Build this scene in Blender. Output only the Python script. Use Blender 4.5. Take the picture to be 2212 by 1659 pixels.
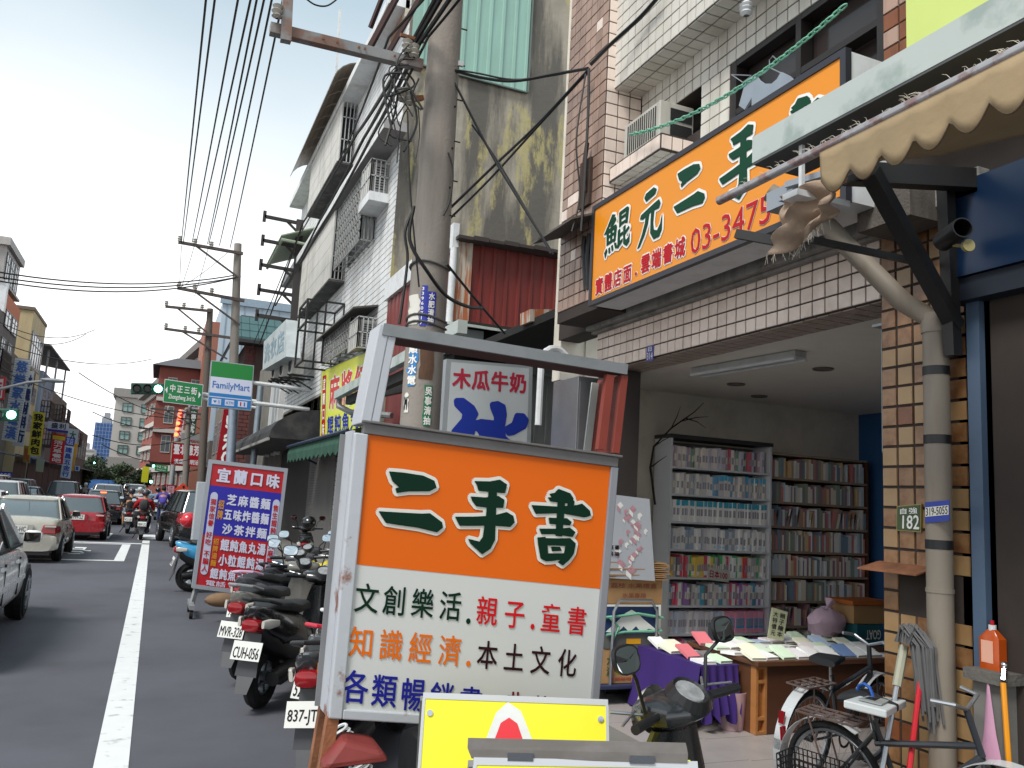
import bpy, math, random
from mathutils import Vector as V, Matrix as M
random.seed(7)
R = math.radians
SC = bpy.context.scene
COL = SC.collection
for o in list(bpy.data.objects): bpy.data.objects.remove(o)

# ------------------------------------------------------------------ camera
F_PX, IW, IH = 1800., 2212., 1659.
ROLL = .055; PIT = math.atan(257 / F_PX); YAW = math.atan(758 / math.hypot(F_PX, 257)); CZ = 1.62
def ray(u, v):
    x = u - IW / 2; y = v - IH / 2
    c, s = math.cos(ROLL), math.sin(ROLL)
    xp = x * c + y * s; yp = -x * s + y * c
    fw = F_PX * math.cos(PIT) + yp * math.sin(PIT)
    up = F_PX * math.sin(PIT) - yp * math.cos(PIT)
    return V((xp * math.cos(YAW) + fw * math.sin(YAW), -xp * math.sin(YAW) + fw * math.cos(YAW), up))
EYE = V((0, 0, CZ))
def PX(u, v, x): a = ray(u, v); return EYE + a * (x / a.x)
def PY(u, v, y): a = ray(u, v); return EYE + a * (y / a.y)
def PZ(u, v, z=0.): a = ray(u, v); return EYE + a * ((z - CZ) / a.z)
cam = bpy.data.cameras.new('camera'); camo = bpy.data.objects.new('camera', cam); COL.objects.link(camo)
cam.sensor_width = 36; cam.lens = 36 * F_PX / IW; cam.clip_start = .05; cam.clip_end = 3000
_c = ray(IW / 2, IH / 2)
_x = (ray(IW / 2 + 1, IH / 2) - _c).normalized(); _y = -(ray(IW / 2, IH / 2 + 1) - _c).normalized(); _z = -_c.normalized()
camo.matrix_world = M(((_x.x, _y.x, _z.x, 0), (_x.y, _y.y, _z.y, 0), (_x.z, _y.z, _z.z, CZ), (0, 0, 0, 1)))
SC.camera = camo

# ------------------------------------------------------------------ world, sun, exposure
w = bpy.data.worlds.new('World'); SC.world = w; w.use_nodes = True
nt = w.node_tree; nt.nodes.clear()
def wn(t, **k):
    n = nt.nodes.new(t)
    for a, b in k.items(): setattr(n, a, b)
    return n
SUN_EL, SUN_AZ = R(52), R(238)
out = wn('ShaderNodeOutputWorld'); bg = wn('ShaderNodeBackground')
sky = wn('ShaderNodeTexSky', sky_type='NISHITA', sun_disc=False, sun_elevation=SUN_EL, sun_rotation=SUN_AZ, air_density=1.0, dust_density=3.0, ozone_density=1.0)
tc = wn('ShaderNodeTexCoord'); sep = wn('ShaderNodeSeparateXYZ'); nz = wn('ShaderNodeTexNoise'); nz.inputs['Scale'].default_value = 1.6; nz.inputs['Detail'].default_value = 4
mp = wn('ShaderNodeMapping'); mp.inputs['Scale'].default_value = (1, 1, 2.2)
ad = wn('ShaderNodeMath', operation='MULTIPLY_ADD'); cr = wn('ShaderNodeValToRGB'); mx = wn('ShaderNodeMix', data_type='RGBA')
L = nt.links.new
L(tc.outputs['Generated'], sep.inputs[0]); L(tc.outputs['Generated'], mp.inputs[0]); L(mp.outputs[0], nz.inputs['Vector'])
L(nz.outputs[0], ad.inputs[0]); ad.inputs[1].default_value = -.2; L(sep.outputs['Z'], ad.inputs[2])
cr.color_ramp.elements[0].position = -.0; cr.color_ramp.elements[0].color = (.97, .97, .97, 1)
cr.color_ramp.elements[1].position = .45; cr.color_ramp.elements[1].color = (.93, .93, .93, 1)
L(ad.outputs[0], cr.inputs[0]); L(cr.outputs[0], mx.inputs[0])
L(sky.outputs[0], mx.inputs[6]); cl = wn('ShaderNodeValToRGB'); cl.color_ramp.elements[0].position = .06; cl.color_ramp.elements[0].color = (1, 1, 1, 1); cl.color_ramp.elements[1].position = .42; cl.color_ramp.elements[1].color = (.37, .465, .525, 1); L(ad.outputs[0], cl.inputs[0]); sc_ = wn('ShaderNodeVectorMath', operation='SCALE'); L(cl.outputs[0], sc_.inputs[0]); sc_.inputs['Scale'].default_value = 9.6; L(sc_.outputs[0], mx.inputs[7])
L(mx.outputs[2], bg.inputs[0]); bg.inputs[1].default_value = .13; L(bg.outputs[0], out.inputs[0])
sl = bpy.data.lights.new('sun', 'SUN'); sl.energy = 3.0; sl.angle = R(20); sl.color = (1, .96, .9)
so = bpy.data.objects.new('sun', sl); COL.objects.link(so)
so.rotation_euler = V((math.sin(SUN_AZ) * math.cos(SUN_EL), math.cos(SUN_AZ) * math.cos(SUN_EL), math.sin(SUN_EL))).to_track_quat('Z', 'Y').to_euler()
SC.view_settings.view_transform = 'Standard'; SC.view_settings.look = 'None'; SC.view_settings.exposure = .3; SC.view_settings.gamma = 1
SC.cycles.max_bounces = 9; SC.cycles.diffuse_bounces = 8; SC.cycles.use_denoising = True

# ------------------------------------------------------------------ materials
def rgb(h):
    h = h.lstrip('#'); c = [int(h[i:i + 2], 16) / 255 for i in (0, 2, 4)]
    return tuple(x / 12.92 if x <= .04045 else ((x + .055) / 1.055) ** 2.4 for x in c) + (1,)
MATS = {}
def mat(name, col, r=.6, metal=0, var=.12, sc=6, bump=0., bs=60, dirt=None, amt=.5, ds=3, streak=1., edge=(.45, .7), em=0, coat=0, alpha=1, trans=0, stretch=None, spec=.5):
    """dirt: colour of soft patches; streak > 1 draws them out downwards"""
    if name in MATS: return MATS[name]
    m = bpy.data.materials.new(name); MATS[name] = m; m.use_nodes = True
    n = m.node_tree; b = n.nodes['Principled BSDF']; N = n.nodes.new; K = n.links.new
    b.inputs['Roughness'].default_value = r; b.inputs['Metallic'].default_value = metal; b.inputs['Specular IOR Level'].default_value = spec
    if coat: b.inputs['Coat Weight'].default_value = coat; b.inputs['Coat Roughness'].default_value = .06
    c = rgb(col); m.diffuse_color = c
    if em:
        b.inputs['Emission Color'].default_value = c; b.inputs['Emission Strength'].default_value = em
    if trans: b.inputs['Transmission Weight'].default_value = trans
    if alpha < 1: b.inputs['Alpha'].default_value = alpha
    if not var and not dirt and not bump:
        b.inputs['Base Color'].default_value = c; return m
    t = N('ShaderNodeTexCoord'); oi = N('ShaderNodeObjectInfo'); av = N('ShaderNodeVectorMath'); K(t.outputs['Object'], av.inputs[0]); K(oi.outputs['Location'], av.inputs[1]); src = org_ = av.outputs[0]
    if stretch:
        sm = N('ShaderNodeMapping'); sm.inputs['Scale'].default_value = stretch; K(src, sm.inputs[0]); src = sm.outputs[0]
    a = N('ShaderNodeTexNoise'); a.inputs['Scale'].default_value = sc; a.inputs['Detail'].default_value = 5; K(src, a.inputs['Vector'])
    x = N('ShaderNodeMix'); x.data_type = 'RGBA'; K(a.outputs[0], x.inputs[0])
    x.inputs[6].default_value = tuple(min(1, q * (1 - 1.8 * var)) for q in c[:3]) + (1,)
    x.inputs[7].default_value = tuple(min(1, q * (1 + 1.8 * var)) for q in c[:3]) + (1,)
    last = x.outputs[2]
    if dirt:
        d = N('ShaderNodeTexNoise'); d.inputs['Scale'].default_value = ds; d.inputs['Detail'].default_value = 7; d.inputs['Roughness'].default_value = .62
        mm = N('ShaderNodeMapping'); mm.inputs['Scale'].default_value = (streak, streak, 1 if streak == 1 else .35); K(org_, mm.inputs[0]); K(mm.outputs[0], d.inputs['Vector'])
        q = N('ShaderNodeMapRange'); q.inputs['From Min'].default_value = edge[0]; q.inputs['From Max'].default_value = edge[1]; q.inputs['To Max'].default_value = amt
        K(d.outputs[0], q.inputs[0])
        y = N('ShaderNodeMix'); y.data_type = 'RGBA'; K(q.outputs[0], y.inputs[0]); K(last, y.inputs[6]); y.inputs[7].default_value = rgb(dirt); last = y.outputs[2]
    K(last, b.inputs['Base Color'])
    rr = N('ShaderNodeMapRange'); rr.inputs['To Min'].default_value = max(0, r - .08); rr.inputs['To Max'].default_value = min(1, r + .12); K(a.outputs[0], rr.inputs[0]); K(rr.outputs[0], b.inputs['Roughness'])
    if bump:
        g = N('ShaderNodeTexNoise'); g.inputs['Scale'].default_value = bs; g.inputs['Detail'].default_value = 4; K(src, g.inputs['Vector'])
        u = N('ShaderNodeBump'); u.inputs['Strength'].default_value = bump; u.inputs['Distance'].default_value = .02; K(g.outputs[0], u.inputs['Height']); K(u.outputs[0], b.inputs['Normal'])
    return m

# ------------------------------------------------------------------ mesh building
class MB:
    def __init__(s): s.v = []; s.f = []; s.mi = []; s.i = 0
    def add(s, vs, fs):
        k = len(s.v); s.v += [V(p) for p in vs]
        for f in fs: s.f.append([q + k for q in f]); s.mi.append(s.i)
        return s
    def hexa(s, p): return s.add(p, [(0, 3, 2, 1), (4, 5, 6, 7), (0, 1, 5, 4), (1, 2, 6, 5), (2, 3, 7, 6), (3, 0, 4, 7)])
    def box(s, x0, x1, y0, y1, z0, z1, m=None):
        p = [V(q) for q in ((x0, y0, z0), (x1, y0, z0), (x1, y1, z0), (x0, y1, z0), (x0, y0, z1), (x1, y0, z1), (x1, y1, z1), (x0, y1, z1))]
        if m: p = [m @ q for q in p]
        return s.hexa(p)
    def cbox(s, c, d, m=None):
        c = V(c); return s.box(c.x - d[0] / 2, c.x + d[0] / 2, c.y - d[1] / 2, c.y + d[1] / 2, c.z - d[2] / 2, c.z + d[2] / 2, m)
    def bar(s, p, q, w, h=None, up=(0, 0, 1)):
        p, q = V(p), V(q); h = h or w; d = (q - p).normalized(); u = V(up)
        if abs(d.dot(u)) > .98: u = V((1, 0, 0))
        a = d.cross(u).normalized() * w / 2; b = a.cross(d).normalized() * h / 2
        return s.hexa([p - a - b, p + a - b, p + a + b, p - a + b, q - a - b, q + a - b, q + a + b, q - a + b])
    def quad(s, *p): return s.add(p, [tuple(range(len(p)))])
    def slab(s, p, d):
        """polygon p (list of 3D points) thickened by vector d"""
        d = V(d); n = len(p); p = [V(a) for a in p]
        return s.add(p + [a + d for a in p], [tuple(range(n))[::-1], tuple(range(n, 2 * n))] + [(i, (i + 1) % n, n + (i + 1) % n, n + i) for i in range(n)])
    def tube(s, pts, r, n=6, cap=True, closed=False):
        pts = [V(p) for p in pts]; k = len(pts); rs = r if isinstance(r, (list, tuple)) else [r] * k
        vs = []; fs = []; prev = None
        for i, p in enumerate(pts):
            if closed: d = pts[(i + 1) % k] - pts[i - 1]
            else: d = pts[min(i + 1, k - 1)] - pts[max(i - 1, 0)]
            if d.length < 1e-9: d = V((0, 0, 1))
            d.normalize()
            if prev is None:
                a = d.cross(V((0, 0, 1)) if abs(d.z) < .9 else V((1, 0, 0))).normalized()
            else:
                a = prev - d * prev.dot(d); a = a.normalized() if a.length > 1e-6 else d.orthogonal().normalized()
            prev = a; b = d.cross(a)
            for j in range(n):
                t = 2 * math.pi * j / n; vs.append(p + (a * math.cos(t) + b * math.sin(t)) * rs[i])
        for i in range(k if closed else k - 1):
            for j in range(n):
                a0 = i * n + j; a1 = i * n + (j + 1) % n; i2 = (i + 1) % k; fs.append((a0, a1, i2 * n + (j + 1) % n, i2 * n + j))
        if cap and not closed: fs.append(tuple(range(n))[::-1]); fs.append(tuple(range((k - 1) * n, k * n)))
        return s.add(vs, fs)
    def lathe(s, prof, c, ax=(0, 0, 1), n=16):
        """prof: (radius, height along axis)"""
        c = V(c); ax = V(ax).normalized(); a = ax.orthogonal().normalized(); b = ax.cross(a); vs = []; fs = []
        for r, h in prof:
            for j in range(n): t = 2 * math.pi * j / n; vs.append(c + ax * h + (a * math.cos(t) + b * math.sin(t)) * r)
        for i in range(len(prof) - 1):
            for j in range(n): fs.append((i * n + j, i * n + (j + 1) % n, (i + 1) * n + (j + 1) % n, (i + 1) * n + j))
        return s.add(vs, fs)
    def disc(s, c, ax, r, n=20, h=.004): return s.lathe([(0, 0), (r, 0), (r, h), (0, h)], c, ax, n)
    def torus(s, c, ax, R_, r, n=24, k=8, sq=1.):
        prof = [(R_ + r * math.cos(2 * math.pi * j / k), r * sq * math.sin(2 * math.pi * j / k)) for j in range(k + 1)]
        return s.lathe(prof, c, ax, n)
    def ball(s, c, r, n=10, k=7, m=None):
        c = V(c); r = V(r) if hasattr(r, '__len__') else V((r, r, r)); vs = []; fs = []
        for i in range(k + 1):
            t = math.pi * i / k
            for j in range(n):
                a = 2 * math.pi * j / n; p = V((r.x * math.sin(t) * math.cos(a), r.y * math.sin(t) * math.sin(a), r.z * math.cos(t)))
                if m: p = m @ p
                vs.append(c + p)
        for i in range(k):
            for j in range(n): fs.append((i * n + j, (i + 1) * n + j, (i + 1) * n + (j + 1) % n, i * n + (j + 1) % n))
        return s.add(vs, fs)
    def loft(s, rings, cap=True):
        n = len(rings[0]); vs = [V(p) for r in rings for p in r]; fs = []
        for i in range(len(rings) - 1):
            for j in range(n): fs.append((i * n + j, i * n + (j + 1) % n, (i + 1) * n + (j + 1) % n, (i + 1) * n + j))
        if cap: fs.append(tuple(range(n))[::-1]); fs.append(tuple(range((len(rings) - 1) * n, len(rings) * n)))
        return s.add(vs, fs)
    def grid(s, rows):
        m_ = len(rows[0]); return s.add([p for r_ in rows for p in r_], [(i * m_ + k, (i + 1) * m_ + k, (i + 1) * m_ + k + 1, i * m_ + k + 1) for i in range(len(rows) - 1) for k in range(m_ - 1)])
    def mesh(s, name, mats, smooth=False, inv=None, org=None):
        me = bpy.data.meshes.new(name); vs = s.v
        if inv: vs = [inv @ p for p in vs]
        if org: vs = [p - org for p in vs]
        me.from_pydata(vs, [], s.f)
        for m in (mats if isinstance(mats, (list, tuple)) else [mats]): me.materials.append(m)
        me.polygons.foreach_set('material_index', s.mi)
        if smooth:
            me.polygons.foreach_set('use_smooth', [True] * len(s.f))
        me.update()
        return me
WM = {}
def T(name, label, cat, loc=(0, 0, 0), rz=0, group=None, rx=0, ry=0):
    o = bpy.data.objects.new(name, None); COL.objects.link(o); o.empty_display_size = .1
    mw = M.Translation(V(loc)) @ M.Rotation(rz, 4, 'Z') @ M.Rotation(ry, 4, 'Y') @ M.Rotation(rx, 4, 'X')
    o.matrix_world = mw; WM[o.name] = mw
    o['label'] = label; o['category'] = cat
    if group: o['group'] = group
    return o
def P(par, name, mb, m, smooth=False, world=True, bev=0, label=None, stuff=False, sub=0):
    inv = WM[par.name].inverted() if world else None
    o = bpy.data.objects.new(name, mb.mesh(name, m, smooth, inv)); COL.objects.link(o); o.parent = par; WM[o.name] = WM[par.name]
    fin(o, smooth, bev, sub)
    if label: o['label'] = label
    if stuff: o['kind'] = 'stuff'
    return o
def fin(o, smooth, bev=0, sub=0):
    if bev:
        b = o.modifiers.new('b', 'BEVEL'); b.width = bev; b.segments = 2; b.limit_method = 'ANGLE'
    if sub: q = o.modifiers.new('s', 'SUBSURF'); q.levels = q.render_levels = sub
    if smooth and not sub: smooth_by_angle(o)
def smooth_by_angle(o, ang=R(40)):
    me = o.data; me.polygons.foreach_set('use_smooth', [True] * len(me.polygons))
    try: me.set_sharp_from_angle(angle=ang)
    except Exception: pass
def S(name, label, cat, mb, m, smooth=False, group=None, bev=0, kind=None, sub=0):
    xs = [p.x for p in mb.v]; ys = [p.y for p in mb.v]; zs = [p.z for p in mb.v]
    org = V(((min(xs) + max(xs)) / 2, (min(ys) + max(ys)) / 2, min(zs)))
    o = bpy.data.objects.new(name, mb.mesh(name, m, smooth, None, org)); COL.objects.link(o); o.location = org; WM[o.name] = M.Translation(org)
    fin(o, smooth, bev, sub)
    if kind: o['kind'] = kind
    else: o['label'] = label; o['category'] = cat
    if group: o['group'] = group
    return o
KIDS = {}
def dup(root, loc=None, rz=None, label=None, group=None, delta=None):
    """copies a thing and its parts and sub-parts"""
    if not KIDS.get(root.name):
        k = {}
        for o in bpy.data.objects:
            if o.parent: k.setdefault(o.parent.name, []).append(o)
        KIDS.update(k)
    def cp(o, par):
        c = o.copy(); COL.objects.link(c)
        if par: c.parent = par
        for h in KIDS.get(o.name, []): cp(h, c)
        return c
    r = cp(root, None)
    if loc is not None: r.location = loc
    if delta is not None: r.location = V(root.location) + V(delta)
    if rz is not None: r.rotation_euler.z = rz
    if label: r['label'] = label
    if group: r['group'] = group
    return r
# ------------------------------------------------------------------ flat lettering
class Quad:
    """maps (s, t) in 0..1 (t downwards) and a height d to the plane spanned by four corners"""
    def __init__(s, tl, tr, br, bl): s.c = [V(p) for p in (tl, tr, br, bl)]; s.n = (s.c[1] - s.c[0]).cross(s.c[0] - s.c[3]).normalized(); s.w = (s.c[1] - s.c[0]).length; s.h = (s.c[3] - s.c[0]).length
    def __call__(s, a, b, d=0.): return s.c[0] * (1 - a) * (1 - b) + s.c[1] * a * (1 - b) + s.c[2] * a * b + s.c[3] * (1 - a) * b + s.n * d
    def sub(s, a0, b0, a1, b1, d=0): return Quad(s(a0, b0, d), s(a1, b0, d), s(a1, b1, d), s(a0, b1, d))
    def slab(s, mb, a0, b0, a1, b1, d0, d1):
        return mb.hexa([s(a0, b0, d0), s(a0, b1, d0), s(a1, b1, d0), s(a1, b0, d0), s(a0, b0, d1), s(a0, b1, d1), s(a1, b1, d1), s(a1, b0, d1)])
    def rect(s, mb, a0, b0, a1, b1, d): return mb.quad(s(a0, b1, d), s(a1, b1, d), s(a1, b0, d), s(a0, b0, d))
GL = {}
def glyph(s):
    if s in GL: return GL[s]
    cu = bpy.data.curves.new('t', 'FONT'); cu.body = s; cu.size = 1; cu.resolution_u = 2
    ob = bpy.data.objects.new('t', cu); COL.objects.link(ob)
    me = bpy.data.meshes.new_from_object(ob.evaluated_get(bpy.context.evaluated_depsgraph_get()))
    bpy.data.objects.remove(ob)
    vs = [(q.co.x, q.co.y) for q in me.vertices]; fs = [tuple(p.vertices) for p in me.polygons]
    bpy.data.meshes.remove(me); bpy.data.curves.remove(cu)
    GL[s] = (vs, fs); return GL[s]
_ring = lambda n: [(math.cos(2 * math.pi * i / n + .4), math.sin(2 * math.pi * i / n + .4)) for i in range(n)]
def put(mb, q, shape, box, d, bold=0., n=6, shear=0.):
    """shape: (verts, faces) in a unit cell; box: a0,b0,a1,b1 of q; bold in cells"""
    vs, fs = shape; a0, b0, a1, b1 = box
    asp = abs((a1 - a0) * q.w / max(1e-6, (b1 - b0) * q.h))
    for k, (dx, dy) in enumerate([(0, 0)] + ([(x * bold, y * bold) for x, y in _ring(n)] if bold else [])):
        mb.add([q(a0 + (a1 - a0) * (x + dx / max(asp, .01) + shear * y), b0 + (b1 - b0) * (1 - y - dy), d + k * .00012) for x, y in vs], fs)
def cjk(ch):
    vs, fs = glyph(ch); return [(x / 1.0, y + .12) for x, y in vs], fs
def fit(s):
    vs, fs = glyph(s); xs = [a for a, b in vs]; ys = [b for a, b in vs]; x0, x1, y0, y1 = min(xs), max(xs), min(ys), max(ys)
    return [((a - x0) / (x1 - x0), (b - y0) / (y1 - y0)) for a, b in vs], fs
def text(mb, q, s, box, d=.002, vert=False, bold=.02, fill=.92, n=6, gap=0., shear=0.):
    a0, b0, a1, b1 = box; N_ = len(s)
    for i, ch in enumerate(s):
        if ch == ' ': continue
        if vert: c = (a0, b0 + (b1 - b0) * i / N_, a1, b0 + (b1 - b0) * (i + 1) / N_)
        else: c = (a0 + (a1 - a0) * i / N_, b0, a0 + (a1 - a0) * (i + 1) / N_, b1)
        ca, cb = (c[0] + c[2]) / 2, (c[1] + c[3]) / 2; ha, hb = (c[2] - c[0]) / 2 * fill, (c[3] - c[1]) / 2 * fill
        put(mb, q, cjk(ch), (ca - ha, cb - hb, ca + ha, cb + hb), d, bold, n, shear)
def latin(mb, q, s, box, d=.002, bold=.0, n=4, shear=0.):
    put(mb, q, fit(s), box, d, bold, n, shear)
def poly(mb, q, pts, box=(0, 0, 1, 1), d=.002, grow=0., n=10):
    """filled outline in cell coordinates (x right, y down)"""
    a0, b0, a1, b1 = box
    from mathutils.geometry import tessellate_polygon
    tri = tessellate_polygon([[V((x, y, 0)) for x, y in pts]])
    for k, (dx, dy) in enumerate([(0, 0)] + ([(x * grow, y * grow) for x, y in _ring(n)] if grow else [])):
        ax = dx / q.w; ay = dy / q.h
        mb.add([q(a0 + (a1 - a0) * x + ax, b0 + (b1 - b0) * y + ay, d + k * .00012) for x, y in pts], [tuple(t) for t in tri])
# ------------------------------------------------------------------ materials
asph = mat('asphalt', '#55565e', r=.85, var=.14, sc=1.1, bump=.3, bs=220, dirt='#404046', amt=.7, ds=.55, edge=(.42, .64))
paint_w = mat('road_paint', '#d6d8d8', r=.6, var=.05, dirt='#6d6e70', amt=.55, ds=7, edge=(.57, .68))
conc = mat('concrete', '#8c8984', r=.85, var=.12, bump=.3, bs=50, dirt='#4b4945', amt=.6, ds=3, streak=3)
conc_d = mat('dark_concrete', '#5e5b56', r=.9, var=.2, bump=.4, bs=40, dirt='#2a2826', amt=.7, ds=4)
floor_m = mat('floor_tile', '#a59e9b', r=.35, var=.06, sc=2, dirt='#6a6462', amt=.4, ds=2)
rough_floor = mat('pavement_concrete', '#77746f', r=.85, var=.12, sc=4, bump=.2, dirt='#55524e', amt=.5, ds=2)
pink = mat('pink_tile', '#e6d5c9', r=.3, var=.05, sc=2.3, dirt='#8d7766', amt=.35, ds=2.5, streak=2)
pinkb = mat('grey_tile', '#d0ccc3', r=.32, var=.06, sc=2.3, dirt='#857a68', amt=.4, ds=2, streak=2)
brown = mat('brown_tile', '#a5897a', r=.35, var=.14, sc=2.5, dirt='#4c3425', amt=.55, ds=3, streak=2.5)
amber = mat('amber_tile', '#8f6b48', r=.28, var=.12, sc=3, dirt='#6d4527', amt=.8, ds=4, streak=2.5, edge=(.42, .62))
grout = mat('tile_joint', '#38302c', r=.95, var=.2)
ceil_m = mat('ceiling_paint', '#e2dcd2', r=.8, var=.04)
beige = mat('beige_wall', '#dcd5c6', r=.85, var=.06, sc=1.5, dirt='#7a7163', amt=.3)
steel_w = mat('white_steel', '#b9bcbd', r=.45, var=.05, dirt='#7c7a76', amt=.4, ds=5)
galv = mat('weathered_white_steel', '#b4bcb8', r=.4, var=.06, sc=3, dirt='#7d8f88', amt=.6, ds=3.5, edge=(.5, .62))
rust = mat('rusty_steel', '#8b5a3c', r=.8, var=.3, sc=9, bump=.2, dirt='#3f2a20', amt=.6, ds=8)
grey_m = mat('grey_steel', '#8d8f91', r=.45, metal=.3, var=.08, dirt='#5a5654', amt=.5, ds=5)
black_m = mat('black_steel', '#1b1a1b', r=.5, var=.2)
dark_p = mat('black_plastic', '#17181b', r=.42, var=.1)
dark_glass = mat('dark_glass', '#16181a', r=.08, var=0, spec=.7)
chrome = mat('chrome', '#c9cccf', r=.15, metal=1, var=0)
alum = mat('aluminium', '#a9adb2', r=.35, metal=.85, var=.05)
white_p = mat('white_paint', '#d5d8da', r=.4, var=.04, dirt='#8f8c88', amt=.35, ds=6)
wire_m = mat('cable_rubber', '#141416', r=.6, var=0)
wood = mat('old_wood', '#5b3a26', r=.5, var=.15, sc=3, stretch=(1, 1, 8), bump=.1)
wood_l = mat('pale_wood', '#a9713f', r=.5, var=.15, sc=3, stretch=(1, 1, 8))
rubber = mat('tyre_rubber', '#131314', r=.85, var=.2, bump=.1)
card = mat('cardboard', '#a9845a', r=.85, var=.1, sc=5, dirt='#7d5c3b', amt=.4)
paper = mat('paper', '#d5d3cb', r=.7, var=.03)
def flat(name, col, r=.6): return mat(name, col, r=r, var=0, spec=.2)
ink_r = flat('red_ink', '#b01c26'); ink_b = flat('blue_ink', '#1d2f9a'); ink_g = flat('green_ink', '#0d3f2c'); ink_k = flat('black_ink', '#16131a'); ink_w = flat('white_ink', '#e6e6e2'); ink_y = flat('yellow_ink', '#e7a726')

# ------------------------------------------------------------------ ground and road
g = MB(); g.quad((-600, -30, -.06), (600, -30, -.06), (600, 1500, -.06), (-600, 1500, -.06)); S('ground', '', '', g, rough_floor, kind='structure')
g = MB(); g.quad((-8.0, -12, 0), (2.75, -12, 0), (2.75, 420, 0), (-8.0, 420, 0)); S('road', '', '', g, asph, kind='structure')
g = MB(); g.box(2.75, 3.72, -6, 16.4, -.05, .05); g.box(2.75, 4.4, 16.4, 130, -.05, .05); g.box(-12.5, -8.0, -6, 140, -.05, .1); S('pavement', '', '', g, rough_floor, kind='structure')
g = MB(); g.box(3.72, 9.5, 2.0, 7.6, -.04, .042); fl = S('shop_floor', '', '', g, grout, kind='structure')
tm = MB(); tm.box(0, .494, 0, .494, 0, .008); tme = tm.mesh('floor_tile', floor_m)
for i in range(13):
    for j in range(11):
        x = 3.23 + i * .5; y = 2.1 + j * .5
        if x > 9 or y > 7.1: continue
        o = bpy.data.objects.new('floor_tile', tme); COL.objects.link(o); o.parent = fl
        o.location = V((x, y, .052 if x < 3.72 else .045)) - fl.location
def stripe(mb, *p): mb.quad(*[V((a, b, .004)) for a, b in p])
g = MB()
for k in range(12): stripe(g, (-.155, 4 + k * 1.85), (.03, 4 + k * 1.85), (.03, 5.85 + k * 1.85), (-.155, 5.85 + k * 1.85))
y1 = 24.6; y0 = 19.4
stripe(g, (-7.7, y1), (.03, y1), (.03, y1 + .32), (-7.7, y1 + .32))
stripe(g, (-.62, y0), (-.42, y0), (-.42, y1 - .35), (-.62, y1 - .35)); stripe(g, (-6.2, y0 - .2), (-.42, y0 - .2), (-.42, y0), (-6.2, y0)); stripe(g, (-6.2, y1 - .35), (-.42, y1 - .35), (-.42, y1 - .2), (-6.2, y1 - .2))
for k in range(8): stripe(g, (2.3 - k * 1.3, 26.6), (2.3 - k * 1.3 + .55, 26.6), (2.3 - k * 1.3 + .55, 29.2), (2.3 - k * 1.3, 29.2))
for a, b, c, d in ((-2.6, 21, -1.3, 21.3), (-2.4, 21.7, -1.2, 21.95), (-2.6, 22.3, -1.4, 22.5), (-2.3, 20.6, -2.0, 23.2), (-1.6, 20.8, -1.35, 22.9)): stripe(g, (a, b), (c, b), (c, d), (a, d))
for k in range(22): stripe(g, (-3.3, 34 + k * 9), (-3.18, 34 + k * 9), (-3.18, 38 + k * 9), (-3.3, 38 + k * 9))
stripe(g, (-.155, 32), (-.0, 32), (-.0, 250), (-.155, 250))
S('road_markings', '', '', g, paint_w, kind='structure')

# ------------------------------------------------------------------ bookshop building
XF = 3.7
B = T('bookshop_building', 'tiled building with open bookshop on its ground floor and orange signboard above', 'building', (3.7, 3.2, 0))
ROWLIM = [300]
def tiles(part, face, o, u, v, nu, nv, tu, tv, m, skip=None, solo=True, jit=.0015, th=.007, gap=.009, seed=1):
    """tiles laid from corner o along u and v; each one an object under part when solo"""
    o, u, v = V(o), V(u).normalized(), V(v).normalized(); n = u.cross(v).normalized(); rnd = random.Random(seed)
    base = MB(); base.add([V((0, 0, 0)), V((tu - gap, 0, 0)), V((tu - gap, tv - gap, 0)), V((0, tv - gap, 0)), V((.002, .002, th)), V((tu - gap - .002, .002, th)), V((tu - gap - .002, tv - gap - .002, th)), V((.002, tv - gap - .002, th))], [(4, 5, 6, 7), (0, 1, 5, 4), (1, 2, 6, 5), (2, 3, 7, 6), (3, 0, 4, 7)])
    meshes = [base.mesh('tile', q) for q in (m if isinstance(m, list) else [m])]
    rot = M((u, v, n)).transposed().to_4x4(); joined = [MB() for _ in meshes]
    inv = WM[part.name].inverted()
    for j in range(nv):
        for i in range(nu):
            if skip and skip(i, j): continue
            k = 0 if len(meshes) == 1 else (rnd.random() < .3) + (rnd.random() < .1)
            k = min(k, len(meshes) - 1)
            p = o + u * (i * tu + gap / 2) + v * (j * tv + gap / 2) + n * rnd.uniform(-jit, jit)
            mw = M.Translation(p) @ rot @ M.Rotation(rnd.uniform(-.006, .006), 4, 'X') @ M.Rotation(rnd.uniform(-.006, .006), 4, 'Y')
            if solo and ROWLIM[0] > 0:
                ROWLIM[0] -= 1
                ob = bpy.data.objects.new('tile', meshes[k]); COL.objects.link(ob); ob.parent = part; ob.matrix_local = inv @ mw
            else:
                joined[k].add([mw @ q for q in base.v], base.f)
    for k, jb in enumerate(joined):
        if jb.v: P(part, 'small_tiles', jb, (m if isinstance(m, list) else [m])[k], stuff=True)
amb2 = mat('amber_tile_dark', '#7d4a2c', r=.3, var=.16, sc=6, dirt='#4a2d1e', amt=.6, ds=5, streak=2)
amb3 = mat('amber_tile_pale', '#a0825c', r=.3, var=.1, sc=6, dirt='#8d6337', amt=.5, ds=4)
# beam over the opening
b = MB(); b.box(XF, XF + .3, 3.47, 6.83, 2.885, 3.34); bm = P(B, 'beam', b, grout)
tiles(bm, 0, (XF, 6.83, 2.885), (0, -1, 0), (0, 0, 1), 31, 4, .1084, .1, pink)
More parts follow.
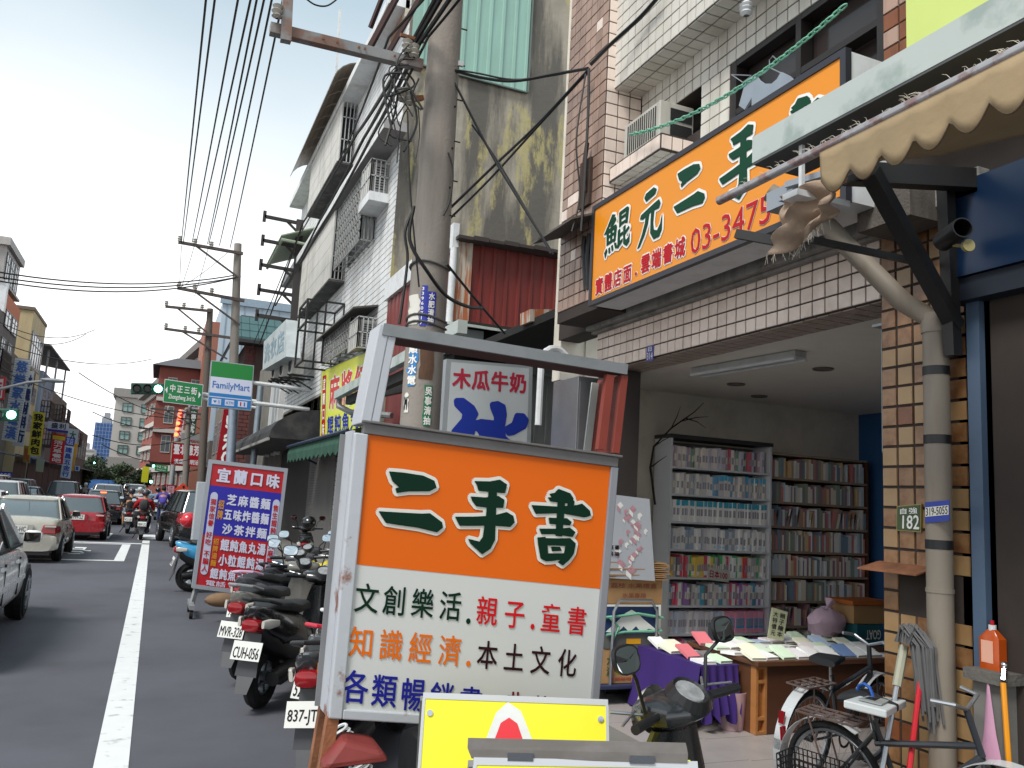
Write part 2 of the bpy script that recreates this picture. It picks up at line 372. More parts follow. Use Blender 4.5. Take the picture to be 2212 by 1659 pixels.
# right pillar
b = MB(); b.box(XF, XF + .3, 2.6, 3.47, .0, 2.9); b.box(XF, XF + .3, 2.6, 3.47, 2.9, 3.9); pr = P(B, 'pillar', b, grout)
hole = lambda i, j: (10 <= j <= 11 and 1 <= i <= 4)
tiles(pr, 0, (XF, 3.47, .06), (0, -1, 0), (0, 0, 1), 5, 30, .108, .11, [amber, amb3, amb2], skip=hole, seed=4, gap=.013)
# left pillar / door case and shutter guide
b = MB(); b.box(XF + .02, XF + .28, 6.5, 6.83, .05, 2.87); P(B, 'pillar_casing', b, mat('brown_grey_panel', '#3d3836', r=.5, var=.1))
b = MB(); b.box(XF - .0, XF + .02, 6.47, 6.51, .05, 2.87); P(B, 'shutter_guide', b, grey_m)
b = MB(); b.box(XF - .01, XF + .02, 6.58, 6.75, 1.62, 1.77); P(B, 'meter_box', b, mat('box_grey', '#55565a', r=.4))
# soffit
b = MB(); b.box(XF + .3, XF + .34, 3.2, 6.83, 2.886, 2.95); sf = P(B, 'soffit', b, grout)
tiles(sf, 0, (XF + .02, 3.47, 2.885), (0, 1, 0), (1, 0, 0), 31, 3, .1084, .1, mat('soffit_tile', '#a8968a', r=.35, var=.08), solo=False)
# remaining faces of tile are joined
b = MB(); b.box(3.3, 3.66, 6.12, 6.9, 3.3, 9); pier = P(B, 'pier', b, grout)
tiles(pier, 0, (3.3, 6.9, 3.4), (0, -1, 0), (0, 0, 1), 7, 50, .111, .11, [brown, brown, pink], solo=False)
tiles(pier, 0, (3.3, 6.12, 3.4), (1, 0, 0), (0, 0, 1), 3, 40, .12, .11, pink, solo=True)
b = MB(); b.box(3.38, 3.66, 2.0, 6.118, 5.3, 9); bay = P(B, 'bay_parapet', b, grout)
tiles(bay, 0, (3.38, 6.118, 5.3), (0, -1, 0), (0, 0, 1), 37, 14, .111, .11, pinkb, solo=True)
tiles(bay, 0, (3.38, 6.118, 5.3), (1, 0, 0), (0, -1, 0), 2, 37, .14, .111, pinkb, solo=False)
b = MB(); b.box(3.66, 3.9, 4.82, 6.12, 3.3, 4.62); b.box(3.66, 3.9, 4.82, 5.2, 4.62, 5.3); b.box(3.66, 3.9, 5.95, 6.12, 4.62, 5.3); b.box(3.66, 3.9, 2.0, 6.12, 4.98, 9)
b.box(3.66, 3.9, 2.0, 4.82, 3.3, 3.75); b.box(3.66, 3.9, 2.4, 3.4, 3.75, 4.98); b.box(3.66, 3.9, 6.12, 7.6, 3.3, 9)
uw = P(B, 'upper_wall', b, grout)
tiles(uw, 0, (3.66, 6.1, 4.98), (0, -1, 0), (0, 0, 1), 36, 3, .111, .107, pinkb, solo=False)
tiles(uw, 0, (3.66, 5.2, 3.4), (0, -1, 0), (0, 0, 1), 3, 14, .12, .113, pinkb, solo=False)
tiles(uw, 0, (3.66, 6.1, 3.4), (0, -1, 0), (0, 0, 1), 8, 10, .111, .113, pinkb, solo=False)
tiles(uw, 0, (3.66, 3.4, 3.7), (0, -1, 0), (0, 0, 1), 3, 12, .115, .11, [amb2, brown, amber], solo=False)
# recess around AC and window
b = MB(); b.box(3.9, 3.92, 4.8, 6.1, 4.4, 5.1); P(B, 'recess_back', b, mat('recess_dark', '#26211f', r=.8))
fr = MB(); gl = MB()
for yy in (4.82, 4.14, 3.45): fr.box(3.66, 3.76, yy - .05, yy, 3.75, 4.98)
for zz in (4.94, 4.55, 3.75): fr.box(3.662, 3.758, 3.4, 4.77, zz, zz + .045)
fr.box(3.67, 3.75, 4.45, 4.49, 3.79, 4.55); fr.box(3.67, 3.75, 3.78, 3.82, 3.79, 4.55)
wo = P(B, 'window', fr, mat('bronze_frame', '#211c1b', r=.45, var=.1)); gl.box(3.78, 3.785, 3.4, 4.8, 3.75, 4.98); P(wo, 'pane', gl, mat('bronze_glass', '#3d3634', r=.12, var=.15, sc=1))
cu = MB()
for k in range(22): cu.box(3.80, 3.81, 3.42 + k * .03, 3.435 + k * .03, 3.8, 4.95)
P(wo, 'blind', cu, mat('blue_blind', '#5a6c86', r=.6))
# AC ledge
b = MB(); b.box(3.36, 3.658, 5.3, 6.118, 4.42, 4.56); al = P(B, 'ac_ledge', b, grout)
tiles(al, 0, (3.36, 6.1, 4.43), (0, -1, 0), (0, 0, 1), 7, 1, .113, .12, pink, solo=False)
tiles(al, 0, (3.36, 5.3, 4.43), (1, 0, 0), (0, 0, 1), 3, 1, .1, .12, pink, solo=False)
tiles(al, 0, (3.36, 6.1, 4.42), (1, 0, 0), (0, -1, 0), 3, 7, .1, .113, pinkb, solo=False)
# concrete ledge under sign
b = MB(); b.box(3.58, 3.699, 2.75, 6.86, 3.26, 3.4); b.box(3.64, 3.698, 2.75, 6.86, 3.235, 3.26); P(B, 'concrete_ledge', b, conc, bev=.008)
b = MB(); b.box(3.4, 3.66, 3.0, 3.35, 3.19, 3.4); P(B, 'timber_block', b, mat('weathered_timber', '#5c5650', r=.9, var=.3, sc=5, stretch=(6, 1, 1), bump=.4))
# interior
b = MB(); b.box(3.98, 9.5, 2.0, 7.6, 2.9, 3.0); P(B, 'ceiling', b, ceil_m)
b = MB(); b.box(3.98, 9.5, 7.6, 7.8, 0, 9); b.box(3.7, 3.98, 7.62, 7.8, 2.9, 9); P(B, 'party_wall', b, beige)
b = MB(); b.box(7.72, 7.85, 2.4, 7.6, 0, 2.9); P(B, 'back_wall', b, mat('blue_wall', '#2f5f95', r=.7, var=.05))
b = MB(); b.box(3.98, 7.72, 2.3, 2.4, 0, 2.9); P(B, 'side_wall', b, beige)
for u, v in ((1590, 830), (1778, 797), (1640, 856)):
    p = PZ(u, v, 2.895); b = MB(); b.lathe([(0, 0), (.06, 0), (.085, -.012), (.09, 0)], (p.x, p.y, 2.899), (0, 0, 1), 18); P(B, 'downlight', b, mat('downlight_ring', '#6c655f', r=.4))
# electric meter plate hole in pillar
b = MB(); b.box(XF + .02, XF + .12, 2.85, 3.36, 1.15, 1.345); P(B, 'meter_recess', b, conc)
b = MB(); b.slab([(XF - .16, 3.5, 1.37), (XF - .16, 3.12, 1.37), (XF - .0, 3.12, 1.41), (XF - .0, 3.5, 1.41)], (0, 0, .008)); P(B, 'rain_hood', b, rust)
# ------------------------------------------------------------------ AC unit on ledge
def ac(label, x0, x1, y0, y1, z0, z1, face='y', group=None):
    a = T('air_conditioner', label, 'air conditioner', ((x0 + x1) / 2, (y0 + y1) / 2, z0), group=group)
    b = MB(); b.box(x0, x1, y0, y1, z0, z1); P(a, 'case', b, mat('ac_case', '#b7b4ab', r=.5, var=.05, dirt='#77726a', amt=.5, ds=4, streak=2), bev=.006)
    g = MB(); n = 9; dx = (x1 - x0) * .6 / 2
    for h in (0, 1):
        for k in range(n):
            z = z0 + .03 + (z1 - z0 - .05) * (h * .5) + (z1 - z0 - .1) * .5 * k / n
            g.box(x0 + (x1 - x0) * .3, x1 - .02, y0 - .008, y0 + .001, z, z + .008)
    for k in range(14): g.box(x0 - .006, x0 + .001, y0 + .06 + k * (y1 - y0 - .1) / 14, y0 + .07 + k * (y1 - y0 - .1) / 14, z0 + .03, z1 - .03)
    P(a, 'grille', g, mat('grille_dark', '#2b2b2c', r=.6))
    return a
ac('window air conditioner with black grille on tiled ledge behind the chain', 3.4, 3.72, 5.39, 5.95, 4.575, 4.885)

# ------------------------------------------------------------------ big orange signboard
def strokes(name): return STRK[name]
# outlines traced in a 0..1 cell (x right, y down)
STRK = {
 'er': [[(.10, .04), (.30, .03), (.62, .04), (.80, .10), (.84, .20), (.74, .27), (.42, .31), (.24, .36), (.22, .30), (.28, .27), (.16, .18)],
        [(.0, .70), (.35, .68), (.66, .66), (.78, .64), (.98, .76), (1.0, .84), (.92, .92), (.62, .88), (.30, .87), (.12, .86)]],
 'shou': [[(.26, .06), (.5, .04), (.66, .0), (.78, .05), (.76, .16), (.55, .17), (.33, .17), (.30, .10)],
          [(.22, .27), (.45, .26), (.66, .22), (.76, .26), (.75, .36), (.5, .38), (.32, .38), (.24, .31)],
          [(.0, .56), (.3, .53), (.6, .49), (.82, .42), (.93, .46), (.96, .54), (.9, .6), (.6, .61), (.3, .64), (.08, .66)],
          [(.50, .12), (.62, .12), (.64, .5), (.66, .8), (.6, .92), (.48, 1.0), (.40, .95), (.28, .88), (.24, .83), (.42, .85), (.47, .78), (.49, .5)]],
 'shu': [[(.28, .08), (.36, .06), (.42, .0), (.62, .04), (.68, .1), (.66, .16), (.5, .14), (.34, .13)],
         [(.0, .26), (.4, .24), (.74, .19), (.84, .16), (.98, .24), (1, .30), (.9, .33), (.5, .31), (.08, .36)],
         [(.26, .13), (.64, .1), (.7, .14), (.68, .3), (.6, .31), (.6, .17), (.3, .17)],
         [(.30, .40), (.6, .38), (.68, .42), (.66, .46), (.32, .47)], [(.16, .56), (.5, .53), (.66, .5), (.76, .55), (.72, .61), (.4, .60), (.2, .62)],
         [(.42, .02), (.54, .04), (.54, .62), (.44, .62)],
         [(.14, .68), (.26, .66), (.3, .72), (.34, .94), (.28, .96), (.22, .94), (.16, .76)], [(.22, .68), (.5, .66), (.68, .64), (.78, .70), (.76, .84), (.70, .92), (.6, 1.0), (.52, .97), (.6, .9), (.62, .74), (.28, .76)],
         [(.26, .88), (.6, .85), (.64, .91), (.4, .96), (.3, .97)], [(.38, .78), (.52, .77), (.55, .81), (.4, .83)]],
 'kun': [[(.30, .0), (.42, .04), (.24, .20), (.08, .36), (.0, .36), (.14, .2)], [(.22, .12), (.44, .1), (.46, .16), (.34, .26), (.24, .26), (.32, .17), (.2, .18)],
         [(.10, .30), (.46, .27), (.5, .32), (.46, .62), (.40, .64), (.40, .35), (.18, .38), (.2, .62), (.12, .64)], [(.16, .44), (.42, .42), (.42, .47), (.16, .49)], [(.26, .32), (.33, .31), (.33, .62), (.26, .62)],
         [(.16, .58), (.42, .56), (.42, .61), (.16, .63)], [(.04, .78), (.12, .70), (.16, .76), (.08, .9)], [(.2, .72), (.26, .71), (.28, .82), (.22, .83)], [(.31, .70), (.37, .69), (.40, .8), (.34, .81)], [(.42, .67), (.5, .68), (.54, .8), (.47, .79)],
         [(.58, .06), (.66, .04), (.67, .36), (.6, .38)], [(.6, .05), (.88, .02), (.94, .06), (.9, .36), (.83, .36), (.84, .10), (.62, .12)], [(.64, .17), (.86, .15), (.86, .2), (.64, .22)], [(.64, .30), (.86, .28), (.86, .33), (.64, .35)],
         [(.56, .44), (.64, .42), (.64, .7), (.74, .66), (.74, .72), (.58, .82), (.52, .80), (.56, .74)], [(.62, .54), (.74, .51), (.75, .57), (.62, .6)], [(.76, .42), (.84, .40), (.83, .66), (.88, .74), (.96, .70), (1, .62), (1, .80), (.9, .86), (.78, .78)], [(.82, .54), (.96, .46), (.99, .50), (.84, .60)]],
 'yuan': [[(.30, .04), (.46, .02), (.62, .0), (.74, .06), (.68, .13), (.46, .16), (.32, .18), (.24, .1)],
          [(.12, .40), (.4, .35), (.7, .30), (.86, .28), (.92, .36), (.86, .43), (.55, .43), (.2, .49), (.08, .46)],
          [(.34, .38), (.48, .38), (.42, .62), (.28, .82), (.10, .98), (.0, 1.0), (.18, .78), (.30, .58)],
          [(.56, .36), (.68, .36), (.64, .66), (.68, .80), (.82, .84), (.94, .74), (1.0, .6), (1.0, .86), (.9, .96), (.68, .96), (.54, .82), (.54, .6)]],
 'bing': [[(.0, .01), (.09, .0), (.23, .1), (.28, .19), (.23, .31), (.09, .49), (-.01, .48), (.12, .29), (.13, .19), (.01, .07)], [(.2, .3), (.27, .32), (.24, .5), (.2, .7), (.12, .8), (.17, .5)],
          [(.27, .4), (.28, .33), (.36, .3), (.55, .31), (.57, .37), (.5, .45), (.42, .6), (.3, .85), (.24, .82), (.38, .5), (.33, .42)],
          [(.5, .03), (.58, .01), (.66, .05), (.68, .17), (.66, .35), (.68, .52), (.8, .62), (.95, .9), (.85, .95), (.7, .75), (.62, 1), (.5, 1), (.52, .6), (.56, .4), (.57, .22), (.51, .08)],
          [(.86, .17), (.95, .17), (1, .23), (.97, .33), (.82, .43), (.75, .45), (.72, .38), (.82, .31)]],
}
def brush(mb, q, name, box, d, grow=0.):
    for k, s in enumerate(STRK[name]): poly(mb, q, s, box, d + k * .0016 / 8, grow, 14)
def brush_sign(par, q, items, d, g1, c1, c2, n1='lettering', n2='lettering_outline'):
    a = MB(); b = MB()
    for nm, box in items: brush(a, q, nm, box, d + .005, g1 * .12); brush(b, q, nm, box, d, g1)
    P(par, n2, b, c2); P(par, n1, a, c1)
XS = 3.2
yl = 6.04; yr = 3.26; zb, zt = 3.3, 4.135
SG = T('shop_signboard', 'wide orange signboard with green brush lettering above the bookshop opening', 'sign', (XS, 4.6, zb))
orange = mat('orange_panel', '#e08a14', r=.35, var=.02)
b = MB(); b.box(XS + .01, XS + .3, yr - .03, yl + .03, zb, zt + .02); P(SG, 'case', b, white_p)
b = MB()
for z0, z1 in ((zb - .01, zb + .03), (zt - .01, zt + .03)): b.box(XS - .012, XS + .03, yr - .04, yl + .04, z0, z1)
for y0, y1 in ((yr - .042, yr), (yl, yl + .042)): b.box(XS - .013, XS + .029, y0, y1, zb - .008, zt + .028)
P(SG, 'frame', b, mat('dark_frame', '#2b2b33', r=.4, var=.05))
b = MB(); b.box(XS - .002, XS + .01, yr, yl, zb + .03, zt - .01); P(SG, 'panel', b, orange)
qs = Quad((XS - .002, yl, zt), (XS - .002, yr, zt), (XS - .002, yr, zb), (XS - .002, yl, zb))
def onq(q, u, v):
    """s, t of the point where the sight line meets the plane of q"""
    a = ray(u, v); t = (q.c[0] - EYE).dot(q.n) / a.dot(q.n); p = EYE + a * t - q.c[0]; e = q.c[1] - q.c[0]; f = q.c[3] - q.c[0]
    ee, ff, ef = e.dot(e), f.dot(f), e.dot(f); pe, pf = p.dot(e), p.dot(f); D = ee * ff - ef * ef
    return (pe * ff - pf * ef) / D, (pf * ee - pe * ef) / D
def cell(q, u0, v0, u1, v1):
    """cell whose upper left and lower right corners are seen at those points"""
    a = onq(q, u0, v0); b_ = onq(q, u1, v1); return (a[0], a[1], b_[0], b_[1])
def cell4(q, l, t, r, b_): 
    """left, top, right, bottom extremes: pairs of photo points"""
    return (onq(q, *l)[0], onq(q, *t)[1], onq(q, *r)[0], onq(q, *b_)[1])
brush_sign(SG, qs, [('kun', cell4(qs, (1306, 530), (1345, 452), (1362, 520), (1325, 560))), ('yuan', cell4(qs, (1380, 500), (1420, 402), (1432, 470), (1395, 530))),
                    ('er', cell4(qs, (1457, 470), (1500, 352), (1524, 450), (1470, 472))), ('shou', cell4(qs, (1556, 400), (1600, 281), (1650, 350), (1580, 440))), ('shu', cell4(qs, (1685, 300), (1730, 212), (1785, 260), (1700, 370)))], .003, .022, ink_g, ink_w)
a = MB(); c = MB(); c0 = onq(qs, 1300, 615); c1 = onq(qs, 1510, 535); hb = .16
for mb, bo, dd in ((c, .1, .003), (a, .03, .006)):
    y0_, y1_ = onq(qs, 1300, 592)[1], onq(qs, 1300, 640)[1]
    text(mb, qs, '實體店面', (.02, .74, .235, .95), dd, bold=bo, fill=.86)
    text(mb, qs, '雲端書城', (.275, .72, .49, .93), dd, bold=bo, fill=.86)
    latin(mb, qs, '.', (.25, .87, .26, .9), dd, bold=.3 if bo > .05 else .1)
    latin(mb, qs, '03-3475', (.51, .72, .80, .93), dd, bold=.03 if bo > .05 else .008)
P(SG, 'lettering_outline', c, ink_w); P(SG, 'lettering', a, ink_r)
# ------------------------------------------------------------------ weathered side wall with green sheet, white tiled building
YE = 16.4; XE = 4.0
siding = mat('white_siding', '#d8dadb', r=.55, var=.04, sc=1.2, dirt='#8b8780', amt=.45, ds=1.6, streak=2)
siding2 = mat('grey_siding', '#c2c0ba', r=.6, var=.05, sc=1.2, dirt='#77726a', amt=.5, ds=1.5, streak=2)
stucco = mat('stained_stucco', '#938d80', r=.95, var=.2, sc=1.3, bump=.5, bs=9, dirt='#403e3c', amt=.8, ds=.6, streak=2.4, edge=(.46, .6))
# second kind of stain: yellow limewash where the render is worn off
nt2 = stucco.node_tree; b_ = nt2.nodes['Principled BSDF']; lk = b_.inputs['Base Color'].links[0].from_socket
tc2 = nt2.nodes.new('ShaderNodeTexCoord'); mp2 = nt2.nodes.new('ShaderNodeMapping'); mp2.inputs['Scale'].default_value = (1.5, 1.5, .5); mp2.inputs['Location'].default_value = (4, 0, 2)
n2 = nt2.nodes.new('ShaderNodeTexNoise'); n2.inputs['Scale'].default_value = .55; n2.inputs['Detail'].default_value = 9; n2.inputs['Roughness'].default_value = .7
r2 = nt2.nodes.new('ShaderNodeMapRange'); r2.inputs['From Min'].default_value = .54; r2.inputs['From Max'].default_value = .59; r2.inputs['To Max'].default_value = .8
m2 = nt2.nodes.new('ShaderNodeMix'); m2.data_type = 'RGBA'; m2.inputs[7].default_value = rgb('#a39a6a')
for a, c in ((tc2.outputs['Object'], mp2.inputs[0]), (mp2.outputs[0], n2.inputs['Vector']), (n2.outputs[0], r2.inputs[0]), (r2.outputs[0], m2.inputs[0]), (lk, m2.inputs[6]), (m2.outputs[2], b_.inputs['Base Color'])): nt2.links.new(a, c)
E_ = T('white_tiled_building', 'white tiled building with caged bays and a tall stained bare side wall', 'building', (XE, YE, 0))
b = MB(); b.box(XE, 14, YE, YE + .2, 0, 14.5); b.box(XE + .35, 12.5, YE + .2, 31, 0, 12); P(E_, 'side_wall', b, stucco)
b = MB(); b.box(XE + .02, XE + .34, YE + .2, 31, 3.2, 11.9); P(E_, 'front_wall', b, mat('siding_joint', '#565350', r=.9))
cm = MB(); cm.box(0, .03, 0, 14.55, .012, .135); ce = cm.mesh('tile_course', siding)
inv = WM[E_.name].inverted()
for k in range(57):
    z = 4.35 + k * .142
    o = bpy.data.objects.new('tile_course', ce); COL.objects.link(o); o.parent = E_; o.matrix_local = inv @ M.Translation(V((XE - .01, YE + .02, z)))
b = MB()
for i in range(10): b.box(XE - .012, XE + .0, 20.6 + i * 1.04, 20.6 + i * 1.04 + 1.03, 3.3, 4.3)
for i in range(8):
    for j in range(2): b.box(XE - .012, XE, 22.4 + i * 1.04, 22.4 + i * 1.04 + 1.02, 3.3 + j * .55, 3.3 + j * .55 + .53)
P(E_, 'stone_panel', b, mat('grey_panel', '#8a857c', r=.8, var=.1, sc=2, dirt='#59544d', amt=.4, ds=3, stretch=(1, 9, .6)), stuff=True)
# green corrugated cladding
def corr(q, n, amp, nv=1):
    mb = MB(); prof = []
    for i in range(n):
        for t, h in ((0, 0), (.7, 0), (.76, 1), (.94, 1)): prof.append(((i + t) / n, h * amp))
    prof.append((1, 0)); vs = []
    for s_, h in prof: vs += [q(s_, 0, h), q(s_, 1, h)]
    return mb.add(vs, [(2 * i, 2 * i + 1, 2 * i + 3, 2 * i + 2) for i in range(len(prof) - 1)])
tl = PY(888, 0, YE - .04); p1 = PY(1137, 200, YE - .04)
gq = Quad((4.05, YE - .04, 16), (p1.x, YE - .04, 16), (p1.x, YE - .04, p1.z), (4.05, YE - .04, p1.z))
gm = mat('green_sheet', '#86aa9e', r=.45, var=.04, sc=.8, dirt='#6b8078', amt=.4, ds=1, streak=3)
P(E_, 'green_cladding', corr(gq, 9, .035), gm, label='pale green ribbed sheet on the bare wall')
b = MB(); b.box(p1.x, p1.x + .04, YE - .09, YE, p1.z, 16); b.box(4.05, p1.x, YE - .1, YE - .04, p1.z - .03, p1.z); P(E_, 'cladding_trim', b, mat('trim_dark', '#57645f', r=.5))
# slab with tiled front
b = MB(); b.box(3.5, XE - .012, 15.9, 31, 9.02, 9.22); P(E_, 'canopy_slab', b, mat('slab_paint', '#8e8d8c', r=.8, var=.06))
b = MB()
for i in range(110):
    for j in range(2): b.box(3.488, 3.5, 15.9 + i * .137, 15.9 + i * .137 + .125, 9.0 + j * .12, 9.11 + j * .12)
P(E_, 'slab_tiles', b, siding, stuff=True)
b = MB(); b.box(3.52, XE, 16.5, 31, 12.1, 12.3); P(E_, 'roof_slab', b, siding)
b = MB(); b.box(XE - .1, XE + .9, YE + .1, YE + 1.5, 11.9, 18); b.box(XE + .1, 9, YE + 3, 29, 12, 13.2); P(E_, 'stair_tower', b, mat('rust_stained_tile', '#b5aca0', r=.5, var=.1, dirt='#8a5228', amt=.8, ds=1.5, streak=3, edge=(.48, .6)))
def lattice(mb, c, u, v, n, m, r=.012, diamond=False):
    c, u, v = V(c), V(u), V(v)
    for i in range(n + 1): p = c + u * (i / n); mb.bar(p, p + v, r * 2)
    for j in range(m + 1): p = c + v * (j / m); mb.bar(p, p + u, r * 2)
    if diamond:
        for i in range(n):
            for j in range(m): mb.bar(c + u * (i / n) + v * (j / m), c + u * ((i + 1) / n) + v * ((j + 1) / m), r * 1.6)
cage_m = mat('cage_grey', '#8f9190', r=.5, metal=.2, var=.1, dirt='#5f5148', amt=.5, ds=4)
cage_w = mat('cage_white', '#aeb0b0', r=.45, metal=.2, var=.08)
def bayx(x, y0, y1, z0, z1, bars=4, rows=3, side=siding2, nslat=5):
    b = MB(); b.box(x + .04, x + .06, y0 + .05, y1, z0, z1); b.box(x + .04, XE, y1 - .05, y1, z0, z1); w_ = P(E_, 'bay_box', b, side)
    b = MB()
    for k in range(nslat): z = z0 + (z1 - z0) * k / nslat; b.box(x + .02, x + .04, y0, y1, z + .012, z + (z1 - z0) / nslat)
    P(w_, 'bay_panel', b, side)
    b = MB(); lattice(b, (x + .05, y0, z0), (XE - x - .05, 0, 0), (0, 0, z1 - z0), bars, rows); P(w_, 'end_grille', b, cage_w)
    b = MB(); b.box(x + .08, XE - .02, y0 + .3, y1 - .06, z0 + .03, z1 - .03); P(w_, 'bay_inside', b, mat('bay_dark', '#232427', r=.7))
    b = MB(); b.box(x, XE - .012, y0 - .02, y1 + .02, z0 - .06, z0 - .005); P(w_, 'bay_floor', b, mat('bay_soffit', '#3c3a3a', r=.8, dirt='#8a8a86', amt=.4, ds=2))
bayx(3.55, 21.5, 26.4, 10.4, 12.3); bayx(3.575, 21.3, 26.6, 7.12, 8.98, nslat=4)
# curved canopies
b = MB(); ca = [(3.98 - .85 * math.sin(t), 12.15 + .75 * math.cos(t) - .0) for t in [i * math.pi / 2.3 / 5 for i in range(6)]]
for k in range(9): b.loft([[(x, 20.7 + k * .85, z) for x, z in ca] + [(x + .01, 20.7 + k * .85, z - .03) for x, z in ca[::-1]], [(x, 20.7 + k * .85 + .82, z) for x, z in ca] + [(x + .01, 20.7 + k * .85 + .82, z - .03) for x, z in ca[::-1]]])
P(E_, 'window_canopy', b, mat('smoked_canopy', '#6d665c', r=.4, var=.1), stuff=True)
b = MB(); b.slab([(2.9, 27, 9.75), (2.9, 31, 9.75), (3.95, 31, 10.2), (3.95, 27, 10.2)], (0, 0, .04)); b.tube([(2.95, 31, 9.65), (2.95, 27, 9.65), (3.9, 27, 9.6)], .05); P(E_, 'green_canopy', b, mat('canopy_green', '#93a08b', r=.5))
# cages, windows, ACs
def cage(x, y0, y1, z0, z1, n, m, dia=False, pitch=.14):
    b = MB(); lattice(b, (x, y0, z0), (0, y1 - y0, 0), (0, 0, z1 - z0), n, m, .014, dia); lattice(b, (x, y0, z0), (XE - x, 0, 0), (0, 0, z1 - z0), 4, 3, .014); lattice(b, (x, y0, z0), (XE - x, 0, 0), (0, y1 - y0, 0), 2, n // 2, .012)
    c_ = P(E_, 'window_cage', b, cage_m)
    g = MB(); g.box(XE - .03, XE - .015, y0 + .1, y1 - .1, z0 + .1, z1 - .1); P(c_, 'window', g, mat('window_dark', '#34383b', r=.15, var=.2, sc=1))
    g = MB()
    for k in range(4): y = y0 + .12 + (y1 - y0 - .3) * k / 3; g.box(XE - .045, XE - .031, y, y + .06, z0 + .1, z1 - .1)
    P(c_, 'window_frame', g, alum)
cage(3.65, 18.1, 21.1, 7.3, 8.9, 13, 6, True); cage(3.62, 18.1, 21.4, 4.85, 5.5, 13, 3, True)
b = MB(); b.slab([(3.45, 17.2, 5.5), (3.45, 21.8, 5.5), (3.98, 21.8, 5.62), (3.98, 17.2, 5.62)], (0, 0, .04)); P(E_, 'window_hood', b, mat('hood_dark', '#4a4744', r=.7))
def acx(label, x0, y0, y1, z0, z1, hx=XE - .02):
    a = T('air_conditioner', label, 'air conditioner', (hx, y0, z0)); a['group'] = 'window air conditioners on the white building'
    b = MB(); b.box(x0 + .06, hx, y0 + .06, y1 - .06, z0 + .05, z1 - .05); P(a, 'case', b, mat('ac_case2', '#9a9a98', r=.5, var=.08))
    b = MB()
    for k in range(9): b.box(x0 + .1, hx - .06, y0 + .052, y0 + .06, z0 + .1 + k * (z1 - z0 - .2) / 9, z0 + .12 + k * (z1 - z0 - .2) / 9)
    P(a, 'grille', b, black_m)
    b = MB(); lattice(b, (x0, y0, z0), (hx - x0, 0, 0), (0, 0, z1 - z0), 4, 2, .012); lattice(b, (x0, y0, z0), (0, y1 - y0, 0), (0, 0, z1 - z0), 4, 2, .012); P(a, 'cage', b, cage_w)
    b = MB(); b.box(x0 + .01, x0 + .03, y0 + .03, y1, z0, z1); P(a, 'cage_panel', b, siding2)
acx('caged air conditioner high on the white building, above the lattice cage', 3.57, 17.1, 18.0, 8.08, 8.82)
b = MB(); b.box(3.55, XE - .012, 17.0, 18.05, 7.86, 8.06); P(E_, 'ac_shelf', b, siding)
acx('grey caged air conditioner just above the yellow noodle sign', 3.58, 17.15, 18.0, 4.68, 5.34)
# black sign frame
f = MB(); X0, X1, Y0, Y1, Z0, Z1 = 3.05, XE - .02, 20.95, 22.2, 4.85, 6.42
for x in (X0, X1):
    for y in (Y0, Y1): f.bar((x, y, Z0), (x, y, Z1), .05)
    for z in (Z0, Z1, (Z0 + Z1) / 2 + .2): f.bar((x, Y0, z), (x, Y1, z), .045)
for y in (Y0, Y1):
    for z in (Z0, Z1, (Z0 + Z1) / 2 + .2): f.bar((X0, y, z), (X1, y, z), .045)
    f.bar(((X0 + X1) / 2, y, Z0), ((X0 + X1) / 2, y, Z1), .045)
S('sign_frame', 'empty black steel frame jutting out of the white tiled building', 'frame', f, black_m)
# red corrugated shed in front of the wall
D = T('red_sheet_shed', 'red corrugated metal upper room between the bookshop and the white building', 'shed', (4, 12.2, 2.5))
redm = mat('red_sheet', '#762d2a', r=.45, var=.07, sc=1.5, dirt='#4b2420', amt=.5, ds=2, streak=3)
a0 = PY(1010, 525, 12.2); a1 = PY(1250, 561, 12.2); b0 = PY(990, 706, 12.2)
fq = Quad((4.25, 12.2, a0.z), (a1.x + .5, 12.2, a1.z - .08), (a1.x + .5, 12.2, 3.6), (4.25, 12.2, b0.z))
P(D, 'front_sheet', corr(fq, 11, .03), redm)
b = MB(); b.box(4.25, a1.x + .5, 12.24, 12.3, 3.5, a0.z - .1); b.box(4.02, 4.06, 12.3, YE, 4.2, 5.6); b.box(4.1, 8, 12.3, YE, 2.6, 4.4); P(D, 'wall_core', b, redm)
sq = Quad((3.98, YE - .05, 6.0), (3.98, 12.25, 5.55), (3.98, 12.25, 4.3), (3.98, YE - .05, 4.3))
P(D, 'side_sheet', corr(sq, 14, .02), redm)
b = MB(); b.box(3.98, 4.26, 12.14, 12.22, 4.28, a0.z); P(D, 'corner_trim', b, mat('rust_streaked_white', '#b9b2a4', r=.6, var=.08, dirt='#a0542a', amt=.95, ds=2.4, streak=5, edge=(.44, .54)), label='white corner trim streaked with orange rust')
b = MB(); b.tube([(3.93, 12.1, a0.z - .15), (3.93, 12.1, 4.3)], .055, 10); b.tube([(3.85, 13, 4.9), (3.85, 13, 2.5)], .05, 8); P(D, 'drain_pipe', b, white_p, smooth=True)
b = MB(); rq = [(3.75, 12.0, a0.z + .02), (3.75, YE, 6.15), (4.4, YE, 6.3), (7, 12.0, a1.z - .2)]
for k in range(14):
    x = 3.95 + k * .26; z = a0.z + (a1.z - a0.z) * (x - 4.2) / (a1.x - 4.2); b.box(x, x + .25, 11.95, 12.6, z - .01, z + .04 + .02 * (k % 2))
P(D, 'roof_edge', b, mat('roof_edge_dark', '#3a3230', r=.8))
b = MB(); b.box(3.9, 4.0, 12.1, YE, 5.56, 5.95); P(D, 'fascia', b, white_p)
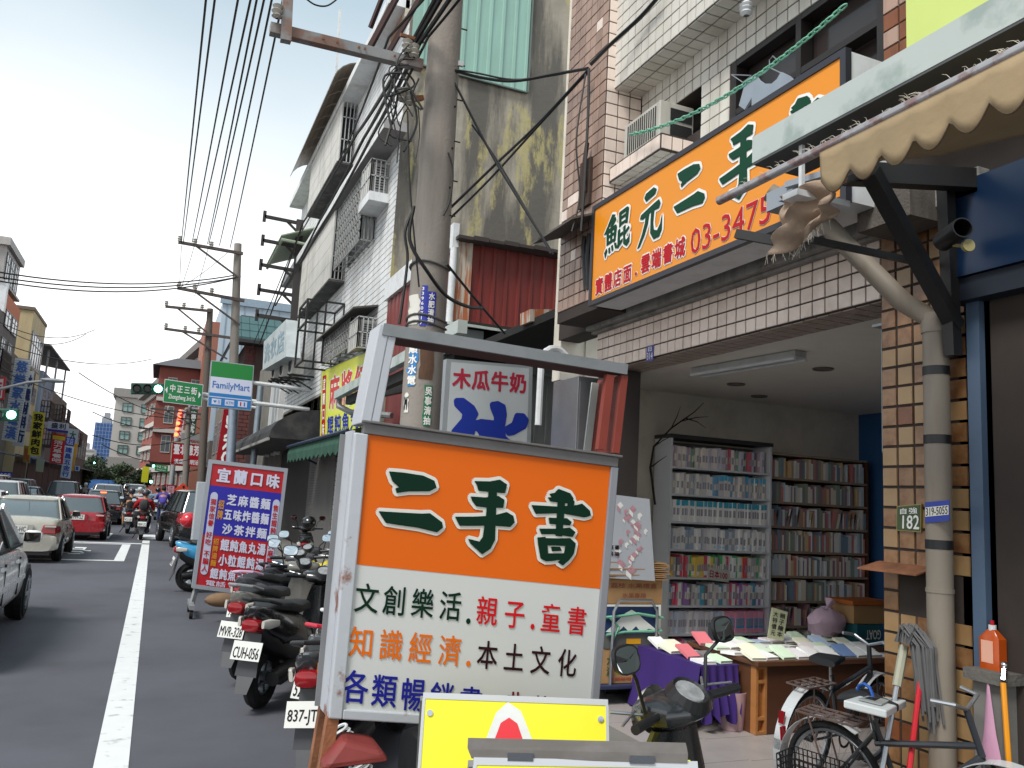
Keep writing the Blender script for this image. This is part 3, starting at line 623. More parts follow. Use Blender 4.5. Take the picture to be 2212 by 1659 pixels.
# canopies and clutter under the shed
u0 = PY(962, 708, 11.6); u1 = PY(1150, 708, 11.6)
Q_ = T('metal_canopy', 'flat white metal canopy under the red sheet room', 'canopy', (5, 11.6, 4))
b = MB(); b.slab([(u0.x, 11.2, 4.12), (5.6, 11.2, 4.1), (5.8, 12.2, 4.28), (u0.x, 12.2, 4.32)], (0, 0, .04)); P(Q_, 'sheet', b, galv)
b = MB(); b.box(u0.x + .1, u0.x + .5, 11.3, 12.1, 3.8, 4.1); b.box(u0.x + .9, 5.9, 11.25, 11.35, 3.55, 3.8); P(Q_, 'bracket', b, mat('bracket_grey', '#6c7474', r=.5))
D2 = T('grey_lean_to', 'grey corrugated lean-to wall behind the ice shop sign', 'shed', (4.6, 11.0, 0))
wq = Quad((3.6, 11.6, 3.6), (6.6, 11.6, 3.7), (6.6, 11.6, .05), (3.6, 11.6, .05)); P(D2, 'sheet_wall', corr(wq, 16, .015), mat('grey_sheet', '#7c7f80', r=.5, var=.08, dirt='#4d4c4a', amt=.5, ds=2, streak=2))
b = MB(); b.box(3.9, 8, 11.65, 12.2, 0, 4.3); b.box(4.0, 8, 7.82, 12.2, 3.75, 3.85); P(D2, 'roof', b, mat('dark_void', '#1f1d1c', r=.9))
b = MB(); b.tube([(4.3, 8.4, 3.5), (4.6, 9.2, 3.75), (5.3, 9.6, 3.6)], .05); b.bar((4.2, 9, 3.4), (5.6, 10, 3.5), .1, .2); b.bar((4.5, 8.6, 3.2), (5.4, 8.8, 3.9), .06); P(D2, 'roof_beam', b, black_m)
tq = Quad(PY(1145, 668, 9), PY(1265, 668, 9), PY(1265, 694, 9), PY(1145, 694, 9)); b = MB(); tq.slab(b, 0, 0, 1, 1, -.3, 0); S('gutter_end', 'rust streaked cream gutter end above the dark gap', 'gutter', b, MATS['rust_streaked_white'])
# pipes, stick, cabinet between the shops
b = MB(); p = PY(1240, 800, 7.9); b.tube([(p.x, 7.9, .05), (p.x, 7.9, p.z)], .055, 10); S('drain_pipe', 'tan plastic pipe standing beside the steel cabinet', 'pipe', b, mat('tan_pipe', '#9c7d4f', r=.5, var=.08), smooth=True)
b = MB(); b.tube([(p.x - .09, 7.8, 2.2), (p.x - .1, 7.8, 3.2)], .045, 8); k_ = T('warning_stick', 'red and white striped stick tied to the tan pipe', 'pole', (p.x - .1, 7.8, 2.1)); P(k_, 'stick', b, ink_w, smooth=True)
b = MB()
for z in (2.25, 2.55, 2.95): b.tube([(p.x - .092, 7.8, z), (p.x - .097, 7.8, z + .16)], .047, 8)
P(k_, 'stripe', b, ink_r, smooth=True)
c0 = PY(1250, 812, 7.0); c1 = PY(1300, 940, 7.0)
cb = T('steel_cabinet', 'tall stainless cabinet with padlock beside the bookshop entrance', 'cabinet', (c0.x, 7.0, .05))
inox = mat('stainless', '#8f9094', r=.32, metal=.7, var=.06, dirt='#5e5358', amt=.35, ds=3)
b = MB(); b.box(c0.x, c0.x + .3, 7.0, 7.55, .05, c0.z); P(cb, 'case', b, inox, bev=.004)
b = MB(); b.box(c0.x + .02, c0.x + .28, 6.99, 7.0, .3, c0.z - .05); P(cb, 'door', b, inox)
b = MB(); b.tube([(c0.x + .25, 6.97, 2.3), (c0.x + .25, 6.97, 2.5)], .012); b.box(c0.x + .21, c0.x + .27, 6.95, 6.98, 2.22, 2.3); P(cb, 'padlock', b, chrome)
b = MB(); pc = [(c0.x - .02 + .15 * math.cos(t), 7.5, c0.z + .18 + .16 * math.sin(t)) for t in [i * math.pi / 8 for i in range(9)]]; b.tube(pc + [(c0.x - .17, 7.5, 2.4)], .035, 8); S('bent_pipe', 'white pipe bent over the top of the steel cabinet', 'pipe', b, white_p, smooth=True)

# ------------------------------------------------------------------ ice shop light box
yI = 8.6
q = Quad(PY(975, 782, yI), PY(1143, 796, yI), PY(1137, 1000, yI), PY(962, 990, yI))
ice = T('ice_shop_sign', 'white light box sign with red and blue writing between the pole and the pipes', 'sign', (q.c[3].x, yI, q.c[3].z))
b = MB(); q.slab(b, -.06, -.03, 1.05, 1.03, -.2, -.003); P(ice, 'case', b, mat('sign_case', '#a3a9ad', r=.4, metal=.3, var=.04))
b = MB(); q.slab(b, 0, 0, 1, 1, -.003, 0); P(ice, 'panel', b, mat('white_panel', '#c3c9cc', r=.35, var=.02))
b = MB(); text(b, q, '木瓜牛奶', (.02, .05, .98, .28), .003, bold=.035, fill=.95, n=8); P(ice, 'lettering', b, mat('crimson_ink', '#b3203c', r=.5, var=0))
b = MB(); bx = cell4(q, (983, 900), (1050, 868), (1135, 900), (1050, 1010)); brush(b, q, 'bing', bx, .003, .03); P(ice, 'blue_lettering', b, mat('royal_ink', '#10309c', r=.5, var=0))
b = MB(); b.bar(q(.5, 1.03, -.1), V((q(.5, 1, 0).x, yI + .1, 0)), .08); P(ice, 'post', b, grey_m)

# ------------------------------------------------------------------ yellow noodle sign along the facade
xs = 3.85; q = Quad(PX(695, 803, xs), PX(800, 757, xs), PX(800, 930, xs), PX(691, 945, xs))
YS = T('noodle_signboard', 'yellow signboard with red and blue writing along the white tiled facade', 'sign', q.c[3])
b = MB(); q.slab(b, -.01, -.02, 1.01, 1.02, -.1, -.004); P(YS, 'frame', b, alum)
b = MB(); q.slab(b, 0, 0, 1, 1, -.004, 0); P(YS, 'panel', b, mat('yellow_panel', '#dbe045', r=.35, var=.02))
for mb_, bo, dd, mm, nn in ((MB(), .075, .004, ink_w, 'lettering_outline'), (MB(), .03, .008, mat('scarlet_ink', '#c8342a', r=.5, var=0), 'lettering')):
    text(mb_, q, '麻將紅', (.2, .1, .98, .66), dd, bold=bo, fill=.9); P(YS, nn, mb_, mm)
b = MB(); q.slab(b, .035, .08, .125, 1.0, .002, .004); P(YS, 'red_strip', b, ink_r)
b = MB(); text(b, q, '宜蘭口味', (.04, .1, .12, 1.0), .006, vert=True, bold=.02, fill=.85); P(YS, 'strip_lettering', b, ink_w)
b = MB(); text(b, q, '餛飩魚丸湯', (.17, .7, .98, .98), .006, bold=.03); P(YS, 'blue_lettering', b, ink_b)
# canopy with gutter crossing the yellow sign, drain
b = MB(); p0 = PX(722, 845, 3.1); p1 = PX(812, 782, 3.1)
b.slab([p0, V((3.1, 9.2, p0.z + .1)), V((3.1, 9.2, p0.z - .06)), p0 - V((0, 0, .16))], (.12, 0, 0))
cn = T('roof_gutter', 'weathered green-white gutter canopy in front of the yellow signboard', 'canopy', p0); P(cn, 'gutter', b, galv)
b = MB(); b.tube([p0 + V((.1, -.05, -.12)), p0 + V((.1, -.1, -.3)), p0 + V((.3, -.3, -.42)), p0 + V((.9, -1.2, -.5))], .06, 8); P(cn, 'drain', b, grey_m, smooth=True)
b = MB(); b.bar(p0 + V((.2, -.5, -.22)), p0 + V((.2, -6, -.2)), .12, .16); b.bar(p0 + V((.6, -1.5, -.1)), p0 + V((.6, -6, -.3)), .1, .2); P(cn, 'beam', b, black_m)
# black arched awning, green awning
b = MB(); n = 12; L0, L1 = 23.0, 36.
arc = [(XE - 1.35 * math.sin(t), 3.0 + .85 * math.cos(t)) for t in [math.pi / 2 * i / 6 for i in range(7)]]
rings = []
for i in range(n + 1):
    y = L0 + (L1 - L0) * i / n; rings.append([(x + .03 * (i % 2) * (k > 0), y, z) for k, (x, z) in enumerate(arc)] + [(XE - .02, y, 3.0)])
b.loft(rings); aw = T('arched_awning', 'long black arched canvas awning above the shuttered shops', 'awning', (3, L0, 3)); P(aw, 'canvas', b, mat('black_canvas', '#26262b', r=.75, var=.15, dirt='#6d6a66', amt=.35, ds=2), smooth=False)
b = MB(); b.box(2.63, 2.68, L0, L1, 2.93, 3.01); P(aw, 'edge_rail', b, mat('edge_rail', '#8f8d88', r=.6))
xa = 3.05; g0 = PX(626, 962, 3.2); g1 = PX(757, 930, 3.2)
ga = T('green_awning', 'short dark green awning with ragged scalloped edge below the yellow signboard', 'awning', g0)
b = MB(); yA, yB = g0.y, g1.y; z1 = g1.z; nn = 14; rows = []
for i in range(nn * 2 + 1):
    y = yA + (yB - yA) * i / (nn * 2); dz = .0 if i % 2 else -.09; rows.append([(3.2, y, z1 - .02), (3.16, y, z1 - .2), (3.17, y, z1 - .34 + dz), (3.2, y, z1 - .34 + dz), (3.24, y, z1 - .02)])
b.loft(rows); b.slab([(3.2, yA, z1), (3.2, yB, z1), (3.9, yB, z1 + .25), (3.9, yA, z1 + .25)], (0, 0, .01)); P(ga, 'canvas', b, mat('green_canvas', '#234a3b', r=.75, var=.12, dirt='#4c6f5f', amt=.35, ds=4))
b = MB(); b.bar((3.25, yA, z1 - .1), (3.95, yA, z1 - .4), .05); b.bar((3.25, yB, z1 - .15), (3.95, yB, z1 - .5), .06); b.tube([(3.15, yB, z1 + .0), (3.15, yA, z1 + .0)], .04); P(ga, 'arm', b, mat('blue_steel_dark', '#1d2f46', r=.5))
# ground floor of the white building
b = MB()
for k in range(60): b.box(XE + .04, XE + .06, 20.5, 24.5, .06 + k * .045, .06 + k * .045 + .036)
sh = P(E_, 'roller_shutter', b, mat('shutter_grey', '#6e6c6b', r=.5, metal=.2, var=.08), stuff=True)
b = MB(); b.box(XE + .0, XE + .3, 18.9, 20.5, 0, 2.95); b.box(XE, XE + .3, 16.6, 17.8, 0, 2.95); pw = P(E_, 'tiled_pier', b, grout)
ROWLIM[0] = 0
wt = mat('white_small_tile', '#a5a8a6', r=.35, var=.07, dirt='#6e6a63', amt=.5, ds=2)
tiles(pw, 0, (XE, 20.4, .2), (0, -1, 0), (0, 0, 1), 13, 24, .115, .115, wt, solo=False, gap=.012); tiles(pw, 0, (XE, 17.8, .2), (0, -1, 0), (0, 0, 1), 10, 24, .115, .115, wt, solo=False, gap=.012)
b = MB(); b.box(XE + .1, XE + .2, 24.5, 36, 0, 2.9); b.box(XE + .1, XE + .2, 17.8, 18.9, 0, 2.9); P(E_, 'dark_shopfront', b, mat('dark_shopfront', '#2b2a2a', r=.6, var=.3, sc=3))
b = MB(); b.ball((XE - .08, 18.6, 1.75), .13); b.box(XE - .14, XE - .02, 18.5, 18.7, 1.75, 2.1); P(E_, 'electric_meter', b, mat('meter_grey', '#6e6b66', r=.4), smooth=True)

# ------------------------------------------------------------------ next buildings on this side
def windows(par, q, rows, cols, box=(.1, .1, .9, .9), fw=.6, fh=.6, m=None, d=.03, fm=None, name='window', mull=1):
    a0, b0, a1, b1 = box
    for j in range(rows):
        for i in range(cols):
            ca = a0 + (a1 - a0) * (i + .5) / cols; cb = b0 + (b1 - b0) * (j + .5) / rows; ha = (a1 - a0) / cols * fw / 2; hb = (b1 - b0) / rows * fh / 2
            f_ = MB(); wa = ha * .1; wb = hb * .1
            q.slab(f_, ca - ha, cb - hb, ca + ha, cb - hb + wb, 0, d); q.slab(f_, ca - ha, cb + hb - wb, ca + ha, cb + hb, 0, d); q.slab(f_, ca - ha, cb - hb, ca - ha + wa, cb + hb, 0, d * .98); q.slab(f_, ca + ha - wa, cb - hb, ca + ha, cb + hb, 0, d * .98)
            for k in range(mull): c_ = ca - ha + 2 * ha * (k + 1) / (mull + 1); q.slab(f_, c_ - wa / 3, cb - hb, c_ + wa / 3, cb + hb, 0, d * .96)
            q.slab(f_, ca - ha, cb - hb * .35, ca + ha, cb - hb * .35 + wb * .6, 0, d * .94)
            o = P(par, name, f_, fm or alum)
            g_ = MB(); q.slab(g_, ca - ha, cb - hb, ca + ha, cb + hb, -.02, d * .3); P(o, 'pane', g_, m or mat('far_glass', '#56646a', r=.15, var=.3, sc=.6))
F_ = T('low_shop_building', 'low dark shop building between the white tiled building and the brick one', 'building', (4, 31, 0))
b = MB(); b.box(XE + .05, 12, 31, 41, 0, 7.2); P(F_, 'wall', b, mat('dusty_wall', '#7b776f', r=.9, var=.1, dirt='#4a4744', amt=.5, ds=1))
b = MB(); b.box(XE - .15, XE + .04, 31.2, 31.6, 2.9, 6.6); b.box(XE - .1, XE + .04, 32.5, 32.7, 2.9, 6.6); b.box(XE - .1, XE + .04, 34.3, 34.5, 2.9, 6.6); P(F_, 'pilaster', b, siding)
b = MB(); b.box(XE + .0, XE + .045, 31.6, 34.3, 3.4, 5.9); P(F_, 'window', b, MATS['far_glass'] if 'far_glass' in MATS else mat('far_glass', '#56646a', r=.15, var=.3, sc=.6))
q = Quad(PX(570, 738, 3.0), PX(618, 690, 3.0), PX(618, 770, 3.0), PX(567, 800, 3.0))
b = MB(); q.slab(b, 0, 0, 1, 1, -.4, 0); ws = T('blue_white_signboard', 'faded blue and white signboard above the outdoor units', 'sign', q.c[3]); P(ws, 'case', b, mat('faded_blue_white', '#b4bdbf', r=.5, var=.06, dirt='#7f8b8c', amt=.4, ds=2))
b = MB(); text(b, q, '洗衣店', (.05, .15, .95, .85), .01, bold=.03); P(ws, 'lettering', b, mat('faded_blue', '#8aa3b0', r=.6, var=0))
for i, (y, z, lb) in enumerate(((24.6, 5.0, 'nearest'), (26.6, 5.15, 'middle'), (28.7, 5.35, 'farthest'))):
    a = T('outdoor_unit', f'{lb} of the dusty white outdoor units on brackets beside the black frame', 'outdoor unit', (3.4, y, z), group='outdoor units on wall brackets')
    b = MB(); b.box(3.3, 3.65, y, y + .85, z, z + .65); P(a, 'case', b, siding2, bev=.02)
    b = MB(); b.lathe([(0, 0), (.24, 0), (.26, .02), (.24, .03)], (3.3, y + .35, z + .33), (-1, 0, 0), 14); P(a, 'fan_guard', b, mat('fan_grey', '#66686a', r=.6))
    b = MB(); b.bar((3.2, y + .1, z - .03), (3.98, y + .1, z - .03), .05); b.bar((3.2, y + .75, z - .03), (3.98, y + .75, z - .03), .05); b.bar((3.25, y + .1, z - .05), (3.95, y + .1, z - .4), .04); b.bar((3.25, y + .75, z - .05), (3.95, y + .75, z - .4), .04); P(a, 'bracket', b, black_m)
# brick building with green tiled roof
yG = 42; p0 = PY(531, 742, yG); p1 = PY(603, 742, yG); pb = PY(514, 1010, yG)
G_ = T('brick_house', 'dark brick house with green glazed roof tiles', 'building', (p0.x, yG, 0))
b = MB(); b.box(p0.x, 16, yG, 58, 0, p0.z); b.box(p0.x + .5, p0.x + 1.0, yG - .12, yG, 0, p0.z); P(G_, 'wall', b, mat('brick_mortar', '#4a3a36', r=.9, var=.15))
b = MB(); rr = random.Random(3); nrow = int(p0.z / .19)
for j in range(nrow):
    x = p0.x - (.2 if j % 2 else 0)
    while x < 7.2:
        b.box(max(x, p0.x), x + .4, yG - .03, yG - rr.uniform(.0, .015), j * .19, j * .19 + .165); x += .43
b2 = MB()
P(G_, 'brickwork', b, mat('dark_red_brick', '#6a3f3c', r=.85, var=.25, sc=3, dirt='#3c2c2c', amt=.5, ds=1.5), stuff=True)
rm = mat('green_roof_tile', '#3f5c5c', r=.3, var=.12, sc=3)
b = MB()
for k in range(3):
    for i in range(24): b.slab([(p0.x - .7 + i * .4, yG - .9 + k * .45, p0.z + .1 + k * .42), (p0.x - .7 + i * .4 + .38, yG - .9 + k * .45, p0.z + .1 + k * .42), (p0.x - .7 + i * .4 + .38, yG - .42 + k * .45, p0.z + .5 + k * .42), (p0.x - .7 + i * .4, yG - .42 + k * .45, p0.z + .5 + k * .42)], (0, 0, .08))
P(G_, 'roof_tiles', b, rm, stuff=True)
b = MB(); b.slab([(p0.x - .75, yG - .95, p0.z), (9, yG - .95, p0.z), (9, yG + .6, p0.z + 1.45), (p0.x - .3, yG + .6, p0.z + 1.45)], (0, 0, .05)); b.box(p0.x - .75, 9, yG - .95, yG + .1, p0.z - .1, p0.z); b.slab([(p0.x - .75, yG - .95, p0.z), (p0.x - .75, 57, p0.z), (p0.x - .1, 57, p0.z + 1.4), (p0.x - .1, yG + .5, p0.z + 1.4)], (.05, 0, 0)); P(G_, 'eave', b, mat('eave_dark', '#2a2c2e', r=.7))
b = MB(); b.box(p0.x + 1.8, p0.x + 2.3, yG - .06, yG, 3, 9); P(G_, 'downpipe', b, mat('brick_brown_pipe', '#5a3c38', r=.7))  # flat dark brown strip up the brick front
# pale blue slab building behind
y_ = 66; a = PY(482, 650, y_); c = PY(640, 676, y_)
b = MB(); b.box(a.x, c.x + 3, y_, y_ + 12, 0, a.z); Hb = T('pale_blue_building', 'tall windowless pale blue building behind the green tiled roof', 'building', (a.x, y_, 0)); P(Hb, 'wall', b, mat('pale_blue_wall', '#a2b1bd', r=.6, var=.04, sc=.3, dirt='#8796a3', amt=.4, ds=.2, streak=3))
b = MB()
for k in range(9): b.box(a.x + .3 + k * 1.3, a.x + .35 + k * 1.3, y_ - .06, y_, 2, a.z)
b.box(a.x - .2, c.x + 3.2, y_ - .2, y_, a.z - .2, a.z + .4); P(Hb, 'rib', b, mat('pale_blue_rib', '#8394a2', r=.6))
b = MB(); b.box(a.x - 1.0, a.x, y_ + 1, y_ + 11, 0, a.z - 1.5); P(Hb, 'red_side', b, mat('salmon_wall', '#94604f', r=.8, var=.1))
# ------------------------------------------------------------------ near shop on the camera's side: fascia, posts, door
NB = T('blue_front_shop', 'dark neighbouring shop front with blue fascia, steel posts and bronze glass door', 'shop', (3.7, 1.5, 0))
bl_st = mat('blue_grey_steel', '#4c6078', r=.5, var=.06, dirt='#35404c', amt=.4, ds=3)
b = MB(); b.box(3.58, 3.9, -1, 2.95, 2.86, 3.35); P(NB, 'fascia', b, mat('deep_blue_panel', '#0a2340', r=.3, var=.15, sc=2))
b = MB(); b.box(3.6, 3.95, -1, 2.95, 2.74, 2.855); P(NB, 'lintel', b, mat('dark_lintel', '#121c2a', r=.6))
b = MB(); b.box(3.66, 3.76, 2.83, 2.90, .05, 2.8); P(NB, 'post', b, bl_st)
b = MB(); b.box(3.7, 3.8, 2.9, 2.98, .05, 2.8); b.box(3.8, 3.9, 2.6, 3.0, .05, 2.8); P(NB, 'post_panel', b, mat('dark_blue_steel', '#2c3a4a', r=.6, dirt='#5a5048', amt=.5, ds=4))
b = MB(); b.box(3.7, 3.74, 2.80, 2.83, 1.0, 2.75); b.box(3.76, 3.8, 2.70, 2.79, .9, 2.75); b.box(3.74, 3.8, 2.62, 2.66, .9, 2.75); b.box(3.72, 3.8, 1.2, 2.62, 2.5, 2.62); b.box(3.72, 3.8, 1.2, 2.62, 1.55, 1.62); b.box(3.72, 3.8, 1.2, 2.62, .05, .4)
P(NB, 'door_frame', b, mat('bronze_door', '#2e2a27', r=.4, metal=.3, var=.08))
b = MB(); b.box(3.76, 3.77, 1.2, 2.65, .1, 2.6); P(NB, 'door_pane', b, mat('green_glass', '#49544f', r=.1, var=.15, sc=1))
b = MB(); b.box(3.9, 4.0, 1.0, 3.0, .05, 2.8); P(NB, 'inner_wall', b, mat('dim_wall', '#3d3b39', r=.9))
b = MB(); b.box(3.6, 3.85, 2.72, 2.86, .05, .93); P(NB, 'low_wall', b, mat('render_grey', '#777672', r=.9, var=.12, dirt='#4b4844', amt=.5, ds=6))
b = MB(); b.box(3.56, 3.85, 2.68, 2.88, .93, .98); P(NB, 'ledge', b, conc_d)
b = MB(); b.box(3.70, 3.76, 3.10, 3.125, .0, 1.0)
# yellow-green panel at the top edge
b = MB(); b.box(3.3, 3.4, 1.2, 2.92, 3.9, 5.0); S('lime_signboard', 'lime green sign panel cut off by the top edge above the weathered gutter', 'sign', b, mat('lime_panel', '#c5d478', r=.4, var=.02))
# bottle, tap, hose, bag
bt = T('detergent_bottle', 'orange detergent bottle with white cap on the ledge', 'bottle', (3.66, 2.80, .98))
b = MB(); b.loft([[(3.66 + x * .032, 2.80 + y * .05, z) for x, y in ((-1, -.8), (-.8, -1), (.8, -1), (1, -.8), (1, .8), (.8, 1), (-.8, 1), (-1, .8))] for z in (.98, 1.12)] + [[(3.66 + x * .014, 2.80 + y * .016, 1.16) for x, y in ((-1, -.8), (-.8, -1), (.8, -1), (1, -.8), (1, .8), (.8, 1), (-.8, 1), (-1, .8))]])
P(bt, 'body', b, mat('amber_liquid', '#b24a10', r=.2, var=.04), smooth=True)
b = MB(); b.lathe([(.017, 0), (.017, .025), (0, .025)], (3.66, 2.8, 1.155), (0, 0, 1), 12); P(bt, 'cap', b, white_p)
b = MB(); b.lathe([(.009, 0), (.009, .02), (0, .022)], (3.66, 2.8, 1.18), (0, 0, 1), 12); P(bt, 'nozzle', b, ink_r)
b = MB(); b.quad((3.627, 2.835, 1.01), (3.627, 2.775, 1.01), (3.627, 2.775, 1.11), (3.627, 2.835, 1.11)); P(bt, 'label', b, mat('bottle_label', '#e0a890', r=.5, var=0))
b = MB(); b.tube([(3.6, 2.70, 1.0), (3.57, 2.68, 1.0), (3.55, 2.67, .96)], .014); b.ball((3.6, 2.7, 1.02), .016); S('water_tap', 'small chrome tap at the end of the ledge', 'tap', b, chrome, smooth=True)
b = MB(); b.tube([(3.55, 2.67, .95), (3.53, 2.65, .85), (3.52, 2.63, .6), (3.51, 2.64, .3), (3.5, 2.66, .08)], .012, 8); S('yellow_hose', 'yellow hose hanging down from the chrome tap', 'hose', b, mat('hose_yellow', '#dd8f12', r=.35, var=.03), smooth=True)
b = MB(); b.loft([[(3.57 + .004 * math.cos(t), 2.76 + .005 * math.sin(t), .93) for t in [k * math.pi / 4 for k in range(8)]], [(3.555 + .015 * math.cos(t), 2.745 + .03 * math.sin(t), .72) for t in [k * math.pi / 4 for k in range(8)]], [(3.55 + .02 * math.cos(t), 2.74 + .055 * math.sin(t), .60) for t in [k * math.pi / 4 for k in range(8)]]]); S('pink_bag', 'small pink plastic bag hanging below the ledge', 'bag', b, mat('pink_film', '#b98aa4', r=.4, var=.1), smooth=True)
# downpipe with tape, number plate, stickers
xp, yp = 3.6, 3.03
dp = T('downpipe', 'thick grey plastic downpipe with black tape bands beside the amber tiles', 'pipe', (xp, yp, 0))
pvc = mat('grey_pvc', '#857c70', r=.5, var=.06, sc=2, dirt='#6b5a4a', amt=.6, ds=3, streak=2)
b = MB(); b.tube([(xp, yp, .0), (xp, yp, 2.62)], .062, 16); P(dp, 'pipe', b, pvc, smooth=True)
a = PX(1790, 490, 3.3); b = MB(); b.tube([(xp, yp, 2.55), (xp - .01, yp + .02, 2.68), (xp - .1, yp + .12, 2.78), (a.x, a.y, a.z), (a.x - .25, a.y + .2, a.z + .22)], .052, 12); P(dp, 'branch', b, pvc, smooth=True)
for z in (2.38, 2.03, 1.51): b = MB(); b.tube([(xp, yp, z), (xp, yp, z + .045)], .0645, 16); P(dp, 'tape', b, dark_p, smooth=True)
b = MB(); b.tube([(xp, yp, 1.30), (xp, yp, 1.32)], .066, 16); P(dp, 'collar', b, pvc, smooth=True); b = MB(); b.tube([(xp, yp, 2.6), (xp, yp, 2.7)], .069, 16); P(dp, 'collar', b, pvc, smooth=True)
q = Quad(PX(1998, 1085, 3.535), PX(2050, 1080, 3.53), PX(2050, 1125, 3.53), PX(1998, 1130, 3.535))
b = MB(); q.slab(b, 0, 0, 1, 1, -.003, 0); st = P(dp, 'sticker', b, mat('sticker_blue', '#2c3f98', r=.5)); b = MB(); q.slab(b, .02, .25, .98, .7, 0, .001); P(st, 'band', b, paper); b = MB(); latin(b, q, '319-5055', (.05, .28, .95, .66), .0015, bold=.012); P(st, 'number', b, ink_k)
q = Quad(PX(1937, 1093, 3.68), PX(1990, 1088, 3.68), PX(1989, 1150, 3.68), PX(1936, 1146, 3.68))
hn = T('house_number', 'green house number plate reading 182 on the amber tiles', 'number plate', q.c[3])
b = MB(); q.slab(b, 0, 0, 1, 1, -.015, 0); P(hn, 'rim', b, mat('brass', '#8d8355', r=.4, metal=.6)); b = MB(); q.slab(b, .04, .04, .96, .96, 0, .002); P(hn, 'plate', b, mat('plate_green', '#3f4f2c', r=.5, var=.25, sc=20))
b = MB(); latin(b, q, '182', (.28, .4, .95, .9), .004, bold=.02); text(b, q, '自強', (.1, .1, .9, .36), .004, bold=.02); P(hn, 'number', b, ink_w)
# bracket of the awning: black steel
bk = T('awning_bracket', 'black steel bracket frame carrying the torn awning', 'bracket', (3.55, 2.95, 2.6))
b = MB(); top = PX(1880, 372, 2.9); top2 = PX(2150, 400, 3.5); base = V((3.62, 2.93, 2.62))
b.bar(top, base, .07, .07); P(bk, 'strut', b, black_m)
b = MB(); v0 = PX(2042, 395, 3.52); b.bar(v0, base + V((-.02, .0, -.15)), .06); P(bk, 'upright', b, black_m)
b = MB(); b.bar(top + V((-.05, .1, .02)), v0 + V((.1, -.1, 0)), .07, .1); P(bk, 'top_rail', b, black_m)
b = MB(); b.bar(PX(1755, 518, 2.9), PX(2010, 572, 3.5), .03); b.bar(PX(1590, 505, 2.8), PX(1700, 525, 2.95), .03, .05); P(bk, 'rod', b, black_m)
# cctv-like lamp
b = MB(); c_ = PX(2060, 505, 3.4); b.lathe([(.0, -.1), (.05, -.1), (.05, .08), (.044, .08), (.044, -.08), (0, -.08)], c_, (-.3, -.75, .05), 16); cm_ = T('spot_tube', 'black tube lamp with small yellow disc mounted on the blue fascia', 'lamp', c_); P(cm_, 'housing', b, dark_p, smooth=True)
b = MB(); b.disc(PX(2088, 532, 3.42), (-.3, -.9, 0), .03, 14, .02); b.bar(PX(2060, 530, 3.42), PX(2090, 532, 3.43), .015); P(cm_, 'disc', b, mat('cream_disc', '#a59a6a', r=.5))
# gutter and awning
GX = 2.6
gt = T('weathered_gutter', 'long weathered pale gutter box hanging over the pavement', 'gutter', (GX, 3.2, 3.3))
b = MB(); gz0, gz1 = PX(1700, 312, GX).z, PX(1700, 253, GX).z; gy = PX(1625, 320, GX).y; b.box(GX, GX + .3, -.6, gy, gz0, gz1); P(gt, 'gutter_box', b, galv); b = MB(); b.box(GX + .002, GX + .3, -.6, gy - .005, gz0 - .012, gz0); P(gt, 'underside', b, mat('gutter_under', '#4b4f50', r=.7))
b = MB(); b.bar((GX + .05, 2.95, gz0), (GX + .05, 2.95, 3.13), .02); b.box(GX - .02, GX + .3, 2.9, 3.0, 3.1, 3.13); P(gt, 'hanger', b, white_p)
awn = T('torn_awning', 'torn beige awning with scalloped wavy edge and frayed threads', 'awning', (2.5, 2.5, 3.0))
beige_c = mat('beige_canvas', '#9b8768', r=.8, var=.15, sc=3, bump=.15, bs=20, dirt='#8d785a', amt=.4, ds=2)
t0 = PX(1553, 434, 2.5); t1 = V((2.5, -.6, t0.z + .0)); tz = t0.z + .0
b = MB(); b.tube([t0, V((2.5, -.6, tz))], .022, 12); P(awn, 'front_bar', b, mat('bar_white', '#a8a6a8', r=.3, metal=.4, var=.1, dirt='#7b4438', amt=.6, ds=9, edge=(.5, .6)), smooth=True)
ya = PX(1775, 380, 2.5).y; n = 200; rows = []
for i in range(n + 1):
    y = ya - (ya + .6) * i / n; ph = (ya - y) / .16; w_ = .0 ; sc = abs(math.sin(ph * math.pi)); dr = min(1, .25 + .8 * (ya - y) / .5)
    h = .13 + .075 * sc
    rows.append([(2.49 + w_ * k * .8 + .012 * math.sin(y * 3.3) * k, y + 0, tz - .012 - h * k ) for k in (0, .25, .5, .75, 1)])
b = MB(); b.grid(rows)
vq = P(awn, 'valance', b, beige_c, smooth=True); so_ = vq.modifiers.new('s', 'SOLIDIFY'); so_.thickness = .003
b = MB(); hem = [V(r_[4]) for r_ in rows]; b.tube(hem, .0035, 5); P(awn, 'hem', b, mat('hem_brown', '#4b3a2c', r=.8), smooth=True)
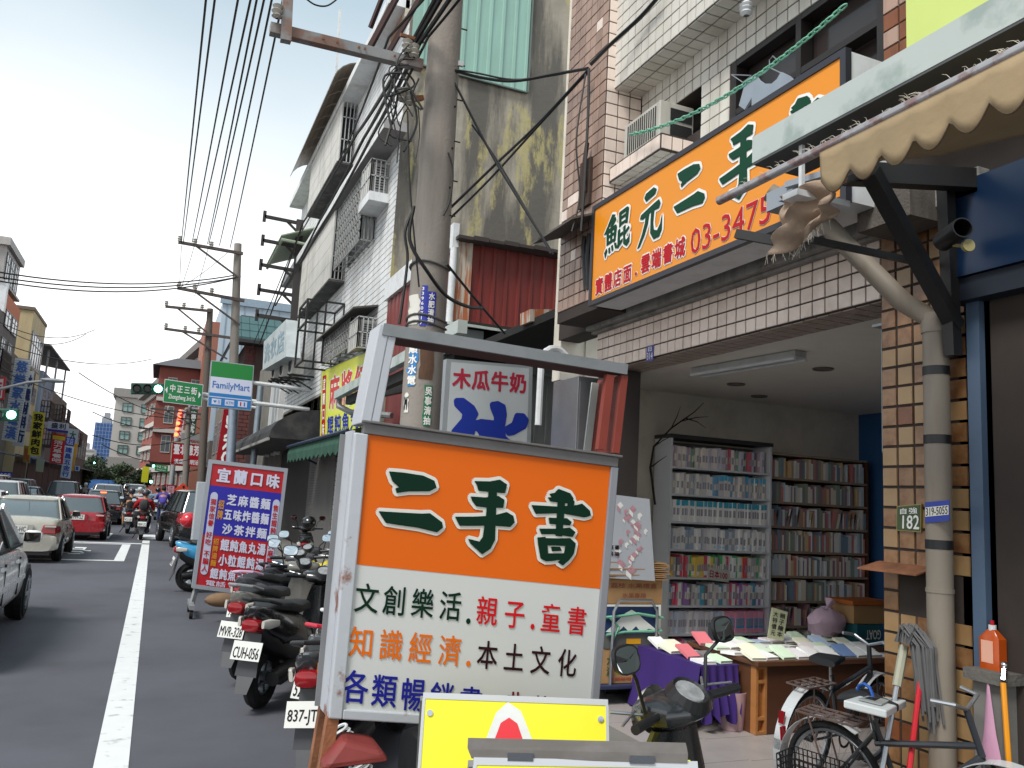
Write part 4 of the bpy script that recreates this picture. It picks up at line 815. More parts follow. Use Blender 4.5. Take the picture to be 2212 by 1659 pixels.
# canvas going back to the wall
g_ = MB(); n1, n2 = 24, 8; gr = []
for i in range(n1 + 1):
    y = ya - .05 - (ya + .5) * i / n1; back = .52 + .1 * math.sin(i * 1.7) if i < 14 else .95
    if i < 3: back = .15 + i * .1
    gr.append([V((2.52 + back * k / n2, y, tz + .0 - .2 * (1 - abs(2 * k / n2 - 1)) * .25 - .03 * k / n2 * (1 + math.sin(i * .9)))) for k in range(n2 + 1)])
g_.grid(gr)
cq = P(awn, 'canvas', g_, beige_c, smooth=True); so_ = cq.modifiers.new('s', 'SOLIDIFY'); so_.thickness = .003
g_ = MB(); n1, n2 = 16, 18; rnd = random.Random(5)
A_, B_, C_, D_ = PX(1684, 425, 2.65), PX(1822, 372, 2.65), PX(1800, 472, 2.72), PX(1676, 556, 2.72)
gr = [[A_ * (1 - s) * (1 - t) + B_ * s * (1 - t) + C_ * s * t + D_ * (1 - s) * t + V((.035 * math.sin(9 * s + 5 * t) + .02 * math.sin(17 * t - 6 * s), .02 * math.sin(13 * s + 3 * t), .012 * math.sin(12 * s + 9 * t))) for s in [i / n1 for i in range(n1 + 1)]] for t in [j / n2 for j in range(n2 + 1)]]
g_.grid(gr)
tq = P(awn, 'torn_flap', g_, mat('flap_canvas', '#a08b78', r=.85, var=.15, sc=6, bump=.5, bs=14, dirt='#8a7462', amt=.4, ds=6), smooth=True, label='crumpled torn piece hanging down'); so_ = tq.modifiers.new('s', 'SOLIDIFY'); so_.thickness = .004
b = MB()
for i in range(150):
    y = rnd.uniform(0.6, 3.2); p = V((2.5, y, tz + .02)); d = V((rnd.uniform(-.03, .02), rnd.uniform(.0, .05), rnd.uniform(.0, .03))); b.tube([p, p + d * .5 + V((0, 0, .008)), p + d], [.0012, .001, .0004], 3)
for i in range(60):
    s = rnd.random(); p = gr[n2][int(s * n1)]; b.tube([p, p + V((rnd.uniform(-.02, .02), rnd.uniform(-.02, .02), -rnd.uniform(.01, .05)))], .0008, 3)
P(awn, 'frayed_thread', b, mat('thread', '#c6beae', r=.9), stuff=True)
b = MB(); p = PX(1690, 430, 2.75); b.box(p.x, p.x + .08, p.y - .03, p.y + .12, p.z - .03, p.z + .07); b.bar(p, p + V((0, -1.0, .0)), .05, .035); b.bar(PX(1700, 400, 2.7), PX(1800, 370, 2.7), .03); P(awn, 'arm_joint', b, alum)
# chain of green plastic links
ch = T('plastic_chain', 'pale green plastic chain strung across the upper windows', 'chain', PX(1365, 290, 3.3))
c0, c1 = PX(1365, 290, 3.27), PX(1845, -6, 3.27); pts = []
for i in range(64):
    t = i / 63; p = c0.lerp(c1, t); p.z -= .26 * 4 * t * (1 - t) * .55; pts.append(p)
def link(mb, c, d, up, l=.03, w=.012, r=.0045):
    s = d.cross(up).normalized(); s2 = up
    path = [c + d * l * math.cos(t) * (1) + s * w * math.sin(t) for t in [2 * math.pi * k / 10 for k in range(10)]]; mb.tube(path, r, 5, closed=True)
b0 = MB(); link(b0, V((0, 0, 0)), V((1, 0, 0)), V((0, 0, 1)), .034, .014, .0055); lm = b0.mesh('chain_link', mat('mint_plastic', '#6fae94', r=.4, var=.05), True)
tot = [0]
for i in range(63): tot.append(tot[-1] + (pts[i + 1] - pts[i]).length)
nl = int(tot[-1] / .05); inv = WM[ch.name].inverted()
for k in range(nl):
    s = k * .05; i = max(j for j in range(64) if tot[j] <= s + 1e-6); i = min(i, 62); p = pts[i].lerp(pts[i + 1], (s - tot[i]) / (tot[i + 1] - tot[i])); d = (pts[i + 1] - pts[i]).normalized(); sd = d.cross(V((0, 0, 1))).normalized(); u_ = sd.cross(d)
    if k % 2: sd, u_ = u_, -sd
    o = bpy.data.objects.new('link', lm); COL.objects.link(o); o.parent = ch; o.matrix_local = inv @ M.Translation(p) @ M((d, sd, u_)).transposed().to_4x4()
# hanging shirt
sh_ = T('hanging_shirt', 'grey T-shirt with dark letters drying on a wire hanger above the signboard', 'shirt', PX(1660, 200, 3.5))
q = Quad(PX(1600, 152, 3.5), PX(1740, 152, 3.42), PX(1740, 262, 3.42), PX(1600, 262, 3.5))
out_ = [(.28, .08), (.34, .2), (.42, .27), (.54, .27), (.62, .18), (.68, .04), (.80, .12), (1.0, .4), (.9, .52), (.8, .42), (.8, 1.3), (.22, 1.3), (.22, .55), (.10, .78), (.0, .7), (.12, .2)]
b = MB(); poly(b, q, out_, d=0); b2 = MB(); tri = MB()
fo = P(sh_, 'fabric', b, mat('grey_jersey', '#8a949f', r=.9, var=.08, sc=8)); fo.modifiers.new('s', 'SOLIDIFY').thickness = .015
b = MB(); latin(b, q, 'OVER', (.34, .55, .68, .78), .006, bold=.02); P(sh_, 'print', b, mat('navy_print', '#23293a', r=.8, var=0))
b = MB(); b.tube([q(.2, .2, .01), q(.5, -.05, .01), q(.82, .15, .01)], .004, 5); b.tube([q(.5, -.05, .01), q(.5, -.2, .01), q(.55, -.28, .01), q(.6, -.22, .01)], .004, 5); b.tube([q(-.1, .1, .03), q(.25, .12, .03), q(.1, .25, .03), q(-.1, .1, .03)], .004, 5); P(sh_, 'hanger', b, alum)
# rusty iron plate, insulator
q = Quad(PX(1312, 292, 3.26), PX(1338, 292, 3.26), PX(1336, 370, 3.26), PX(1308, 370, 3.26)); b = MB(); ip = V((3.29, 0, 0)); yy0 = PX(1313, 300, 3.28).y
b.box(3.265, 3.299, 6.3, 6.5, 4.28, 4.72); b.tube([(3.25, 6.35, 4.4), (3.22, 6.33, 4.65), (3.24, 6.33, 4.85)], .02, 6); S('iron_plate', 'rusty iron hook plate bolted to the tiled pier', 'plate', b, mat('rusty_iron', '#3a2a22', r=.8, var=.3))
p = PX(1612, 20, 3.45); b = MB(); b.lathe([(.02, .06), (.05, .03), (.03, .02), (.05, 0), (.03, -.01), (.045, -.03), (.02, -.05)], p, (0, 0, 1), 12); b.tube([p + V((0, 0, .05)), p + V((0, 0, .3))], .008); S('lamp_bulb', 'ribbed white bulb hanging under the tiled bay', 'lamp', b, white_p, smooth=True)
# electric box left of the big sign
eb = T('meter_cabinet', 'blue-grey meter cabinet with conduits under a small hood beside the orange signboard', 'cabinet', (3.3, 6.2, 3.4))
b = MB(); b.box(3.3, 3.55, 6.12, 6.5, 3.42, 4.12); P(eb, 'case', b, mat('blue_grey_case', '#5c6f76', r=.5, var=.08, dirt='#3e4648', amt=.5, ds=5), bev=.01)
b = MB(); b.slab([(3.0, 6.08, 4.02), (3.0, 6.9, 4.02), (3.6, 6.9, 4.25), (3.6, 6.08, 4.25)], (0, 0, .02)); P(eb, 'hood', b, conc_d)
b = MB()
for k in range(3): b.tube([(3.28, 6.2 + k * .09, 4.0), (3.27, 6.2 + k * .09, 3.7 + .1 * k), (3.3, 6.25 + k * .05, 3.5)], .02, 6)
P(eb, 'conduit', b, dark_p, smooth=True)
q = Quad(PX(1397, 748, XF - .012), PX(1412, 745, XF - .012), PX(1411, 778, XF - .012), PX(1396, 781, XF - .012)); b = MB(); q.slab(b, 0, 0, 1, 1, -.004, 0); ob = S('old_number_plate', 'small torn blue number plate on the pink beam tiles', 'number plate', b, mat('torn_blue', '#4a4a92', r=.5, var=.4, sc=40)); b = MB(); latin(b, q, '314', (.1, .45, .9, .9), .002); text(b, q, '日', (.1, .05, .9, .4), .002); P(ob, 'number', b, ink_w)
# hanging cabinet door next to pillar
hd = T('hanging_cabinet', 'narrow pale metal cabinet hanging inside the opening beside the amber tiles', 'cabinet', (3.9, 3.5, 2)); b = MB(); b.box(3.78, 4.05, 3.475, 3.55, 2.02, 2.74); b.box(3.72, 4.05, 3.472, 3.56, 2.74, 2.755); P(hd, 'door', b, mat('pale_cabinet', '#8f9496', r=.4, var=.05)); b = MB(); b.box(3.765, 3.78, 3.475, 3.49, 2.6, 2.68); b.box(3.765, 3.78, 3.475, 3.49, 2.12, 2.2); P(hd, 'hinge', b, alum)
# mops and sticks against the pillar
mp_ = T('mop', 'grey string mop upside down with aluminium handle against the amber tiles', 'mop', (3.45, 3.15, 0))
b = MB(); a, c_ = PX(1953, 1395, 3.5), PX(1906, 1659, 3.3); b.tube([a, a.lerp(c_, 1.3)], .013, 8); P(mp_, 'handle', b, alum, smooth=True)
b = MB(); b.tube([a, a.lerp(c_, .34)], .022, 8); P(mp_, 'grip', b, mat('grip_cream', '#9a9a88', r=.5), smooth=True)
b = MB(); rnd = random.Random(2)
for k in range(46):
    s = rnd.uniform(-1, 1); p = a + V((rnd.uniform(-.05, .03), -.02 + .05 * s, .02)); b.tube([p, p + V((0, -.05 * abs(s), .06 + rnd.uniform(0, .03))), p + V((.02, -.07 - .04 * rnd.random(), .0)), p + V((.04, -.09 - .03 * rnd.random(), -.25 - .15 * rnd.random()))], .007, 4)
P(mp_, 'strings', b, mat('mop_grey', '#5f5f60', r=.95, var=.2), stuff=True)
b = MB(); a, c_ = PX(1988, 1470, 3.5), PX(1965, 1659, 3.35); b.tube([a, a.lerp(c_, 1.4)], .013, 8); S('red_stick', 'red broom stick leaning between the mop and the downpipe', 'stick', b, mat('red_plastic', '#b51826', r=.3, var=.03), smooth=True)
# ------------------------------------------------------------------ shop interior
FZ = .055
flu = T('fluorescent_light', 'unlit twin fluorescent fitting on the shop ceiling', 'ceiling light', PZ(1620, 790, 2.88)); a, c_ = PZ(1505, 803, 2.87), PZ(1730, 765, 2.87)
b = MB(); b.bar(a, c_, .12, .05); P(flu, 'housing', b, steel_w)
sd = (c_ - a).normalized().cross(V((0, 0, 1))) * .06
for s in (-1, 1): b = MB(); b.tube([a + sd * s + V((0, 0, -.035)), c_ + sd * s + V((0, 0, -.035))], .014, 8); P(flu, 'tube_lamp', b, white_p, smooth=True)
BC = T('white_bookcase', 'tall white steel bookcase filled with eight shelves of paperbacks', 'bookcase', (5.3, 7.3, FZ))
YB = 7.22; bx0 = PY(1450, 945, YB).x; bx1 = PY(1668, 960, YB).x; bzt = PY(1450, 945, YB).z
shelfm = mat('shelf_white', '#dfe1e3', r=.5, var=.03)
b = MB(); b.box(bx0 - .0, bx0 + .025, YB, YB + .3, FZ, bzt); P(BC, 'side_panel', b, shelfm); b = MB(); b.box(bx1 - .025, bx1, YB, YB + .3, FZ, bzt); P(BC, 'side_panel', b, shelfm)
b = MB(); b.box(bx0 + .025, bx1 - .025, YB + .29, YB + .3, FZ, bzt - .02); P(BC, 'back_panel', b, mat('back_grey', '#6f6e6e', r=.7))
b = MB(); b.box(bx0 - .01, bx1 + .01, YB - .01, YB + .3, bzt, bzt + .04); P(BC, 'top', b, mat('top_dark', '#3a3836', r=.6))
hs = [bzt - .02 - (bzt - .02 - .13) * k / 8 for k in range(9)]
for k in range(1, 9): b = MB(); b.box(bx0 + .026, bx1 - .026, YB, YB + .285, hs[k] - .01, hs[k] + .01); P(BC, 'shelf', b, shelfm)
bookm = {}
def bcol(h):
    g_ = ''.join('%02x' % min(255, int(int(h[i:i + 2], 16) * 1.25 + 22)) for i in (1, 3, 5)); return mat('book_' + g_, g_, r=.6, var=.03)
def bookmesh(w_, h_, d_, c1, c2, band):
    k = (round(w_, 3), round(h_, 3), c1, c2, band)
    if k in bookm: return bookm[k]
    b = MB(); b.box(0, w_ - .0012, 0, d_, 0, h_)
    if band:
        b.i = 1; z0, z1 = band; b.box(.0, w_ - .0012, -.0012, 0, z0 * h_, z1 * h_)
    b.i = 2; b.quad((w_ * .15, -.0016, h_ * .3), (w_ * .85 - .001, -.0016, h_ * .3), (w_ * .85 - .001, -.0016, h_ * .62), (w_ * .15, -.0016, h_ * .62))
    bookm[k] = b.mesh('book', [bcol(c1), bcol(c2), bcol('#7d7a80' if c1[1] > '8' else '#aaa59a')]); return bookm[k]
ORD = ['top', 'second', 'third', 'fourth', 'fifth', 'sixth', 'seventh', 'lowest']
PAL = [['#9c9aa2', '#8d7a86', '#4a4a52', '#b0a9a4', '#a24c5c', '#5f7f6d', '#b9b2a6'], ['#b5b1ac', '#a7a3a2', '#5d7f9a', '#8f8c8e', '#bab6ae'], ['#b9b7b2', '#b4b1ae', '#bdbab5'], ['#b3b0ac', '#a4a3a4', '#bcb9b4', '#7d8894'], ['#b0aca8', '#5f5a60', '#3f8f55', '#a83f4c', '#8f8a88', '#c0bbb4', '#c9a04a'], ['#a9a4a0', '#7c5a8c', '#b04460', '#3f7c90', '#c0bbb4', '#5a5456', '#8d8886'], ['#a8a6aa', '#9aa0ac', '#b5b0b0'], ['#a8a6aa', '#6f8fae', '#b56a84', '#9d9aa0']]
BAND = [None, ('#3f8fae', (.75, 1)), ('#2f7f93', (.74, 1)), ('#8aa5b5', (.1, .2)), ('#c9c4bc', (.1, .3)), ('#c9c4bc', (.6, .9)), ('#2a7fa8', (.22, .66)), ('#5f8fc0', (.15, .6))]
rnd = random.Random(11); nb = 0; restb = {}
def NTH(k): return ['', 'first', 'second', 'third'][k] if k < 4 else f'{k}th' if k % 10 not in (1, 2, 3) or 10 < k < 14 else f"{k}{['st', 'nd', 'rd'][k % 10 - 1]}"
def cname(h):
    r_, g__, b_2 = (int(h[i:i + 2], 16) for i in (1, 3, 5)); m_ = max(r_, g__, b_2); d = m_ - min(r_, g__, b_2)
    if d < 22: return 'pale' if m_ > 150 else 'grey' if m_ > 100 else 'dark'
    return {r_: 'reddish', g__: 'green', b_2: 'blue'}[m_]
for row in range(8):
    x = bx0 + .03; z = hs[row + 1] + .011; gap = hs[row] - hs[row + 1]
    kk = 0
    while x < bx1 - .07:
        kk += 1
        w_ = rnd.choice([.028, .032, .036, .036, .04]); h_ = gap * rnd.choice([.76, .78, .81, .70, .74] if row not in (2, 6) else [.77, .785]); c1 = rnd.choice(PAL[row]); bd = BAND[row]
        fr_ = (x - bx0) / (bx1 - bx0)
        use = bd and ((row == 1 and (.45 < fr_ < .6 or .72 < fr_ < .95)) or row == 2 and fr_ > .07 or row == 6 and fr_ > .55 or row in (3, 4, 5, 7) and rnd.random() < .35)
        if row == 6 and fr_ > .55: c1 = '#c07f90'
        me = bookmesh(w_, h_, .2, c1, bd[0] if use else c1, bd[1] if use else None)
        if row == 7:
            restb.setdefault(c1, MB()).box(x, x + w_ - .001, YB + .03, YB + .2, z, z + h_)
        else:
            o = bpy.data.objects.new('book', me); COL.objects.link(o); o.location = (x, YB + rnd.uniform(.015, .06), z); o.rotation_euler = (0, rnd.choice([0, 0, 0, .03, .05]) if row not in (2, 6) else 0, rnd.uniform(-.04, .04)); nb += 1
            o['label'] = f"{cname(c1)} paperback{' with coloured band' if use else ''}, {NTH(kk)} from left, {ORD[row]} shelf of white bookcase"; o['category'] = 'book'; o['group'] = f"books on the {ORD[row]} shelf of the white bookcase"
        x += w_
b = MB(); ml = []
for i, (c, m_) in enumerate(restb.items()): b.i = i; b.add(m_.v, m_.f); ml.append(bcol(c))
S('lower_books', 'row of paperbacks on the lowest shelf of the white bookcase', 'books', b, ml, kind='stuff')
# handwritten notes on the shelves
q = Quad(PY(1530, 1225, YB - .01), PY(1575, 1232, YB - .01), PY(1574, 1258, YB - .01), PY(1529, 1252, YB - .01)); b = MB(); q.slab(b, 0, 0, 1, 1, -.003, 0); ob = S('price_note', 'cream note with red handwriting taped to the sixth shelf', 'note', b, paper); b = MB(); latin(b, q, '日本100', (.08, .2, .92, .8), .002, bold=.02); P(ob, 'writing', b, ink_r)
q = Quad(PY(1530, 1345, YB - .01), PY(1570, 1348, YB - .01), PY(1568, 1392, YB - .01), PY(1530, 1388, YB - .01)); b = MB(); q.slab(b, 0, 0, 1, 1, -.003, 0); S('plain_note', 'plain grey sheet taped below the seventh shelf', 'note', b, mat('note_grey', '#8d98a0', r=.7))
# wooden bookcase
WB = T('wooden_bookcase', 'wide brown bookcase of mixed books against the beige wall', 'bookcase', (6.3, 7.4, FZ)); YW = 7.3
x0 = bx1 + .03; x1 = PY(1876, 1000, YW).x; zt_ = PY(1700, 982, YW).z
b = MB(); b.box(x0, x0 + .02, YW, YW + .28, FZ, zt_); P(WB, 'side_panel', b, wood); b = MB(); b.box(x1 - .02, x1, YW, YW + .28, FZ, zt_); P(WB, 'side_panel', b, wood)
b = MB(); b.box(x0, x1, YW + .27, YW + .28, FZ, zt_); P(WB, 'back_panel', b, wood)
zs = [zt_ - (zt_ - .2) * k / 8 for k in range(9)]
for z in zs: b = MB(); b.box(x0 + .021, x1 - .021, YW, YW + .26, z - .012, z + .012); P(WB, 'shelf', b, mat('shelf_wood', '#a8947e', r=.6, var=.1))
bb = {}; mixc = ['#8d6a5a', '#6f7a6b', '#b5aa98', '#7b5a60', '#5f6f7d', '#bdb9ae', '#6a6562', '#a89068', '#98a2a6', '#a0605a', '#c4c0b6', '#aaa69e']
for r_ in range(8):
    x = x0 + .03; z = zs[r_ + 1] + .013; gap = zs[r_] - zs[r_ + 1]
    while x < x1 - .06:
        w_ = rnd.uniform(.018, .04); h_ = gap * rnd.uniform(.6, .85); t = rnd.choice([0, 0, .0, .25]) if r_ in (2, 6) else 0
        bb.setdefault(rnd.choice(mixc), MB()).add([V((x + a_, YW + .02 + d_, z + e_)) + V((t * e_, 0, 0)) for a_, d_, e_ in ((0, 0, 0), (w_ - .002, 0, 0), (w_ - .002, .18, 0), (0, .18, 0), (0, 0, h_), (w_ - .002, 0, h_), (w_ - .002, .18, h_), (0, .18, h_))], [(0, 3, 2, 1), (4, 5, 6, 7), (0, 1, 5, 4), (1, 2, 6, 5), (2, 3, 7, 6), (3, 0, 4, 7)])
        x += w_ + (rnd.random() < .06) * .05
b = MB(); ml = []
for i, (c, m_) in enumerate(bb.items()): b.i = i; b.add(m_.v, m_.f); ml.append(bcol(c))
S('mixed_books', 'mixed books packed on the wooden bookcase', 'books', b, ml, kind='stuff')
# desk with books
DK = T('book_desk', 'brown wooden desk covered with rows of sale books', 'desk', (4.25, 5.1, FZ)); dz = PY(1630, 1428, 5.1).z; dx0 = PY(1634, 1430, 5.1).x
b = MB(); b.box(dx0 - .02, 5.9, 5.06, 5.95, dz - .035, dz); P(DK, 'top', b, wood, bev=.004)
b = MB(); b.box(dx0 + .1, 5.9, 5.1, 5.13, FZ, dz - .036); P(DK, 'front_panel', b, mat('desk_brown', '#50301f', r=.45, var=.12, sc=2, stretch=(1, 1, 5)))
b = MB(); b.box(dx0, dx0 + .02, 5.1, 5.16, FZ, dz - .036); b.box(dx0 + .08, dx0 + .1, 5.1, 5.16, FZ, dz - .036)
for z in (FZ, FZ + .1, dz - .16, dz - .06): b.box(dx0 + .02, dx0 + .08, 5.1, 5.15, z, z + .022)
b.box(dx0 + .02, dx0 + .08, 5.14, 5.15, FZ, dz - .036); P(DK, 'end_frame', b, wood_l)
b = MB(); b.box(dx0, dx0 + .02, 5.16, 5.9, FZ, dz - .036); P(DK, 'side_panel', b, wood); b = MB(); b.box(5.88, 5.9, 5.13, 5.9, FZ, dz - .036); P(DK, 'side_panel', b, wood)
T2 = T('cloth_table', 'low table under a purple cloth at the end of the desk', 'table', (3.95, 5.4, FZ)); tx0 = PY(1518, 1440, 5.24).x
b = MB(); b.box(tx0, dx0 - .04, 5.25, 6.1, dz - .09, dz - .06); P(T2, 'tabletop', b, wood)
b = MB(); n = 26; rows = []
for k in range(n + 1):
    t = k / n; fr2 = .03 * math.sin(k * 1.1); x = tx0 - .02 + (dx0 - .04 - tx0) * t; rows.append([V((x, 5.24, dz - .058)), V((x, 5.22 + fr2 * .4, dz - .2)), V((x + .01 * math.sin(k), 5.2 + fr2, dz - .32)), V((x, 5.2 + fr2 * 1.5, dz - .42 - .04 * math.sin(k * .7)))])
b.grid(rows)
b.box(tx0 - .02, dx0 - .04, 5.24, 6.1, dz - .06, dz - .055); sid = []
for k in range(13):
    y = 5.24 + .86 * k / 12; sid.append([V((tx0 - .02, y, dz - .058)), V((tx0 - .05 - .02 * math.sin(k * 1.3), y, dz - .25)), V((tx0 - .10 - .03 * math.sin(k * 1.3), y, dz - .5))])
b.grid(sid)
ct = S('purple_cloth', 'purple cloth draped over the low table', 'cloth', b, mat('purple_cloth', '#341c66', r=.85, var=.1, sc=5), smooth=True)
tb = ['#d0cdc6', '#c2d0c8', '#d4d1c8', '#b4bfc9', '#c9b0b0', '#8f9fb5', '#d3caa4', '#a8545c', '#4f658c', '#d9d6d0', '#a4b8a0', '#dcdad5', '#c9c6c0', '#5a5658']
bmc = {}
for k in range(48):
    c = rnd.choice(tb); w_, l_ = .12, .17
    if c not in bmc:
        b = MB(); b.box(0, w_, 0, l_, 0, .003); b.box(0, w_, 0, l_, .019, .022); b.box(0, .003, 0, l_, .003, .019); b.i = 1; b.box(.004, w_ - .002, .002, l_ - .002, .003, .019); bmc[c] = b.mesh('book', [bcol(c), paper])
    i, j = k % 12, k // 12
    x = tx0 + .04 + i * .145 + rnd.uniform(-.01, .01); y = 5.1 + j * .21 + (.18 if x < dx0 - .15 else .0); zz = (dz - .054 if x < dx0 - .06 else dz)
    o = bpy.data.objects.new('book', bmc[c]); COL.objects.link(o); o.location = (x, y, zz + .001); o.rotation_euler = (R(rnd.uniform(-6, 24)), 0, rnd.uniform(-.15, .15)); o['category'] = 'book'; o['group'] = 'sale books lying on the desk'; o['label'] = f"{cname(c)} sale book, {NTH(i + 1)} from the left end of {['the front', 'the second', 'the third', 'the back'][j]} row on the desk"
b = MB(); q = Quad(PY(1668, 1312, 5.7), PY(1702, 1322, 5.7), PY(1692, 1385, 5.7), PY(1658, 1378, 5.7)); q.slab(b, 0, 0, 1, 1, -.006, 0); ob = S('price_card', 'cream card with black brush writing standing among the sale books', 'card', b, mat('cream_card', '#c3c7a4', r=.6, var=0)); b = MB(); text(b, q, '親子繪本', (.5, .08, .9, .9), .002, vert=True, bold=.01); text(b, q, '大特價元', (.1, .08, .45, .9), .002, vert=True, bold=.01); P(ob, 'writing', b, ink_k)
b = MB(); p = PY(1785, 1345, 5.85); b.ball(p, (.19, .12, .13), 18, 12, None); b.tube([p + V((0, 0, .1)), p + V((.01, 0, .15)), p + V((.05, .01, .19))], [.05, .02, .04], 8); rb_ = random.Random(4); b.v = [q_ + V((rb_.uniform(-.016, .016), rb_.uniform(-.01, .01), rb_.uniform(-.014, .014))) for q_ in b.v]; S('carrier_bag', 'pink translucent carrier bag slumped behind the sale books', 'bag', b, mat('lilac_film', '#d0b2c2', r=.4, var=.15, bump=.5, bs=10), smooth=True)
b = MB(); x = PY(1815, 1380, 5.9).x; b.box(x, x + .28, 5.7, 5.98, dz + .001, dz + .16); ob = S('teal_carton', 'teal and white carton with upside down white letters on the desk', 'box', b, mat('teal_carton', '#1d5f66', r=.6)); q = Quad((x + .27, 5.698, dz + .03), (x + .09, 5.698, dz + .03), (x + .09, 5.698, dz + .12), (x + .27, 5.698, dz + .12)); b = MB(); latin(b, Quad(q.c[2] , q.c[3], q.c[0], q.c[1]), 'GOAT', (.02, .05, .98, .95), .0, bold=.02); o_ = P(ob, 'lettering', MB().add([V((2 * (x + .18) - p_.x, p_.y - .004, 2 * (dz + .075) - p_.z)) for p_ in b.v], b.f), ink_w)
b = MB(); b.box(x - .02, x + .4, 5.72, 6.0, dz + .165, dz + .32); S('tan_carton', 'tan carton stacked on the teal and white carton', 'box', b, card); b = MB(); b.box(x - .05, x + .45, 5.7, 6.02, dz + .325, dz + .36); S('orange_folder', 'orange folders lying on the tan carton', 'folder', b, mat('orange_folder', '#a85a1c', r=.6, var=.2, sc=9))
b = MB(); x = PY(1557, 1480, 5.3).x; b.lathe([(0, 0), (.09, 0), (.115, .27), (.105, .27), (.085, .01), (0, .01)], (x + .1, 5.3, FZ), (0, 0, 1), 18); S('pink_bucket', 'pale pink plastic bucket under the purple cloth', 'bucket', b, mat('pink_plastic', '#b7989e', r=.4, var=.04), smooth=True)
b = MB(); x += .24; b.slab([(x, 5.2, FZ), (x + .17, 5.2, FZ), (x + .17, 5.26, FZ + .25), (x, 5.26, FZ + .25)], (0, .02, 0)); S('black_poster', 'small black framed picture leaning against the desk', 'picture', b, mat('poster_black', '#18181c', r=.3, var=.5, sc=12))
# branch
b = MB(); def_pts = [(1415, 1090), (1405, 1010), (1412, 965), (1450, 925), (1500, 890), (1520, 870)]
pts = [PY(u, v, 7.1) for u, v in def_pts]; b.tube(pts, [.012, .012, .01, .009, .006, .003], 5)
for a_, c_ in (((1450, 925), (1470, 878)), ((1470, 910), (1530, 900)), ((1480, 903), (1525, 925)), ((1412, 965), (1445, 945)), ((1405, 1010), (1440, 985))): b.tube([PY(*a_, 7.1), PY((a_[0] + c_[0]) / 2 + 3, (a_[1] + c_[1]) / 2 - 3, 7.1), PY(*c_, 7.1)], [.007, .005, .002], 4)
S('dry_branch', 'dry bare branch standing beside the white bookcase', 'branch', b, mat('branch_bark', '#2d211b', r=.9), smooth=True)
# hand truck with cartons and printed board
yt = 6.1; hx0 = PY(1298, 1490, yt).x; hx1 = PY(1418, 1490, yt).x
HT = T('platform_trolley', 'blue platform trolley with steel push handle carrying cartons', 'trolley', (hx0, yt, FZ))
b = MB(); b.box(hx0 - .06, hx1 + .02, yt - .05, yt + .62, FZ + .13, FZ + .165); P(HT, 'platform', b, mat('trolley_blue', '#2c3350', r=.5), bev=.01)
hp = [(hx0 + .07, yt - .02, FZ + .16), (hx0 + .07, yt - .04, FZ + .74), (hx0 + .12, yt - .04, FZ + .83), (hx1 - .1, yt - .04, FZ + .83), (hx1 - .04, yt - .04, FZ + .74), (hx1 - .04, yt - .02, FZ + .16)]
b = MB(); b.tube(hp, .013, 8); P(HT, 'handle', b, alum, smooth=True)
for x, y in ((hx0 + .04, yt + .05), (hx1 - .06, yt + .05), (hx0 + .04, yt + .5), (hx1 - .06, yt + .5)): b = MB(); b.lathe([(0, -.015), (.055, -.015), (.06, 0), (.055, .015), (0, .015)], (x, y, FZ + .06), (1, 0, 0), 14); P(HT, 'castor', b, rubber)
def carton(lbl, x0, x1, y0, y1, z0, z1, m): b = MB(); b.box(x0, x1, y0, y1, z0, z1); return S('carton', lbl, 'box', b, m, bev=.004)
z = FZ + .167; o1 = carton('brown orange carton with red fruit print, lowest on the trolley', hx0 - .03, hx1, yt, yt + .36, z, z + .27, card); q = Quad((hx0 + .03, yt - .002, z + .27), (hx1 - .0, yt - .002, z + .27), (hx1, yt - .002, z), (hx0 + .03, yt - .002, z))
b = MB(); poly(b, q, [(.35, .55), (.42, .44), (.5, .47), (.58, .44), (.66, .55), (.62, .7), (.5, .74), (.4, .7)], d=.001); latin(b, q, '大湖椪柑 TAIWAN', (.08, .82, .95, .92), .001, bold=.01); P(o1, 'print', b, mat('fruit_red', '#b03a24', r=.7, var=0)); b = MB(); poly(b, q, [(.28, .38), (.4, .28), (.5, .42), (.6, .27), (.72, .38), (.5, .46)], d=.0015); text(b, q, '大湖', (.02, .15, .14, .8), .001, vert=True, bold=.02); text(b, q, '椪柑', (.85, .15, .98, .8), .001, vert=True, bold=.02); P(o1, 'green_print', b, mat('leaf_green_ink', '#2f5a34', r=.7, var=0))
z += .275; o2 = carton('blue and white carton with snowy mountain print, tied with green ribbon', hx0 - .05, hx1 + .02, yt, yt + .36, z, z + .35, mat('carton_blue', '#213a66', r=.6, var=.05)); q = Quad((hx0 - .05, yt - .002, z + .35), (hx1 + .02, yt - .002, z + .35), (hx1 + .02, yt - .002, z), (hx0 - .05, yt - .002, z))
b = MB(); poly(b, q, [(.12, .62), (.3, .38), (.42, .2), (.52, .12), (.62, .2), (.72, .34), (.95, .6), (.8, .56), (.7, .66), (.6, .5), (.5, .64), (.4, .5), (.3, .66)], d=.001); q.rect(b, 0, 0, .04, 1, .0012); q.rect(b, .96, 0, 1, 1, .0012); q.rect(b, .04, 0, .96, .05, .0014); P(o2, 'print', b, ink_w)
b = MB(); q.slab(b, .1, .68, .98, 1.0, .001, .004); P(o2, 'grey_tray', b, mat('tray_grey', '#5d605c', r=.6)); b = MB(); q.slab(b, .45, .78, .68, .9, .005, .006); P(o2, 'yellow_label', b, ink_y)
